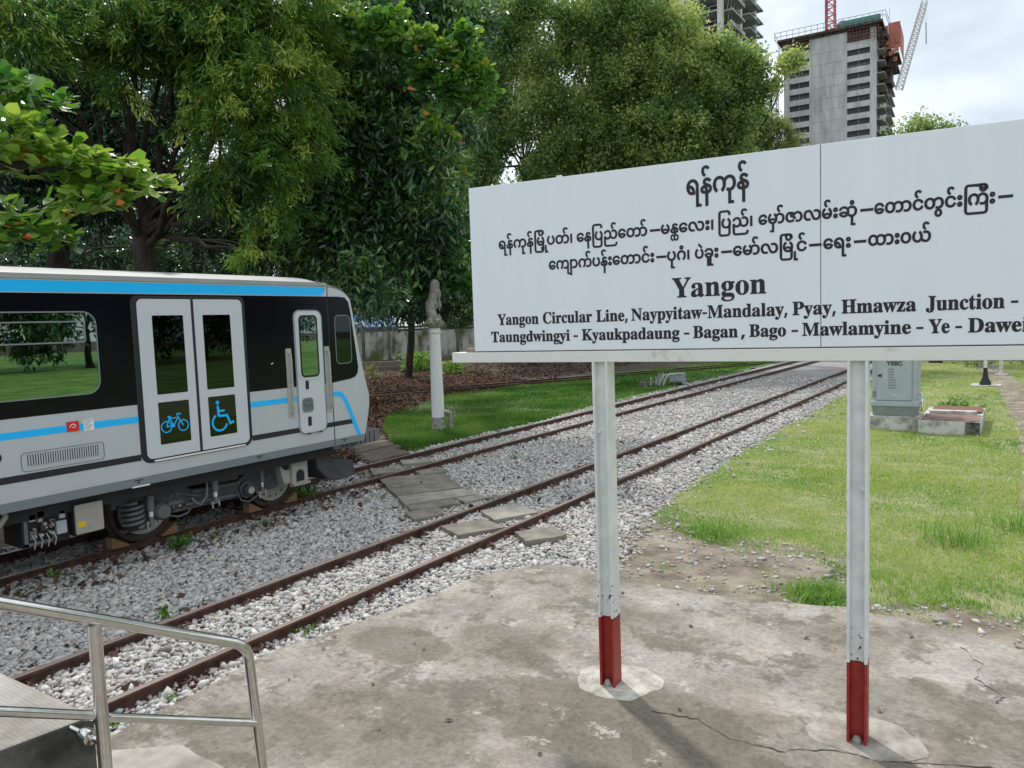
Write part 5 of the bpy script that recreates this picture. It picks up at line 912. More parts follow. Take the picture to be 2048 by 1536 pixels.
M['redsign'] = mat('red enamel', (.62, .02, .02), .4)
M['white'] = mat('white vinyl', (.78, .78, .78), .5)
M['rubber'] = mat('black rubber', (.008, .008, .010), .6)
TX0 = -8.55; TC = -9.96
TR = thing('railcar', 'silver grey railcar with black window band and blue stripes, parked at the left', 'train', (TC, 2, 0))
# body shell: side profile swept across the width, nose bulging to the front
def nose(z):
    pz = [(.90, 8.38), (.98, 8.42), (1.11, 8.46), (1.45, 8.545), (1.60, 8.55), (1.9, 8.47), (2.35, 8.37), (2.9, 8.28), (3.1, 8.24), (3.2, 8.18)]
    if z <= pz[0][0]: return pz[0][1]
    for (z0, y0), (z1, y1) in zip(pz, pz[1:]):
        if z <= z1: return y0+(y1-y0)*(z-z0)/(z1-z0)
    return pz[-1][1]
us = [math.sin(math.pi/2*k/14) for k in range(-14, 15)]; hw = 1.41
ZS = [.90, .94, 1.0, 1.11, 1.25, 1.45, 1.6, 1.75, 1.9, 2.1, 2.35, 2.6, 2.9, 3.1, 3.2]
mb = MB(); prof = []
for u in us:
    bulge = .26*(1-abs(u)**4); rz = 3.29+.20*(1-abs(u)**3.2)
    pl = [(-14, .90), (-14, 3.0), (-14, rz)]+[(7.6-1.5*k, rz) for k in range(0, 0)]
    pl += [(4, rz), (7.3, rz), (7.75, rz-.005), (7.98, rz-.035), (8.10+bulge*.6, rz-.075), (nose(3.2)+bulge*.9-.02, 3.18+(rz-3.29)*.3)]
    pl += [(nose(z)+bulge, z) for z in reversed(ZS[:-1])]
    prof.append([(TC+hw*u, p[0], p[1]) for p in pl])
n = len(prof[0]); mb.add([p for r_ in prof for p in r_], [])
for k in range(len(us)-1):
    for i in range(n):
        f = (k*n+i, k*n+(i+1) % n, (k+1)*n+(i+1) % n, (k+1)*n+i); mb.f.append(list(f))
        zz = sum(mb.v[j][2] for j in f)/4; yy = sum(mb.v[j][1] for j in f)/4
        mb.m.append(3 if (zz > 3.225 and yy > 7.75) else 1 if (zz > 3.27 and yy < 8.0) else (2 if (1.9 < zz < 3.12 and yy > 8.2 and abs(us[k]) < .93 and abs(us[k+1]) < .93) else 0))
mb.f.append(list(range(n))); mb.m.append(0); mb.f.append([(len(us)-1)*n+i for i in range(n)]); mb.m.append(0)
body = mb.build('body', [M['silver'], M['roofgrey'], M['blackgloss'], M['capgrey']], TR, True)
def plate(name, poly, m, d0, d1, parent=body, bevel=0.):
    'flat piece on the near side of the body, between d0 and d1 metres proud of it'
    mb = MB(); mb.prism(poly, 'x', TX0+d0, TX0+d1); return mb.build(name, m, parent, bevel=bevel)
def strip(name, pts, w, m, d0, d1, parent=body, closed=False):
    mb = MB()
    for q in ribbon(pts, w, closed): mb.prism([(p.x, p.y) for p in q], 'x', TX0+d0, TX0+d1)
    return mb.build(name, m, parent)
YB = -13.9
plate('roof_gutter', rrect(YB, 7.77, 3.292, 3.345, .01), M['roofgrey'], -.05, .012)
plate('roof_stripe', rrect(YB, 7.74, 3.155, 3.275, (0, .10, .04, 0)), M['blue'], -.001, .003)
band = plate('window_band', [(YB, 1.852), (7.775, 1.852), (7.775, 3.142), (YB, 3.142)], M['blackgloss'], -.001, .003)
plate('cab_side_window', [(7.795, 1.853)]+[(8.17, 1.885), (8.27, 1.91), (8.325, 1.97), (8.34, 2.06), (8.30, 2.4), (8.235, 2.9), (8.20, 3.06), (8.13, 3.13), (7.99, 3.142), (7.795, 3.142)], M['blackgloss'], -.001, .004)
strip('window_seal', rrect(7.90, 8.21, 2.13, 2.86, .07), .012, M['skirt'], .004, .009, closed=True)
plate('window', rrect(7.906, 8.204, 2.136, 2.854, .065), M['glass'], .004, .007)
strip('body_joint', [(7.785, .91), (7.785, 3.29)], .012, M['rubber'], -.001, .0045)
plate('waist_stripe', rrect(YB, 4.775, 1.642, 1.715, 0), M['blue'], -.001, .003)
plate('waist_stripe', rrect(6.325, 7.115, 1.642, 1.715, 0), M['blue'], -.001, .003)
strip('waist_stripe', [(7.645, 1.679), (7.86, 1.679), (7.93, 1.672), (7.98, 1.645), (8.03, 1.58), (8.10, 1.44), (8.325, .925)], .074, M['blue'], .0, .0038)
plate('sill_stripe', rrect(YB, 4.775, 1.19, 1.262, 0), M['darkstripe'], -.001, .003)
plate('sill_stripe', rrect(6.325, 8.17, 1.19, 1.262, 0), M['darkstripe'], -.001, .0028)
plate('skirt', [(YB, .895), (8.37, .895), (8.41, .995), (YB, .995)], M['skirt'], -.001, .004)
plate('lifting_mark', rrect(4.64, 4.85, .885, .90, 0), M['white'], -.02, .012)
for y in (4.72, 6.42, 7.98):
    strip('jack_mark', [(y-.05, .965), (y+.05, .965)], .012, M['rubber'], .003, .0065); plate('jack_mark', [(y-.02, .93), (y+.02, .93), (y, .955)], M['rubber'], .003, .0065)
# passenger window with hopper, further ones out of the picture
for k in range(3):
    y1 = 4.365-4.9*k; y0 = y1-2.1
    w = plate('window', rrect(y0, y1, 2.035, 2.94, .14), M['mirror'], .003, .006, band)
    strip('window_seal', rrect(y0, y1, 2.035, 2.94, .14), .014, M['skirt'], .003, .0085, w, True)
    strip('hopper_frame', rrect(y0+.14, y1-.125, 2.61, 2.835, .025), .016, M['skirt'], .006, .010, w, True)
# entrance with two sliding leaves
def entrance(dy):
    fr = plate('door_frame', rrect(4.775+dy, 6.325+dy, 1.14, 3.125, (.12, .12, .08, .08)), M['rubber'], -.001, .0055)
    for (a, b, rr, wy, icon) in ((4.845, 5.535, (.07, .0, .0, .07), (5.02, 5.42), 'bike'), (5.575, 6.275, (0, .07, .07, 0), (5.69, 6.085), 'chair')):
        lf = plate('door', rrect(a+dy, b+dy, 1.185, 3.085, rr), M['doorwhite'], .004, .016, fr, bevel=.004)
        plate('window', rrect(wy[0]+dy, wy[1]+dy, 1.945, 2.89, .012), M['glass'], .015, .0185, lf)
        plate('window', rrect(wy[0]+dy, wy[1]+dy, 1.34, 1.848, .012), M['glass'], .015, .0185, lf)
        if dy == 0:
            mb = MB()
            def st(pts, w, closed=False):
                for q in ribbon(pts, w, closed): mb.prism([(p.x, p.y) for p in q], 'x', TX0+.018+.0003*len(mb.f)/60, TX0+.0205+.0003*len(mb.f)/60)
            circ = lambda cy, cz, r_, n_=24, a0=0, a1=360: [(cy+r_*math.cos(R(a0+(a1-a0)*i/n_)), cz+r_*math.sin(R(a0+(a1-a0)*i/n_))) for i in range(n_ + (0 if a1-a0 == 360 else 1))]
            if icon == 'bike':
                cyl_, cz = 5.222, 1.555
                st(circ(5.105, 1.545, .066), .013, True); st(circ(5.325, 1.540, .066), .013, True)
                st([(5.105, 1.545), (5.145, 1.645), (5.262, 1.642), (5.195, 1.552), (5.148, 1.648)], .014); st([(5.195, 1.552), (5.105, 1.545)], .013)
                st([(5.325, 1.540), (5.262, 1.645), (5.248, 1.688), (5.285, 1.692), (5.297, 1.672)], .014); st([(5.125, 1.664), (5.168, 1.662)], .020); st([(5.148, 1.645), (5.146, 1.664)], .013); st(circ(5.195, 1.552, .016, 12), .010, True)
            else:
                for q in ribbon(circ(5.818, 1.765, .012, 12), .026, True): mb.prism([(p.x, p.y) for p in q], 'x', TX0+.018, TX0+.0205)
                st([(5.818, 1.725), (5.823, 1.59)], .032); st([(5.823, 1.655), (5.915, 1.655)], .026); st([(5.823, 1.592), (5.945, 1.588), (5.99, 1.478), (6.045, 1.497)], .03)
                st(circ(5.835, 1.508, .106, 22, 118, 345), .026)
            mb.build('pictogram', M['blue'], lf)
    plate('door_joint', rrect(5.538+dy, 5.572+dy, 1.19, 3.08, 0), M['darkstripe'], .005, .011, fr)
    plate('sill', rrect(4.93+dy, 6.2+dy, 1.150, 1.168, .004), M['white'], .005, .022, fr)
entrance(0); entrance(-6.8)
# cab door with handles
cd = plate('cab_door', rrect(7.12, 7.64, 1.155, 2.945, .11), M['doorwhite'], -.001, .016, body, bevel=.006)
strip('door_rim', rrect(7.128, 7.632, 1.163, 2.937, .105), .012, M['skirt'], .015, .0195, cd, True)
strip('window_rim', rrect(7.18, 7.56, 1.955, 2.885, .09), .03, M['doorwhite'], .015, .024, cd, True)
plate('window_gasket', rrect(7.195, 7.545, 1.97, 2.87, .08), M['rubber'], .015, .021, cd)
plate('window', rrect(7.225, 7.515, 2.0, 2.84, .055), M['mirror'], .02, .0235, cd)
plate('latch', rrect(7.27, 7.33, 1.80, 1.925, .006), M['rubber'], .015, .019, cd)
plate('latch', rrect(7.28, 7.345, 1.265, 1.40, .006), M['rubber'], .015, .019, cd)
h_ = strip('handle_recess', rrect(7.20, 7.385, 1.475, 1.67, .045), .018, M['skirt'], .015, .022, cd, True)
plate('door_handle', rrect(7.225, 7.36, 1.575, 1.60, .01), M['bogiel'], .016, .034, cd); plate('recess_plate', rrect(7.21, 7.375, 1.485, 1.66, .04), M['bogiel'], .015, .0172, cd)
for y in (7.26, 7.48): plate('hinge', rrect(y, y+.06, 1.148, 1.166, .004), M['rubber'], .012, .024, cd)
for y in (7.005, 7.715):
    g_ = plate('handle_recess', rrect(y-.05, y+.05, 1.41, 2.405, .02), M['nickel'], .002, .006)
    mb = MB(); x = TX0; mb.tube([(x+.004, y, 2.34), (x+.05, y, 2.32), (x+.055, y, 2.27), (x+.055, y, 1.55), (x+.05, y, 1.5), (x+.004, y, 1.48)], .014, 10); mb.build('grab_handle', M['nickel'], g_, True)
# plates, vent grille
rs = plate('emergency_plate', rrect(3.97, 4.10, 1.64, 1.75, .008), M['redsign'], .002, .008)
strip('symbol', [(4.035+.03*math.cos(R(a)), 1.69+.03*math.sin(R(a))) for a in range(0, 181, 20)], .009, M['white'], .008, .0095, rs); strip('symbol', [(4.03, 1.685), (4.05, 1.685)], .012, M['white'], .008, .0095, rs)
lb = plate('information_label', rrect(4.15, 4.26, 1.628, 1.752, .003), M['white'], .0025, .0048)
for k in range(6): strip('text_line', [(4.16, 1.738-.018*k), (4.25-.02*(k % 3), 1.738-.018*k)], .006, M['skirt'], .0048, .0058, lb)
vf = strip('vent_frame', rrect(3.50, 4.35, 1.285, 1.48, .04), .008, M['skirt'], -.001, .004, closed=True)
plate('vent_recess', rrect(3.56, 4.30, 1.34, 1.458, 0), M['rubber'], .0, .002, vf)
for k in range(30): plate('vent_slat', rrect(3.567+.0247*k, 3.580+.0247*k, 1.34, 1.458, 0), M['silver'], .001, .012, vf)
plate('round_port', [(3.27+.055*math.cos(R(a)), 1.47+.055*math.sin(R(a))) for a in range(0, 360, 20)], M['rubber'], -.001, .004)
plate('sensor_dot', rrect(6.70, 6.715, 2.20, 2.215, 0), M['white'], .002, .004); plate('sensor_dot', rrect(6.72, 6.735, 2.205, 2.22, 0), M['white'], .002, .004)
# underframe
mb = MB(); mb.box(TC-1.25, TC+1.2, -13.5, 8.0, .72, .93); mb.build('underframe', M['under'], TR)
def wheelset(y, parent):
    for x, s in ((FARX[1]-.01, 1), (FARX[0]+.01, -1)):
        mb = MB(); c = Vector((x, y, .43)); mb.lathe(c, [(0, -.05*s), (.30, -.05*s), (.42, -.07*s), (.455, -.065*s), (.455, -.035*s), (.43, -.03*s), (.425, .065*s), (.39, .07*s), (.36, .04*s), (.18, .03*s), (.15, .06*s), (0, .06*s)], 40, 'x')
        wh = mb.build('wheel', M['wheelsteel'], parent, True)
        mb = MB(); mb.lathe(c, [(.19, .068*s), (.33, .068*s), (.33, .088*s), (.19, .088*s)], 36, 'x')
        dk = mb.build('brake_disc', M['nickel'], wh, True)
        for k in range(14):
            w = k*2*math.pi/14; mb = MB(); mb.lathe(c+Vector((.0895*s, .26*math.cos(w), .26*math.sin(w))), [(0, -.0005), (.017, -.0005), (.017, .001), (0, .001)], 8, 'x'); mb.build('disc_hole', M['rubber'], dk)
    mb = MB(); mb.cyl((FARX[0]+.05, y, .43), (FARX[1]-.05, y, .43), .08, 14); mb.build('axle', M['wheelsteel'], parent, True)
BG = thing('bogie', None, None, (TC, 6.2, 0)); BG.parent = None; attach(BG, TR)
wheelset(5.2, BG); wheelset(7.22, BG)
XF = -9.12
mb = MB(); mb.prism([(5.05, .62), (5.35, .70), (5.60, .68), (5.72, .60), (6.45, .57), (6.62, .70), (6.80, .76), (7.10, .72), (7.12, .36), (6.98, .34), (6.78, .42), (6.66, .33), (6.46, .33), (6.07, .345), (5.71, .355), (5.55, .44), (5.36, .46), (5.2, .30), (5.1, .22), (4.78, .235), (4.8, .27), (4.98, .30), (5.06, .42)], 'x', XF-.08, XF+.03); fr_ = mb.build('side_frame', M['bogie'], BG, bevel=.012)
mb = MB(); mb.prism([(5.62, .40), (6.5, .37), (6.5, .40), (5.62, .43)], 'x', XF+.03, XF+.05); mb.prism([(5.72, .56), (6.45, .535), (6.45, .555), (5.72, .58)], 'x', XF+.03, XF+.06); mb.build('frame_flange', M['bogiel'], BG)
mb = MB(); mb.box(XF-.1, XF+.06, 4.66, 5.12, .60, .74); mb.box(XF-.06, XF+.07, 4.63, 4.70, .56, .76); mb.build('spring_seat', M['bogie'], BG, bevel=.01)
mb = MB(); pts = [(XF+.02+.115*math.cos(w), 4.92+.115*math.sin(w), .285+.32*w/(2*math.pi*5)) for w in [i*2*math.pi*5/110 for i in range(111)]]
mb.tube(pts, .0235, 8); mb.build('coil_spring', M['bogiel'], BG, True)
mb = MB(); mb.cyl((XF+.02, 4.92, .25), (XF+.02, 4.92, .6), .075, 14); mb.build('spring_core', M['under'], BG, True)
def damper(y, z0, z1, r, x):
    mb = MB(); mb.lathe((x, y, 0), [(.0, z0-.04), (r*.7, z0-.04), (r*.7, z0+.02), (r*.55, z0+.03), (r*.55, z0+.12), (r, z0+.12), (r, z1-.03), (r*.6, z1-.02), (r*.6, z1+.03), (0, z1+.03)], 14); d_ = mb.build('damper', M['bogiel'], BG, True)
    mb = MB(); mb.lathe((x, y, 0), [(r*.565, z0+.035), (r*.58, z0+.035), (r*.58, z0+.10), (r*.565, z0+.10)], 14); mb.build('sticker', M['white'], d_, True)
    mb = MB(); mb.cyl((x-.02, y-.06, z0-.05), (x-.02, y+.06, z0-.05), .018, 8); mb.cyl((x, y-.05, z0-.12), (x, y-.05, z0-.02), .012, 6); mb.cyl((x, y+.05, z0-.1), (x, y+.05, z0-.02), .012, 6); mb.box(x-.03, x+.03, y-.055, y+.055, z1, z1+.03); mb.build('damper_mount', M['nickel'], d_, True)
damper(5.085, .36, .69, .045, -8.98); damper(6.0, .42, .84, .045, -8.98); damper(6.76, .40, .78, .026, -8.98)
mb = MB(); mb.lathe((XF+.05, 5.25, .42), [(0, .12), (.085, .12), (.09, .10), (.11, .08), (.12, -.02), (.12, -.06)], 28, 'x'); mb.build('axle_box', M['bogiel'], BG, True)
mb = MB(); mb.lathe((XF+.05, 6.55, .43), [(0, .11), (.04, .11), (.04, .09), (.075, .085), (.085, .03), (.12, .02), (.12, -.06)], 28, 'x'); mb.build('axle_box', M['bogie'], BG, True)
mb = MB(); mb.lathe((XF+.05, 6.55, .43), [(0, .128), (.05, .128), (.05, .11), (.0, .108)], 18, 'x'); mb.build('axle_cap', M['nickel'], BG, True)
mb = MB(); mb.tube([(XF+.06, 5.95, .86), (XF+.1, 5.92, .7), (XF+.12, 5.88, .48), (XF+.1, 5.80, .38), (XF+.06, 5.74, .43), (XF+.05, 5.70, .5)], .018, 8); mb.build('hose', M['skirt'], BG, True)
mb = MB(); mb.tube([(XF+.06, 5.36, .33), (XF+.07, 5.5, .29), (XF+.07, 5.62, .31), (XF+.06, 5.68, .36)], .011, 8); mb.tube([(XF+.06, 6.38, .45), (XF+.08, 6.44, .3), (XF+.08, 6.56, .25), (XF+.07, 6.72, .31)], .011, 8); mb.tube([(XF+.05, 5.45, .62), (XF+.06, 5.6, .56), (XF+.06, 5.8, .50)], .01, 8); mb.build('cable', M['bogiel'], BG, True)
mb = MB()
for y, z in ((5.42, .58), (5.5, .57), (6.86, .53), (6.94, .53), (5.47, .50)): mb.cyl((XF+.03, y, z), (XF+.048, y, z), .018, 8)
mb.box(XF+.03, XF+.05, 5.38, 5.58, .45, .50); mb.build('bolt', M['bogiel'], BG, True)
mb = MB(); mb.cyl((XF-.1, 6.1, .66), (XF+.02, 6.1, .66), .05, 12); mb.box(XF-.06, XF+.03, 6.0, 6.45, .60, .66); mb.build('air_spring_base', M['bogie'], BG)
mb = MB(); mb.box(TC-.8, TC+.72, 5.9, 6.5, .35, .7); mb.build('bolster', M['under'], BG)
# sanding bracket, plough, coupler, front step
mb = MB(); mb.prism([(7.06, .74), (7.10, .66), (7.17, .60), (7.30, .60), (7.30, .385), (7.14, .39), (7.10, .5)], 'x', XF-.05, XF+.16); mb.build('sand_box', M['nickel'], TR, bevel=.015)
hole = [(7.40+.075*math.cos(R(a)), .50+.075*math.sin(R(a))) for a in range(0, 181, 20)]+[(7.325, .40), (7.475, .40)]
mb = MB(); mb.prism([(7.25, .72), (7.55, .72), (7.55, .33), (7.25, .33)], 'x', XF+.12, XF+.20); g_ = mb.build('guard_plate', M['nickel'], TR, bevel=.008)
mb = MB(); mb.prism(hole, 'x', XF+.2, XF+.203); mb.build('opening', M['under'], g_); mb = MB(); mb.box(XF+.19, XF+.24, 7.25, 7.56, .345, .38); mb.box(XF+.12, XF+.25, 7.27, 7.54, .72, .755); mb.build('foot_lip', M['nickel'], g_, bevel=.005)
mb = MB(); mb.box(XF-.1, XF+.1, 7.56, 7.62, .45, .74); mb.build('hanger', M['bogiel'], TR)
mb = MB(); mb.prism([(7.75, .80), (8.1, .62), (8.55, .52), (8.58, .27), (8.2, .25), (8.0, .30), (7.8, .5)], 'x', -11.0, -8.98); mb.build('plough', M['bogie'], TR, bevel=.02)
mb = MB(); mb.prism([(8.12, .8), (8.75, .8), (8.7, .6), (8.5, .52), (8.25, .54)], 'x', TC-.3, TC+.35); mb.build('coupler', M['under'], TR, bevel=.03)
mb = MB(); mb.prism([(7.9, .80), (8.80, .80), (8.92, .82), (8.92, 1.0), (8.80, 1.02), (8.3, .93), (7.9, .92)], 'x', TC-1.2, TC+1.24); fs_ = mb.build('front_step', M['bogiel'], TR, bevel=.01)
for k in range(8):
    mb = MB(); y = 8.08+.1*k; mb.box(TC+1.24, TC+1.252, y, y+.012, .81, .93+.01*k); mb.build('step_rib', M['bogie'], fs_)
mb = MB(); mb.tube([(-8.75, 8.05, .86), (-8.65, 8.2, .78), (-8.66, 8.3, .84)], .012, 8); mb.build('hose', M['bogiel'], TR, True)
# equipment boxes under the floor
XB = -8.75
mb = MB(); mb.box(XB-.5, XB-.06, 3.55, 4.03, .42, .86); eq = mb.build('equipment_rack', M['under'], TR)
mb = MB(); mb.box(XB-.06, XB-.02, 3.56, 3.595, .44, .84); mb.box(XB-.06, XB-.02, 3.56, 3.87, .44, .47); mb.box(XB-.06, XB-.02, 3.84, 3.87, .44, .55); mb.build('rack_bar', M['bogiel'], eq)
for (a, b, c, d, m) in ((3.61, 3.68, .70, .78, 'beige'), (3.69, 3.77, .73, .80, 'beige'), (3.70, 3.745, .68, .72, 'beige'), (3.88, 3.99, .50, .645, 'cabinet'), (3.92, 3.98, .67, .76, 'cabinet'), (3.61, 3.68, .5, .6, 'bogiel'), (3.72, 3.80, .58, .66, 'wheelsteel')):
    mb = MB(); mb.box(XB-.06, XB-.01, a, b, c, d); mb.build('module', M[m], eq, bevel=.006)
mb = MB()
rr = random.Random(4)
for k in range(14):
    y, z = rr.uniform(3.6, 3.86), rr.uniform(.52, .7); mb.cyl((XB-.05, y, z), (XB-.0, y, z), rr.uniform(.008, .02), 8)
for k in range(4): y = 3.63+.07*k; mb.tube([(XB-.01, y, .55), (XB+.01, y+.02, .48), (XB-.01, y+.01, .40)], .007, 6)
mb.build('fitting', M['nickel'], eq, True)
mb = MB(); mb.box(XB-.5, XB+.02, 4.05, 4.37, .44, .80); mb.build('equipment_box', M['under'], TR)
mb = MB(); mb.prism(rrect(4.055, 4.365, .455, .79, .02), 'x', XB+.02, XB+.05); lid = mb.build('box_lid', M['beige'], TR, bevel=.008)
mb = MB(); mb.prism([(4.08, .535), (4.165, .535), (4.165, .60), (4.08, .60)], 'x', XB+.05, XB+.052); mb.build('warning_label', M['yellow'], lid)
mb = MB()
for y, z in ((4.10, .76), (4.30, .76), (4.20, .53)): mb.cyl((XB+.05, y, z), (XB+.06, y, z), .012, 10)
mb.build('lid_bolt', M['nickel'], lid, True)
mb = MB(); mb.box(XB-.6, XB-.1, -4, 3.3, .35, .8); mb.build('equipment_box', M['under'], TR); mb = MB(); mb.tube([(XB, 3.37, .9), (XB+.02, 3.38, .82), (XB, 3.33, .74), (XB-.03, 3.25, .7)], .03, 10); mb.build('hose', M['beige'], TR, True)
# wooden wedges chocking the wheels
for (y, s, lab) in ((4.87, 1, 'brown wooden wedge behind the left wheel of the railcar'), (5.53, -1, 'brown wooden wedge in front of the left wheel of the railcar'), (6.89, 1, 'brown wooden wedge behind the right wheel of the railcar'), (7.55, -1, 'brown wooden wedge in front of the right wheel, by the weeds')):
    mb = MB(); mb.prism([(y-.11*s, .002), (y+.11*s, .002), (y+.11*s, .02), (y-.08*s, .14), (y-.11*s, .14)], 'x', -9.49, -9.34)
    tag(mb.build('wheel_wedge', M['wood'], bevel=.004), lab, 'wooden wedge', 'wooden wedges under the wheels')

# ---------------------------------------------------------------- boundary wall, shed, timber pile beyond the tracks
M['wall'] = mat('mossy whitewashed concrete', (.10, .10, .04), .9, (.46, .47, .43), 1.1, 10, bump=.3, bscale=9, pos=(.36, .56), stretch=(1, 1, .6))
M['wallpost'] = mat('dark streaked concrete post', (.05, .05, .03), .9, (.25, .25, .21), 2, 8, stretch=(1, 1, .2))
WA, WD = Vector((-40.5, 40.1, 0)), Vector((1.3, 11.7, 0)).normalized(); WN = Vector((WD.y, -WD.x, 0))
BW = thing('boundary_wall', 'mossy precast concrete boundary wall behind the trees', 'boundary wall', WA)
for i in range(-6, 16):
    p = WA+WD*(2.5*i); z0 = .0; z1 = 2.34-.012*(i)
    mb = MB(); mb.obox(p, WD, WN, Vector((0, 0, 1)), .12, 2.38, -.05, .05, z0, z1); mb.obox(p, WD, WN, Vector((0, 0, 1)), .12, 2.38, -.08, .08, z0, .45); mb.build('wall_panel', M['wall'], BW)
    mb = MB(); mb.obox(p, WD, WN, Vector((0, 0, 1)), -.12, .12, -.12, .12, z0, z1+.05); mb.build('wall_post', M['wallpost'], BW)
mb = MB(); rr = random.Random(3)
for i in range(40):
    for k in range(3):
        if rr.random() < .2 and k == 2: continue
        a = -6+1.25*i+.4*(k % 2); mb.obox(WA-WN*1.4, WD, WN, Vector((0, 0, 1)), a, a+1.16, -.12, .12, 2.1+.22*k, 2.30+.22*k)
    if i % 3 == 0: mb.obox(WA-WN*1.4, WD, WN, Vector((0, 0, 1)), -6+1.25*i, -5.85+1.25*i, -.1, .1, 0, 2.1)
tag(mb.build('block_wall', mat('dark grey blocks', (.06, .06, .055), .9, (.17, .17, .16), 1.5)), 'dark grey block wall showing above the boundary wall', 'block wall')
SH = thing('shed', 'shed with a blue and white striped roof behind the boundary wall', 'shed', at(735, 655, 62)-Vector((0, 0, 2.6)))
c = at(735, 655, 62); u = Vector((.72, .69, 0)); w = Vector((-.69, .72, 0)); Z = Vector((0, 0, 1))
M['bluetin'] = mat('blue tin', (.10, .22, .55), .4); M['whitetin'] = mat('pale tin', (.62, .68, .78), .4)
mb = MB()
for k in range(26):
    a = -4.2+.27*k; mb.mi = k % 2
    f = lambda s: c+u*(a+.27*s)
    mb.add([f(0)+w*-.3, f(1)+w*-.3, f(1)+w*1.8+Z*1.05-u*.9, f(0)+w*1.8+Z*1.05-u*.9], [(0, 1, 2, 3)])
    mb.add([f(0)+w*-.3-Z*.04, f(1)+w*-.3-Z*.04, f(1)+w*1.8+Z*1.01-u*.9, f(0)+w*1.8+Z*1.01-u*.9], [(0, 3, 2, 1)])
mb.build('roof', [M['bluetin'], M['whitetin']], SH)
mb = MB(); mb.obox(c, u, w, Z, -4.0, 2.5, 0, 3.2, -3, .0); mb.build('wall', mat('dark shed boards', (.03, .03, .03), .9), SH)
TP = thing('timber_pile', 'dark pile of old sleepers in front of the boundary wall', 'timber pile', (-31, 32, -.05))
c = at(800, 735, 46); c.z = -.02
for k in range(7):
    mb = MB(); a = rr.uniform(-.4, .3); mb.obox(c+Vector((-.64, .77, 0))*(.5*(k % 3)), Vector((.77, .64, 0)), Vector((-.64, .77, 0)), Z, -2.6+a, 2.3+a, -.14, .14, .22*(k//3), .22*(k//3)+.2)
    mb.build('sleeper', M['sleeper'] if k != 4 else M['board'], TP, bevel=.01)

# brown wall far behind the cabinet
mb = MB(); mb.box(-4, 16, 46, 46.25, -.2, 2.4)
for i in range(9): mb.box(-4+2.5*i, -3.7+2.5*i, 45.9, 45.997, -.2, 2.5)
tag(mb.build('brick_wall', mat('dark red brown brick', (.05, .025, .02), .9, (.13, .075, .06), 2, 9, stretch=(1, 1, 4))), 'dark reddish brown wall far behind the signal cabinet', 'wall')

# ---------------------------------------------------------------- two unfinished towers with cranes
M['conc'] = mat('raw tower concrete', (.22, .22, .215), .9, (.44, .44, .435), .22, 10, pos=(.3, .65), stretch=(1, 1, .35))
M['concl'] = mat('paler tower concrete', (.38, .385, .39), .9, (.64, .645, .65), .55, 12, stretch=(1, 1, .22), pos=(.3, .62))
M['dark'] = mat('unlit interior', (.06, .062, .075), .9)
M['form'] = mat('dark formwork', (.035, .03, .03), .9, (.13, .09, .08), .8, 8)
M['scaf'] = mat('rusty scaffold', (.20, .09, .07), .8)
M['guard'] = mat('grey guard rail', (.30, .33, .35), .6)
M['net_orange'] = mat('orange safety net', (.52, .19, .13), .9, (.36, .14, .11), .9, 8)
M['net_green'] = mat('green safety net', (.10, .26, .22), .9)
M['crane_red'] = mat('red crane paint', (.55, .05, .05), .5); M['crane_white'] = mat('pale crane paint', (.62, .60, .60), .5)
T1 = thing('unfinished_tower', 'grey unfinished concrete tower with two columns of dark windows and a red crane mast', 'tower', (-39, 200, 0), 'unfinished towers'); T1.rotation_euler = (0, 0, R(3.7))
# local axes: u along the face, v into the depth; origin at the right front corner
O1 = Vector((-29.1, 200.9, 0)); ux = Vector((math.cos(R(3.7)), math.sin(R(3.7)), 0)); vx = Vector((-.05, 1, 0)).normalized()
WID, DEP, ZT = 20.9, 42., 66.8
def bx(mb, u0, u1, v0, v1, z0, z1): return mb.obox(O1, ux, vx, Z, u0, u1, v0, v1, z0, z1)
mb = MB(); ST_ = 2.72
cols = ((-WID+1.3, -WID+6.0), (-6.35, -1.35))
edges = [-WID, cols[0][0], cols[0][1], cols[1][0], cols[1][1], 0]
for a, b in ((edges[0], edges[1]), (edges[2], edges[3]), (edges[4], edges[5])): bx(mb, a, b, 0, .4, 0, ZT+2.6)
rows = [ZT-1.75-ST_*i for i in range(24)]
for (a, b) in cols:
    zt_ = ZT
    for z in rows: bx(mb, a, b, .02, .4, z, zt_); zt_ = z-1.38
    bx(mb, a, b, .02, .4, 0, zt_)
bx(mb, -.4, 0, .42, DEP, 0, ZT); mb.build('wall', M['concl'], T1)
for (a, b) in cols:
    for i, z in enumerate(rows[:14]):
        w_ = MB(); bx(w_, a+.01, b-.01, .45, .55, z-1.37, z-.01); wd = w_.build('window', M['dark'], T1)
        w_ = MB(); bx(w_, (a+b)/2-.04, (a+b)/2+.04, .3, .44, z-1.37, z-.01)
        if i in (1, 3, 8): bx(w_, a+.2, b-.2, .3, .44, z-1.0, z-.92)
        w_.build('mullion', M['guard'], wd)
mb = MB()
for i in range(26):
    bx(mb, .02, 1.7, 1.5, 9, ZT-2.4-ST_*i, ZT-2.2-ST_*i); bx(mb, .02, 1.3, 24+(i % 2), 38, ZT-2.4-ST_*i, ZT-2.2-ST_*i)
mb.build('balcony', M['conc'], T1)
mb = MB()
for i in range(25): bx(mb, -WID+6.3, -6.6, -.03, -.002, ZT-1.2-ST_*i, ZT-1.13-ST_*i)
for a in (-14.4, -12.3, -10.2, -8.3): bx(mb, a, a+.05, -.03, -.002, 10, ZT+2.5)
mb.build('pour_joint', M['conc'], T1)
mb = MB()
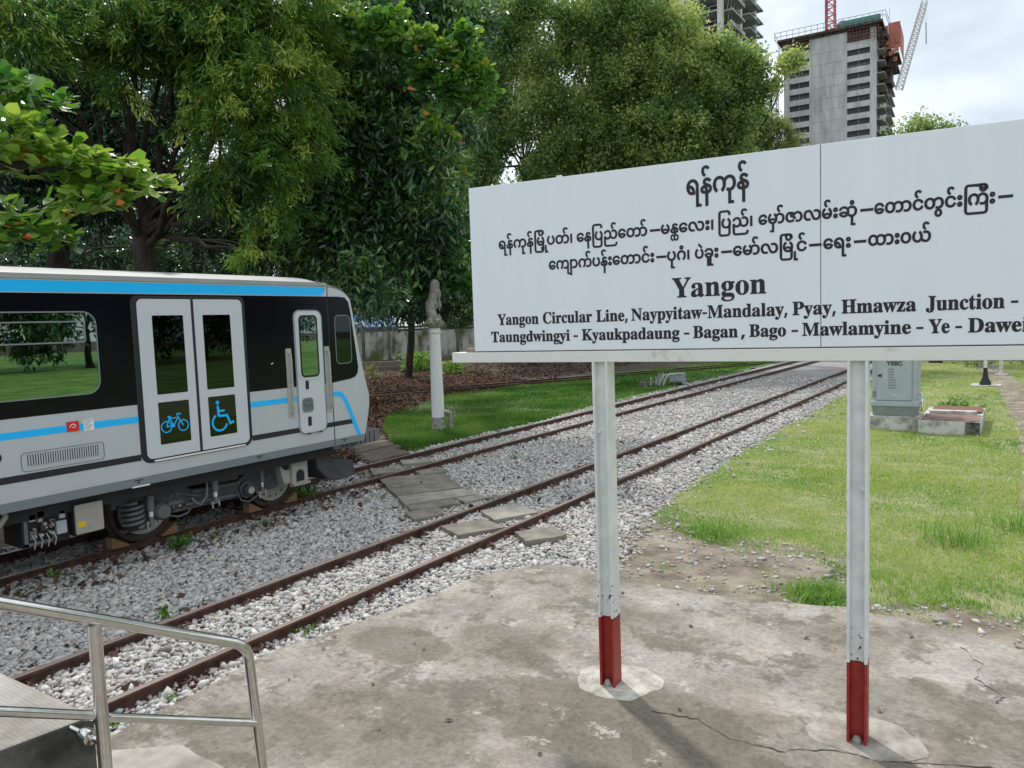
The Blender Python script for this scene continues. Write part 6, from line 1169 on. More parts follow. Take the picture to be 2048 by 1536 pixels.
for i in range(25):
    z = ZT-2.1-ST_*i; bx(mb, -.01, .05, 2.0, 8.5, z-2.3, z-.3) if i else None
    bx(mb, -.01, .04, 14, 16.5, z-1.6, z-.2); bx(mb, -.01, .04, 27, 30, z-1.6, z-.2)
mb.build('side_opening', M['dark'], T1)
mb = MB(); bx(mb, -WID, 0, .6, DEP-.1, 0, ZT-.3); mb.build('core', M['dark'], T1)
mb = MB(); bx(mb, -WID-1.3, 1.4, -1.0, DEP*.6, ZT+3.1, ZT+3.7); bx(mb, -WID-.7, .4, -.4, DEP*.6, ZT+2.61, ZT+3.095); mb.build('formwork_deck', M['form'], T1)
for a in (-WID+1.2, -6.5):
    mb = MB(); bx(mb, a, a+5.2, .5, 8, ZT+.05, ZT+2.55); mb.build('top_storey', M['form'], T1)
r2 = random.Random(8)
mb = MB()
for k in range(30):
    a = -WID-1+.77*k
    if k < 9 or k > 20: mb.bar(O1+ux*a+vx*-.6+Z*(ZT+r2.uniform(-.6, .3)), O1+ux*a+vx*-.6+Z*(ZT+3), .09)
for z in (.2, 1.1, 1.9): bx(mb, -WID-1.2, -WID+6.5, -.66, -.55, ZT+z, ZT+z+.09); bx(mb, -6.5, 1.2, -.66, -.55, ZT+z, ZT+z+.09)
mb.build('scaffold', M['scaf'], T1)
mb = MB()
for k in range(19):
    a = -WID-1.8+1.42*k; mb.bar(O1+ux*a+vx*-1.3+Z*(ZT+3.3), O1+ux*a+vx*-1.5+Z*(ZT+5.4), .09)
for z in (4.3, 5.35): mb.bar(O1+ux*(-WID-1.9)+vx*-1.45+Z*(ZT+z), O1+ux*2.0+vx*-1.45+Z*(ZT+z), .10); mb.bar(O1+ux*2.0+vx*-1.45+Z*(ZT+z), O1+ux*2.4+vx*12+Z*(ZT+z), .1); mb.bar(O1+ux*(-WID-1.9)+vx*-1.45+Z*(ZT+z), O1+ux*(-WID-2.4)+vx*8+Z*(ZT+z), .1)
mb.build('guard_rail', M['guard'], T1)
mb = MB(); bx(mb, -7.5, 1.0, -.9, -.85, ZT+3.7, ZT+5.0); mb.build('safety_net', M['net_green'], T1)
mb = MB()
r2 = random.Random(8)
for k in range(26):
    v = r2.uniform(0, 14); z = ZT+2.8-r2.uniform(0, 3.4)-.16*v; a = r2.uniform(.0, 1.2)
    bx(mb, a, a+r2.uniform(.3, 1.4), v, v+r2.uniform(.4, 2.5), z, z+r2.uniform(.1, .9))
    p = O1+ux*r2.uniform(.2, 1.6)+vx*v+Z*(ZT-2); mb.bar(p, p+Z*r2.uniform(2, 5), .1)
for k in range(16):
    v = r2.uniform(-.5, 5); z = ZT+2.5-r2.uniform(0, 6.5); bx(mb, -WID-r2.uniform(.5, 1.6), -WID-.02, v, v+1.6, z, z+.3)
mb.build('side_scaffold', M['form'], T1)
mb = MB(); bx(mb, 2.0, 4.6, 6.2, 6.32, 65.5, 71.5); bx(mb, 4.61, 4.72, 6.2, 16, 65.0, 70.5); bx(mb, .4, 1.95, 6.2, 6.3, 68.5, 71)
for k in range(12): a = r2.uniform(.4, 4.0); z = r2.uniform(62, 67); bx(mb, a, a+r2.uniform(.3, .9), 6.0, 6.15, z, z+r2.uniform(.4, 1.4))
mb.build('safety_net', M['net_orange'], T1)
mb = MB(); bx(mb, .3, 4.0, 7, 15, 61.5, 62); bx(mb, .3, 4.3, 6.5, 16, 64, 64.5); bx(mb, .1, 2.6, 8, 14, 58, 61.2); bx(mb, .1, 1.5, 9, 13, 55.5, 57.8)
for k in range(14): p = O1+ux*r2.uniform(.5, 3.9)+vx*r2.uniform(6.6, 8)+Z*60; mb.bar(p, p+Z*r2.uniform(3, 9)+ux*r2.uniform(-1, 1), .14)
mb.build('net_deck', M['form'], T1)
def lattice(p, q, w, r_, n, taper=1.):
    mb = MB(); p = Vector(p); q = Vector(q); d = (q-p).normalized(); a = d.cross(Vector((0, 1, 0))).normalized() if abs(d.y) < .9 else d.cross(Z).normalized(); b = d.cross(a)
    def cn(t, i): k = w*(1+(taper-1)*t)/2; return p+(q-p)*t+a*((-k, k, k, -k)[i])+b*((-k, -k, k, k)[i])
    for i in range(4): mb.bar(cn(0, i), cn(1, i), r_)
    for k in range(n):
        t0, t1 = k/n, (k+1)/n
        for i in range(4):
            j = (i+1) % 4; mb.bar(cn(t0, i), cn(t1, j) if k % 2 else cn(t1, j), r_*.6); mb.bar(cn(t0, i), cn(t0, j), r_*.6)
    return mb
cr = lattice(O1+ux*-11.3+vx*9+Z*(ZT+3), O1+ux*-11.3+vx*9+Z*(ZT+24), 2.0, .26, 11).build('crane_mast', M['crane_red'])
tag(cr, 'red lattice crane mast rising from the roof of the windowed tower', 'crane mast')
mb = MB(); c = O1+ux*-8.3+vx*7+Z*(ZT+3.7); mb.lathe(c, [(0, 0), (1.0, 0), (1.0, 1.4), (.7, 1.6), (1.3, 1.9), (1.4, 3.2), (.9, 3.9), (0, 4.0)], 14)
for k in range(6): mb.bar(c+Vector((r2.uniform(-2, 2), 0, 0)), c+Vector((r2.uniform(-1.6, 1.6), 0, 3.0)), .14)
tag(mb.build('concrete_skip', mat('grey site machine', (.18, .18, .19), .7, (.33, .33, .34), .6)), 'grey drum shaped machine on the tower roof beside the red mast', 'site machine')
jb = lattice(at(1798, 178, 262), at(1850, 2, 262), 1.9, .22, 22, .75)
jb = jb.build('crane_jib', M['crane_white']); tag(jb, 'long pale lattice crane jib leaning up behind the tower', 'crane jib')
mb = MB(); mb.bar(at(1851, 0, 262), at(1852, 45, 262), .06); mb.bar(at(1852, 45, 262), at(1852.5, 88, 262), .28); mb.build('hoist_rope', M['guard'], jb)
hm = lattice(at(1548, 168, 190), at(1549, 330, 190), 1.5, .16, 16).build('hoist_mast', mat('blue grey lattice steel', (.30, .34, .40), .6)); tag(hm, 'slim blue grey lattice mast left of the windowed tower', 'hoist mast')
mb = MB(); mb.bar(at(1551, 178, 190), at(1572, 173, 192), .18); mb.build('tie', M['guard'], hm)
# second tower, open concrete frame
T2 = thing('unfinished_tower', 'open concrete frame of an unfinished tower rising behind the trees', 'tower', (-75, 185, 0), 'unfinished towers')
X0, X1, Y0, Y1, SH2 = -92., -55.8, 170., 203., 3.25
for i in range(36):
    z = 2+SH2*i
    mb = MB(); mb.box(X0, X1, Y0, Y1, z, z+.35); mb.box(X1+.002, X1+1.9, Y0+1.5, Y0+11, z+.02, z+.32); mb.box(X1+.002, X1+1.9, Y0+15, Y0+23, z+.02, z+.32); mb.box(X1+1.7, X1+1.9, Y0+1.5, Y0+11, z+.33, z+.9 if i % 3 else z+.5); mb.build('floor_slab', M['conc'], T2)
mb = MB()
for x in (X0+.4, X0+9, X0+18, X0+27, X1-.4):
    for y in (Y0+.4, Y0+14, Y0+26): mb.box(x-.55, x+.55, y-.55, y+.55, 0, 2+SH2*36)
mb.build('columns', M['concl'], T2)['kind'] = 'thing'
mb = MB(); mb.box(X0+2, X1-3.2, Y0+5, Y1-2, 0, 2+SH2*36); mb.build('core', M['dark'], T2)
mb = MB()
for i in range(20, 36):
    z = 2+SH2*i; mb.bar((X0, Y0+.1, z+1.2), (X1, Y0+.1, z+1.2), .1)
    for k in range(5): mb.bar((X1+.6, Y0+2+2*k, z-2.9), (X1+.9, Y0+2.4+2*k, z), .1)
mb.build('guard_rail', M['guard'], T2)
mb = MB()
for i in range(28, 36, 3): mb.box(X0+20, X1-.5, Y0-.05, Y0-.01, 2+SH2*i+.4, 2+SH2*i+1.5)
mb.build('safety_net', M['net_green'], T2)

# ---------------------------------------------------------------- trees
M['bark'] = mat('dark bark', (.018, .014, .011), .95, (.055, .043, .034), 5, 9, bump=.8, bscale=12, stretch=(1, 1, .25))
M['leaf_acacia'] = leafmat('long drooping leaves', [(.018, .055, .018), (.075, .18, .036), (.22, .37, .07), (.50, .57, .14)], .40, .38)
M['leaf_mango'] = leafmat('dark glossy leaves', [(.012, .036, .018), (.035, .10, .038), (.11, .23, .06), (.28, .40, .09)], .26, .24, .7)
M['leaf_small'] = leafmat('small fine leaves', [(.032, .080, .030), (.115, .205, .062), (.245, .345, .11), (.46, .51, .19)], .45, .44)
M['leaf_lime'] = leafmat('pale lime leaves', [(.07, .11, .025), (.14, .19, .045), (.24, .27, .08)], .5, .4)
M['leaf_almond'] = leafmat('large waxy leaves', [(.025, .09, .022), (.07, .18, .035), (.16, .30, .05), (.28, .38, .08)], .3, .40, .6)
M['leaf_orange'] = leafmat('orange withered leaves', [(.34, .10, .02), (.45, .17, .04)], .5, .3)
def norm(a): return a/np.maximum(np.linalg.norm(a, axis=-1, keepdims=True), 1e-9)
def leafmesh(name, P, A, L_, Wd, m, tint, parent, curve=.0, obov=False, side=None):
    'one small folded leaf per point: P base, A axis, L_ length, Wd width'
    n = len(P); A = norm(A); r_ = norm(rng.normal(size=(n, 3))) if side is None else side
    S_ = norm(np.cross(A, r_)); U = np.cross(S_, A); L_ = np.broadcast_to(L_, (n,))[:, None]; Wd = np.broadcast_to(Wd, (n,))[:, None]
    if obov:
        v = [P, P+A*L_*.45+S_*Wd*.36-U*L_*.03, P+A*L_*.82+S_*Wd*.5+U*L_*.02, P+A*L_, P+A*L_*.82-S_*Wd*.5+U*L_*.02, P+A*L_*.45-S_*Wd*.36-U*L_*.03, P+A*L_*.6+U*Wd*-.12]
        f = np.array([[0, 1, 6], [1, 2, 6], [2, 3, 6], [3, 4, 6], [4, 5, 6], [5, 0, 6]]); k = 7
    else:
        bend = S_*L_*curve+U*L_*curve*.5
        v = [P, P+A*L_*.5+S_*Wd*.5+bend, P+A*L_-U*L_*.1, P+A*L_*.5-S_*Wd*.5+bend]
        f = np.array([[0, 1, 2], [0, 2, 3]]); k = 4
    V = np.stack(v, 1).reshape(-1, 3); F_ = (f[None]+(np.arange(n)*k)[:, None, None]).reshape(-1, 3)
    return npmesh(name, V, F_, m, parent, {'tint': np.repeat(np.clip(tint, 0, 1), k)})
def crown(parent, blobs, kind, m, per=38, dens=1., tint=.45, name='crown', ls=1.):
    '''blobs: (centre, radius, tint shift); clusters of leaves on the outer part of each blob'''
    PP, AA, LL, WW, TT = [], [], [], [], []
    for (c, r_, ts) in blobs:
        c = np.array(c); nc = int(max(6, 30*r_*r_*dens)); d = norm(rng.normal(size=(nc, 3)))
        q = c+d*r_*np.array([1, 1, .88])*(rng.uniform(size=(nc, 1))**.38)*rng.uniform(.75, 1.12, (nc, 1))
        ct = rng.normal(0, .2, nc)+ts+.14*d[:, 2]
        for p, dd, t_ in zip(q, d, ct):
            k = int(per*rng.uniform(.6, 1.4))
            if kind == 'acacia':
                h = rng.uniform(.35, .9); s = rng.uniform(size=k)
                tw = norm(np.array([dd[0]*.8, dd[1]*.8, -.65])+rng.normal(0, .28, 3))
                pts = p+tw*(s*h)[:, None]+rng.normal(0, .085, (k, 3)); ax = norm(tw+rng.normal(0, .55, (k, 3))+np.array([0, 0, -.25])); ln = rng.uniform(.11, .20, k); wd = ln*.17
            elif kind == 'mango':
                pts = p+rng.normal(0, .24, (k, 3)); ax = norm(dd*.6+rng.normal(0, .7, (k, 3))+np.array([0, 0, -.55])); ln = rng.uniform(.13, .24, k); wd = ln*.30
            elif kind == 'small':
                pts = p+rng.normal(0, .30, (k, 3)); ax = norm(dd*.4+rng.normal(0, .8, (k, 3))+np.array([0, 0, -.2])); ln = rng.uniform(.10, .18, k); wd = ln*.5
            elif kind == 'feather':
                h = rng.uniform(.5, 1.6); s = rng.uniform(size=k); tw = norm(np.array([dd[0]*.6, dd[1]*.6, -.5])+rng.normal(0, .3, 3))
                pts = p+tw*(s*h)[:, None]+rng.normal(0, .10, (k, 3)); ax = norm(rng.normal(0, 1, (k, 3))); ln = rng.uniform(.10, .2, k); wd = ln*.3
            else:
                k = max(6, k//4); th = rng.uniform(0, 6.28, k); up = norm(dd*.5+np.array([0, 0, .8])); e1 = norm(np.cross(up, [.3, .5, .1])); e2 = np.cross(up, e1)
                ax = norm(e1*np.cos(th)[:, None]+e2*np.sin(th)[:, None]+up*rng.uniform(-.35, .7, (k, 1))); pts = p+ax*.04+rng.normal(0, .05, (k, 3)); ln = rng.uniform(.17, .29, k); wd = ln*.55
            PP.append(pts); AA.append(ax); LL.append(ln); WW.append(wd); TT.append(tint+t_+rng.normal(0, .10, k))
    PP, AA, LL, WW, TT = map(np.concatenate, (PP, AA, LL, WW, TT)); LL = LL*ls; WW = WW*ls
    return leafmesh(name, PP, AA, LL, WW, m, TT, parent, .10 if kind in ('acacia', 'feather') else .0, kind == 'almond')
def limbs(parent, base, fork, blobs, r0, name='trunk', twigs=3, wob=.25):
    mb = MB(); base = Vector(base); fork = Vector(fork); rr_ = random.Random(int(abs(base.x*31+base.y*17)))
    def path(a, b, r1, r2_, n=5, w=wob):
        pts = []; rs = []
        for i in range(n+1):
            t_ = i/n; p = a.lerp(b, t_)
            if 0 < i < n: p = p+Vector((rr_.uniform(-w, w), rr_.uniform(-w, w), rr_.uniform(-w, w)*.5))
            pts.append(p); rs.append(r1+(r2_-r1)*t_)
        mb.tube(pts, rs, 8); return pts
    tr_ = path(base, fork, r0*1.15, r0*.75, 5, .12); mb.tube([base-Z*.3, base+Z*.1, base+Z*.5], [r0*1.7, r0*1.4, r0*1.08], 9)
    for (c, r_, _) in blobs:
        c = Vector(c); p = path(fork+Z*rr_.uniform(-.5, .3), c, r0*rr_.uniform(.2, .34), .02, 6)
        for k in range(twigs):
            s = p[rr_.randint(3, 5)]; e_ = c+Vector((rr_.uniform(-1, 1), rr_.uniform(-1, 1), rr_.uniform(-.8, .9)))*r_*.9
            mb.tube([s, s.lerp(e_, .5)+Vector((0, 0, rr_.uniform(0, .2))), e_], [.022, .015, .006], 4)
    return mb.build(name, M['bark'], parent, True)
def tree(name, label, base, fork, blobs, r0, kind, m, per=38, dens=1., tint=.45, group=None, twigs=3, ls=1.):
    t_ = thing(name, label, 'tree', base, group)
    limbs(t_, base, fork, blobs, r0, twigs=twigs); crown(t_, blobs, kind, m, per, dens, tint, 'crown', ls)
    return t_
def B(D, *ps):
    'blobs from photograph positions (x, y, radius in photograph pixels, tint, extra distance) at distance D'
    out = []
    for p in ps:
        x, y, r_ = p[:3]; ts = p[3] if len(p) > 3 else 0; dd = D+(p[4] if len(p) > 4 else 0)
        c = at(x, y, dd); dep = float((np.array(c)-np.array([0, 0, H])) @ CR[:, 2]); out.append((tuple(c), r_*dep/1500., ts))
    return out
def gb(px, D):
    p = at(px, 640, D); p.z = hgt(p.x)-.05; return p
GT = 'large trees beyond the tracks'
# acacia with long hanging leaves, front left
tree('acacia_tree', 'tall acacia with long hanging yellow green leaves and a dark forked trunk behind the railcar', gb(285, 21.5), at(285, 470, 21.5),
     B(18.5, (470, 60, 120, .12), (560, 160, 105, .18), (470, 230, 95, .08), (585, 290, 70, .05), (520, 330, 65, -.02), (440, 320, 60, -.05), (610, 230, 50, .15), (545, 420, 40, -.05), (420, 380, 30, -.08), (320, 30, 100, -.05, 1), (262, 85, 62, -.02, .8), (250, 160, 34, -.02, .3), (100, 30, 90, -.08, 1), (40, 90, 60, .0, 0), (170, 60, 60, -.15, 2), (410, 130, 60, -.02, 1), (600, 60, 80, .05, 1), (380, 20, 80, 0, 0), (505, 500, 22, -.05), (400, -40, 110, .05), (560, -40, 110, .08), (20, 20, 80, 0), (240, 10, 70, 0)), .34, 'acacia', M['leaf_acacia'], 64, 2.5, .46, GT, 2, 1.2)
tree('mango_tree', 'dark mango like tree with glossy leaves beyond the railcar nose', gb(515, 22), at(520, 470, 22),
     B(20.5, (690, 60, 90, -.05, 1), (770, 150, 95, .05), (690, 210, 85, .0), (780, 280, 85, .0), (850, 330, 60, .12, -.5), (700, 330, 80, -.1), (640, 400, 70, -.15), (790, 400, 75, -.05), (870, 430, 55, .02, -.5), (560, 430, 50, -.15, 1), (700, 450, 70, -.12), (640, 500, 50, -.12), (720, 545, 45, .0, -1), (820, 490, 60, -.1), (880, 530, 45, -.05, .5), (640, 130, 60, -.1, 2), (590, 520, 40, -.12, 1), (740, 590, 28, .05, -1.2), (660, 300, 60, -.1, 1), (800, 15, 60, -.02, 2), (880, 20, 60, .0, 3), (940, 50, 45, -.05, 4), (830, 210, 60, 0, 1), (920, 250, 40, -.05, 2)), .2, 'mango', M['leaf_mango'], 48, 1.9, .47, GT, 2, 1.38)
tree('dark_tree', 'dense dark tree in the shade at the far left behind the almond branch', gb(110, 25), at(120, 470, 25),
     B(24, (60, 200, 110, -.1), (170, 180, 90, -.1), (240, 270, 85, -.15), (120, 320, 95, -.15), (330, 250, 70, -.12, 1), (380, 180, 80, -.1, 2), (20, 330, 80, -.1), (300, 340, 50, -.18, 1), (210, 420, 50, -.15), (60, 440, 60, -.1), (430, 90, 90, -.05, 3), (350, 60, 90, -.05, 3), (130, 60, 100, -.05, 2)), .36, 'mango', M['leaf_mango'], 36, 1.7, .30, GT, 1, 1.35)
tree('dark_tree', 'dark tree with low branches between the forked trunk and the slim brown trunk', gb(480, 27), at(480, 440, 27),
     B(26, (420, 470, 55, -.05), (540, 500, 60, -.1), (470, 380, 70, -.12), (600, 450, 60, -.1), (600, 560, 55, -.1), (640, 600, 40, -.05), (370, 420, 40, -.1), (520, 560, 35, 0), (700, 610, 35, -.1, 2), (760, 520, 60, -.15, 2), (830, 440, 60, -.15, 3), (300, 500, 40, -.05, 2), (880, 450, 60, -.15, 5), (240, 520, 45, -.15, 5), (330, 525, 45, -.12, 5), (160, 530, 45, -.15, 5), (60, 530, 50, -.15, 5), (400, 535, 40, -.1, 5), (280, 470, 40, -.18, 6), (180, 470, 45, -.18, 6), (480, 530, 45, -.1, 4), (760, 600, 45, -.1, 9), (820, 610, 40, -.15, 9), (890, 600, 45, -.15, 9), (940, 560, 50, -.1, 9), (860, 550, 45, -.1, 9), (700, 560, 50, -.1, 6)), .22, 'mango', M['leaf_mango'], 36, 1.5, .34, GT, 1, 1.3)
al = tree('almond_tree', 'tropical almond tree with large leaves and a few orange ones, left of the station board', gb(812, 40), at(835, 330, 36),
     B(18, (740, 60, 34, .05), (790, 75, 36, .12), (840, 90, 34, .18), (890, 105, 34, .18), (930, 130, 30, .15), (960, 160, 26, .1), (850, 150, 34, -.05), (900, 180, 32, -.02), (940, 200, 28, 0), (700, 45, 26, 0), (870, 235, 22, .1), (885, 280, 26, .1, 2), (905, 330, 26, .0, 3), (860, 380, 30, 0, 3), (780, 40, 30, .05), (930, 75, 26, .1), (900, 400, 26, -.1, 3), (850, 570, 26, -.2, 3), (900, 490, 30, -.15, 3), (915, 560, 30, -.15, 3)), .17, 'almond', M['leaf_almond'], 60, 4.5, .40, GT, 1)
oc = np.array([at(x, y, d_) for x, y, d_ in ((835, 88, 17.6), (878, 96, 17.6), (970, 112, 17.6), (833, 180, 17.2), (932, 286, 19.5), (860, 228, 17.5), (925, 335, 20), (712, 340, 19.3), (905, 120, 17.5))])
leafmesh('withered_leaves', oc, norm(rng.normal(0, .5, (len(oc), 3))+np.array([0, 0, -.8])), rng.uniform(.18, .25, len(oc)), .13, M['leaf_orange'], rng.uniform(0, 1, len(oc)), al, obov=True)
S_ = M['leaf_small']
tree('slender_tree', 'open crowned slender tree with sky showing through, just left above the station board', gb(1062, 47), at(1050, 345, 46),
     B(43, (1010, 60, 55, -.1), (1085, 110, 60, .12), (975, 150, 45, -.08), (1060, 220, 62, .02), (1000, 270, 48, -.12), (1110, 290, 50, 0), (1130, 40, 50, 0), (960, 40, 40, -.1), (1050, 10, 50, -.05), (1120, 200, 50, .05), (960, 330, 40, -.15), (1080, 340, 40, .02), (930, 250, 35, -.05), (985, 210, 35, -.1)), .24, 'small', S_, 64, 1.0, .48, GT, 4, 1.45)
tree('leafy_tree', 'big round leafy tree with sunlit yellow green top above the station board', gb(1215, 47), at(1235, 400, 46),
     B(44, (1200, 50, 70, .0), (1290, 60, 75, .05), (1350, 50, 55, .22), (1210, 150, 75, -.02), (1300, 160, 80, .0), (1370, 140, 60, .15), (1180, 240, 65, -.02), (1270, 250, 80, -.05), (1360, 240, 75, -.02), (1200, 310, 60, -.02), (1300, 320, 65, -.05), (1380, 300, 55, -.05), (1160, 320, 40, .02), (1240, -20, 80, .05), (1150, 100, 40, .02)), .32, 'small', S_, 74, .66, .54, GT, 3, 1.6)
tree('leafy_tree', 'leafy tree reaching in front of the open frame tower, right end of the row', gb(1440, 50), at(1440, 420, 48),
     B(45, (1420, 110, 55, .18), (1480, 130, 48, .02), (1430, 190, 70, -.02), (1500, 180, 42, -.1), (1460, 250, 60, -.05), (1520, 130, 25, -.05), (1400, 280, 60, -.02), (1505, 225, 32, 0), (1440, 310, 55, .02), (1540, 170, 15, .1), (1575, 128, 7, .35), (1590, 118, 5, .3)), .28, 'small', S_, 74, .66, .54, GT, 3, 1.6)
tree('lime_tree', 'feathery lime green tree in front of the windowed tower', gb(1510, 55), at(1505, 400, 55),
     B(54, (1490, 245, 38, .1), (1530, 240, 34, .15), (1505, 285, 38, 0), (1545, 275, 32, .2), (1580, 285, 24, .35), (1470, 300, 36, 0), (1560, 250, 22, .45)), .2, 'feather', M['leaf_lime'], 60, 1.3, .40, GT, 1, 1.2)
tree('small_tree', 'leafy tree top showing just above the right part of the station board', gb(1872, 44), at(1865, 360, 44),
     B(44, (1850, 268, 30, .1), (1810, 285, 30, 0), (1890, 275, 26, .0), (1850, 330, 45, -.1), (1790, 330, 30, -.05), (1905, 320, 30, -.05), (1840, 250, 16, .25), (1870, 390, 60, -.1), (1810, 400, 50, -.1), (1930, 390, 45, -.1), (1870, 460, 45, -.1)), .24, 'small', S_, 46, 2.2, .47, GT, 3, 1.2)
# trees beyond the boundary wall close the view between the trunks
for (px, D, lab, bl) in ((430, 62, 'shady background tree beyond the wall, seen over the railcar roof', ((400, 430, 110), (480, 470, 100), (330, 480, 100), (420, 540, 90), (520, 400, 90), (250, 500, 90))),
                         (690, 66, 'shady background tree beyond the wall, above the striped shed roof', ((640, 440, 100), (720, 520, 100), (800, 560, 80), (680, 600, 60), (770, 610, 45), (840, 610, 45), (620, 560, 70), (900, 640, 35), (930, 620, 45), (880, 600, 45), (730, 630, 35), (690, 640, 35), (780, 450, 100), (860, 600, 50))),
                         (950, 74, 'shady background tree beyond the wall, at the left end of the station board', ((900, 540, 90), (960, 470, 100), (1020, 420, 100), (900, 620, 50), (980, 560, 80), (930, 380, 60))),
                         (120, 55, 'shady background tree beyond the wall at the far left', ((60, 480, 120), (160, 500, 100), (100, 400, 100), (20, 560, 80), (200, 540, 70)))):
    tree('background_tree', lab, gb(px, D), at(px, 560, D), B(D, *[(x, y, r_*.85, -.05) for x, y, r_ in bl]), .3, 'mango', M['leaf_small'], 34, .55, .38, GT, 0, 2.3)
for (px, D, lab, bl) in ((1300, 60, 'tall background tree filling the gap behind the round leafy tree', ((1250, 200, 90), (1340, 250, 90), (1180, 260, 70), (1400, 330, 70), (1300, 330, 80), (1100, 330, 60))),):
    tree('background_tree', lab, gb(px, D), at(px, 430, D), B(D, *[(x, y, r_, -.1) for x, y, r_ in bl]), .3, 'small', S_, 40, .5, .42, GT, 0, 2.2)
tree('background_tree', 'tall background tree closing the sky gap left of the station board', gb(955, 60), at(955, 430, 60), B(60, (900, 60, 60, 0), (965, 120, 60, 0), (920, 210, 60, -.05), (990, 240, 55, -.05), (1020, 130, 55, 0), (950, 320, 60, -.05), (1040, 40, 50, 0), (1080, 190, 50, 0), (850, 20, 60, 0), (960, 20, 50, 0), (1110, 330, 45, -.05)), .3, 'small', S_, 48, .6, .47, GT, 0, 2.0)
for (x, y, lab) in ((-14, 78, 'low round tree far down the line beside the tracks'), (-2, 74, 'low round tree far behind the brown wall, above its left end'), (9, 70, 'low round tree far behind the brown wall, right of the white post'), (20, 76, 'low round tree farthest right behind the brown wall'), (-24, 84, 'low round tree far beyond the point machine')):
    tree('background_tree', lab, (x, y, -.15), (x, y, 2.2), [((x+dx, y+dy, z), r_, -.05) for dx, dy, z, r_ in ((0, 0, 6, 2.6), (2, 1, 5, 2.2), (-2, -1, 5, 2.2), (0, 0, 8.3, 1.8), (3.5, 0, 3.2, 1.7), (-3.5, 0, 3.2, 1.7))], .25, 'small', S_, 34, .4, .44, 'low trees far down the line', 0, 2.3)
# almond branch reaching in from the left, close to the camera
AB = thing('almond_tree', 'branch of large waxy almond leaves reaching in over the railcar at the left', 'tree', (-15.2, 1.5, -.2))
mb = MB(); base = Vector((-15.2, 1.5, -.2)); f0 = Vector((-15.0, 1.7, 3.6)); mb.tube([base, (-15.1, 1.6, 2), f0, (-14.8, 2.0, 6)], [.24, .2, .17, .1], 10)
br = []
def branch(pts, r0):
    mb.tube(pts, [r0*(1-.85*i/(len(pts)-1)) for i in range(len(pts))], 7)
D_ = 12.0
branch([f0, at(-60, 330, D_), at(60, 330, D_), at(160, 345, D_), at(250, 360, D_), at(310, 358, D_)], .09)
branch([at(60, 330, D_), at(110, 370, D_), at(190, 395, D_)], .03); branch([at(-60, 330, D_), at(20, 440, D_+.5), at(110, 450, D_+.5)], .05); branch([f0+Z, at(-60, 200, D_+1), at(40, 170, D_+1)], .06)
mb.build('trunk', M['bark'], AB, True)
ros = [(-30, 240), (10, 235), (40, 240), (70, 255), (20, 270), (90, 270), (60, 290), (110, 285), (140, 300), (100, 310), (150, 320), (30, 310), (180, 310), (170, 335), (200, 335), (120, 335), (215, 320), (235, 335), (150, 360), (190, 365), (230, 355), (255, 350), (220, 385), (275, 350), (290, 362), (310, 352), (250, 380), (180, 395), (160, 380), (130, 400), (205, 400), (0, 330), (40, 290), (85, 330), (-30, 300), (265, 335), (245, 320)]
ros2 = [(10, 145), (35, 150), (60, 165), (10, 185), (35, 195), (100, 195), (120, 200), (-20, 170), (50, 210), (-20, 420), (10, 410), (40, 430), (90, 415), (70, 450), (110, 455), (40, 470), (100, 475), (130, 465), (5, 460), (-10, 490)]
def rosettes(lst, D, m, k0, tint, name, ln=(.17, .27)):
    P_, A_, T_ = [], [], []
    for (x, y) in lst:
        c = np.array(at(x, y, D+rng.uniform(-.45, .45))); k = k0+int(rng.integers(0, 5)); th = rng.uniform(0, 6.28, k)
        up = norm(np.array([.25, -.1, 1])+rng.normal(0, .3, 3)); e1 = norm(np.cross(up, [.3, .5, .1])); e2 = np.cross(up, e1)
        ax = norm(e1*np.cos(th)[:, None]+e2*np.sin(th)[:, None]+up*rng.uniform(-.45, .6, (k, 1))); P_.append(c+ax*.03+rng.normal(0, .03, (k, 3))); A_.append(ax); T_.append(np.clip(tint+rng.normal(0, .2, k)+rng.normal(0, .12), 0, 1))
    P_, A_, T_ = map(np.concatenate, (P_, A_, T_)); l_ = rng.uniform(*ln, len(P_))
    up = np.tile(np.array([[0., 0, 1]]), (len(P_), 1))+rng.normal(0, .35, (len(P_), 3))
    sd = norm(up)
    return leafmesh(name, P_, A_, l_, l_*.56, m, T_, AB, obov=True, side=sd)
rosettes(ros+[(x+9, y+12) for x, y in ros], D_, M['leaf_almond'], 9, .82, 'crown', (.19, .31)); rosettes(ros2+[(x-8, y+10) for x, y in ros2], D_+.6, M['leaf_almond'], 9, .5, 'lower_foliage', (.19, .30))
rosettes([(78, 300), (60, 305), (238, 392), (160, 425), (20, 455), (60, 465), (100, 275), (205, 385), (235, 370)], D_-.2, M['leaf_orange'], 1, .5, 'withered_leaves', (.15, .22))

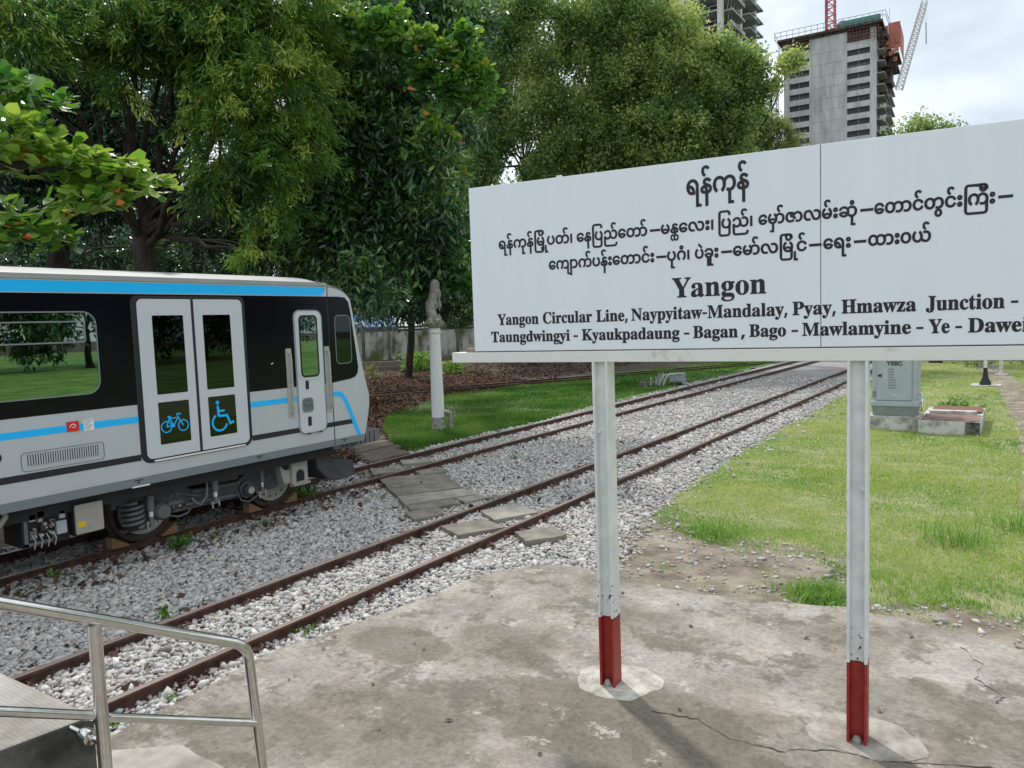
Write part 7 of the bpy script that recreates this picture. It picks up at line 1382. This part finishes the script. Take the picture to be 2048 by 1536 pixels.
# ---------------------------------------------------------------- weeds, ferns and tufts
def weed(name, label, cat, p, r_, h, n, m, ln, wd, tint, obov=False, group='weeds by the tracks', droop=.2):
    P_ = np.array(p)+np.stack([rng.normal(0, r_*.45, n), rng.normal(0, r_*.45, n), rng.uniform(.05, 1, n)*h], -1)
    dirs = norm(np.stack([P_[:, 0]-p[0], P_[:, 1]-p[1], 0*P_[:, 0]], -1)*1.+rng.normal(0, .25, (n, 3))+np.array([0, 0, .5-droop]))
    t_ = thing(name, label, cat, p, group)
    l_ = ln*rng.uniform(.6, 1.3, n); leafmesh('foliage', P_-dirs*l_[:, None]*.3, dirs, l_, wd*l_/ln, m, tint+rng.normal(0, .15, n), t_, .05, obov)
    mb = MB()
    for k in range(5):
        a = Vector(p)+Vector((random.uniform(-.3, .3)*r_, random.uniform(-.3, .3)*r_, -.03)); mb.tube([a, a+Vector((random.uniform(-.3, .3)*r_, random.uniform(-.3, .3)*r_, h*.9))], [.006, .003], 5)
    mb.build('stems', M['lush'] if False else M['bark'], t_); return t_
def gp(px, py, z=-.13):
    v = CR @ np.array([px-1024., py-768., 1500.]); v = v*((z-H)/v[2]); return (v[0], v[1], z)
A_ = M['leaf_almond']
for (px, py, r_, h, n, ln, lab) in ((362, 1098, .17, .16, 90, .085, 'leafy green weed in the ballast below the left railcar wheel'), (612, 1004, .22, .22, 110, .10, 'leafy green weed beside the wooden wedge at the right railcar wheel'), (112, 1163, .07, .12, 18, .09, 'small bright seedling among brown leaves near the left picture edge'), (330, 1248, .07, .16, 16, .085, 'pale seedling growing against the far rail of the nearest track'), (618, 1268, .12, .08, 70, .03, 'low weed between the nearest rail and the slab edge'), (1028, 920, .15, .07, 70, .04, 'lone low weed in the middle of the ballast beyond the crossing'), (530, 1050, .14, .07, 60, .03, 'sparse low weed between railcar track and nearest track'), (430, 1075, .1, .06, 40, .03, 'tiny weed between the two railcar wheels'), (915, 1165, .16, .05, 70, .025, 'flat weed along the slab edge'), (345, 1405, .07, .06, 40, .025, 'tiny weed close to the handrail post'), (230, 1460, .1, .08, 50, .03, 'mossy weed at the foot of the platform corner')):
    weed('weed', lab, 'weed', gp(px, py), r_, h, n, A_, ln, ln*.5, .45, True)
for (px, py, r_, h, n, lab) in ((1640, 1200, .32, .13, 700, 'grassy tuft on the slab edge by the right sign post'), (1420, 1070, .34, .09, 420, 'low spreading weed at the front corner of the lawn'), (1905, 1085, .42, .24, 200, 'tall grass tuft standing in the lawn right of the sign post'), (2030, 1060, .4, .2, 130, 'tall grass tuft at the right picture edge'), (1225, 770, .3, .2, 200, 'grass tuft left of the point machine behind the sign post')):
    p = gp(px, py);     q = np.array(p)+np.stack([rng.normal(0, r_*.5, n), rng.normal(0, r_*.5, n), np.zeros(n)], -1)
    o = blades('grass_tuft', q, h, .010, M['grass'], lab, .25+rng.normal(0, .15, n), 1.3); o['kind'] = 'thing'; tag(o, None, 'grass tuft', 'grass tufts')
for (px, py, D, r_, h, n, lab) in ((838, 722, 45, 1.0, 1.1, 500, 'bright green fern bush at the foot of the boundary wall'), (905, 740, 42, .7, .7, 220, 'green bush right of the water column in the leaf litter'), (742, 722, 40, .35, .7, 50, 'small pale weed in front of the wall beside the railcar nose')):
    p = at(px, py, D); p.z = hgt(p.x)-.05; weed('bush', lab, 'bush', tuple(p), r_, h, n, M['leaf_acacia'] if r_ > .4 else M['leaf_lime'], .34, .09, .55, group='bushes near the wall', droop=.5)
for k, (x, y, r_, lab) in enumerate(((-1.6, 41, .7, 'weedy bush in front of the brown wall, left of the white post'), (.5, 43, .8, 'weedy bush in front of the brown wall, right of the white post'), (-1.25, 21.9, .45, 'leafy weed growing behind the cable chamber'))):
    weed('bush', lab, 'bush', (x, y, -.13), r_, r_*.9, 260, M['leaf_small'], .22, .06, .5, group='bushes on the lawn')
# trees across the line behind the camera, seen only as reflections in the railcar windows
for (x, y) in ((52, 46), (55, 36), (53, 26), (56, 17), (54, 8), (60, 58)):
    bl = [((x+dx, y+dy, z), r_, -.1) for dx, dy, z, r_ in ((0, 0, 9, 5), (1.5, 4.5, 8, 5), (-1, -4.5, 8, 5), (0, 1, 15, 5), (0, 5, 4, 4), (0, -5, 4, 4), (0, 0, 21, 4.5), (1, 4, 17, 4))]
    tree('background_tree', 'tree behind the photographer, seen only as a reflection in the railcar windows', (x, y, -.15), (x, y, 3.5), bl, .3, 'mango', M['leaf_mango'], 16, .3, .45, 'trees behind the photographer', 0, 3.0)
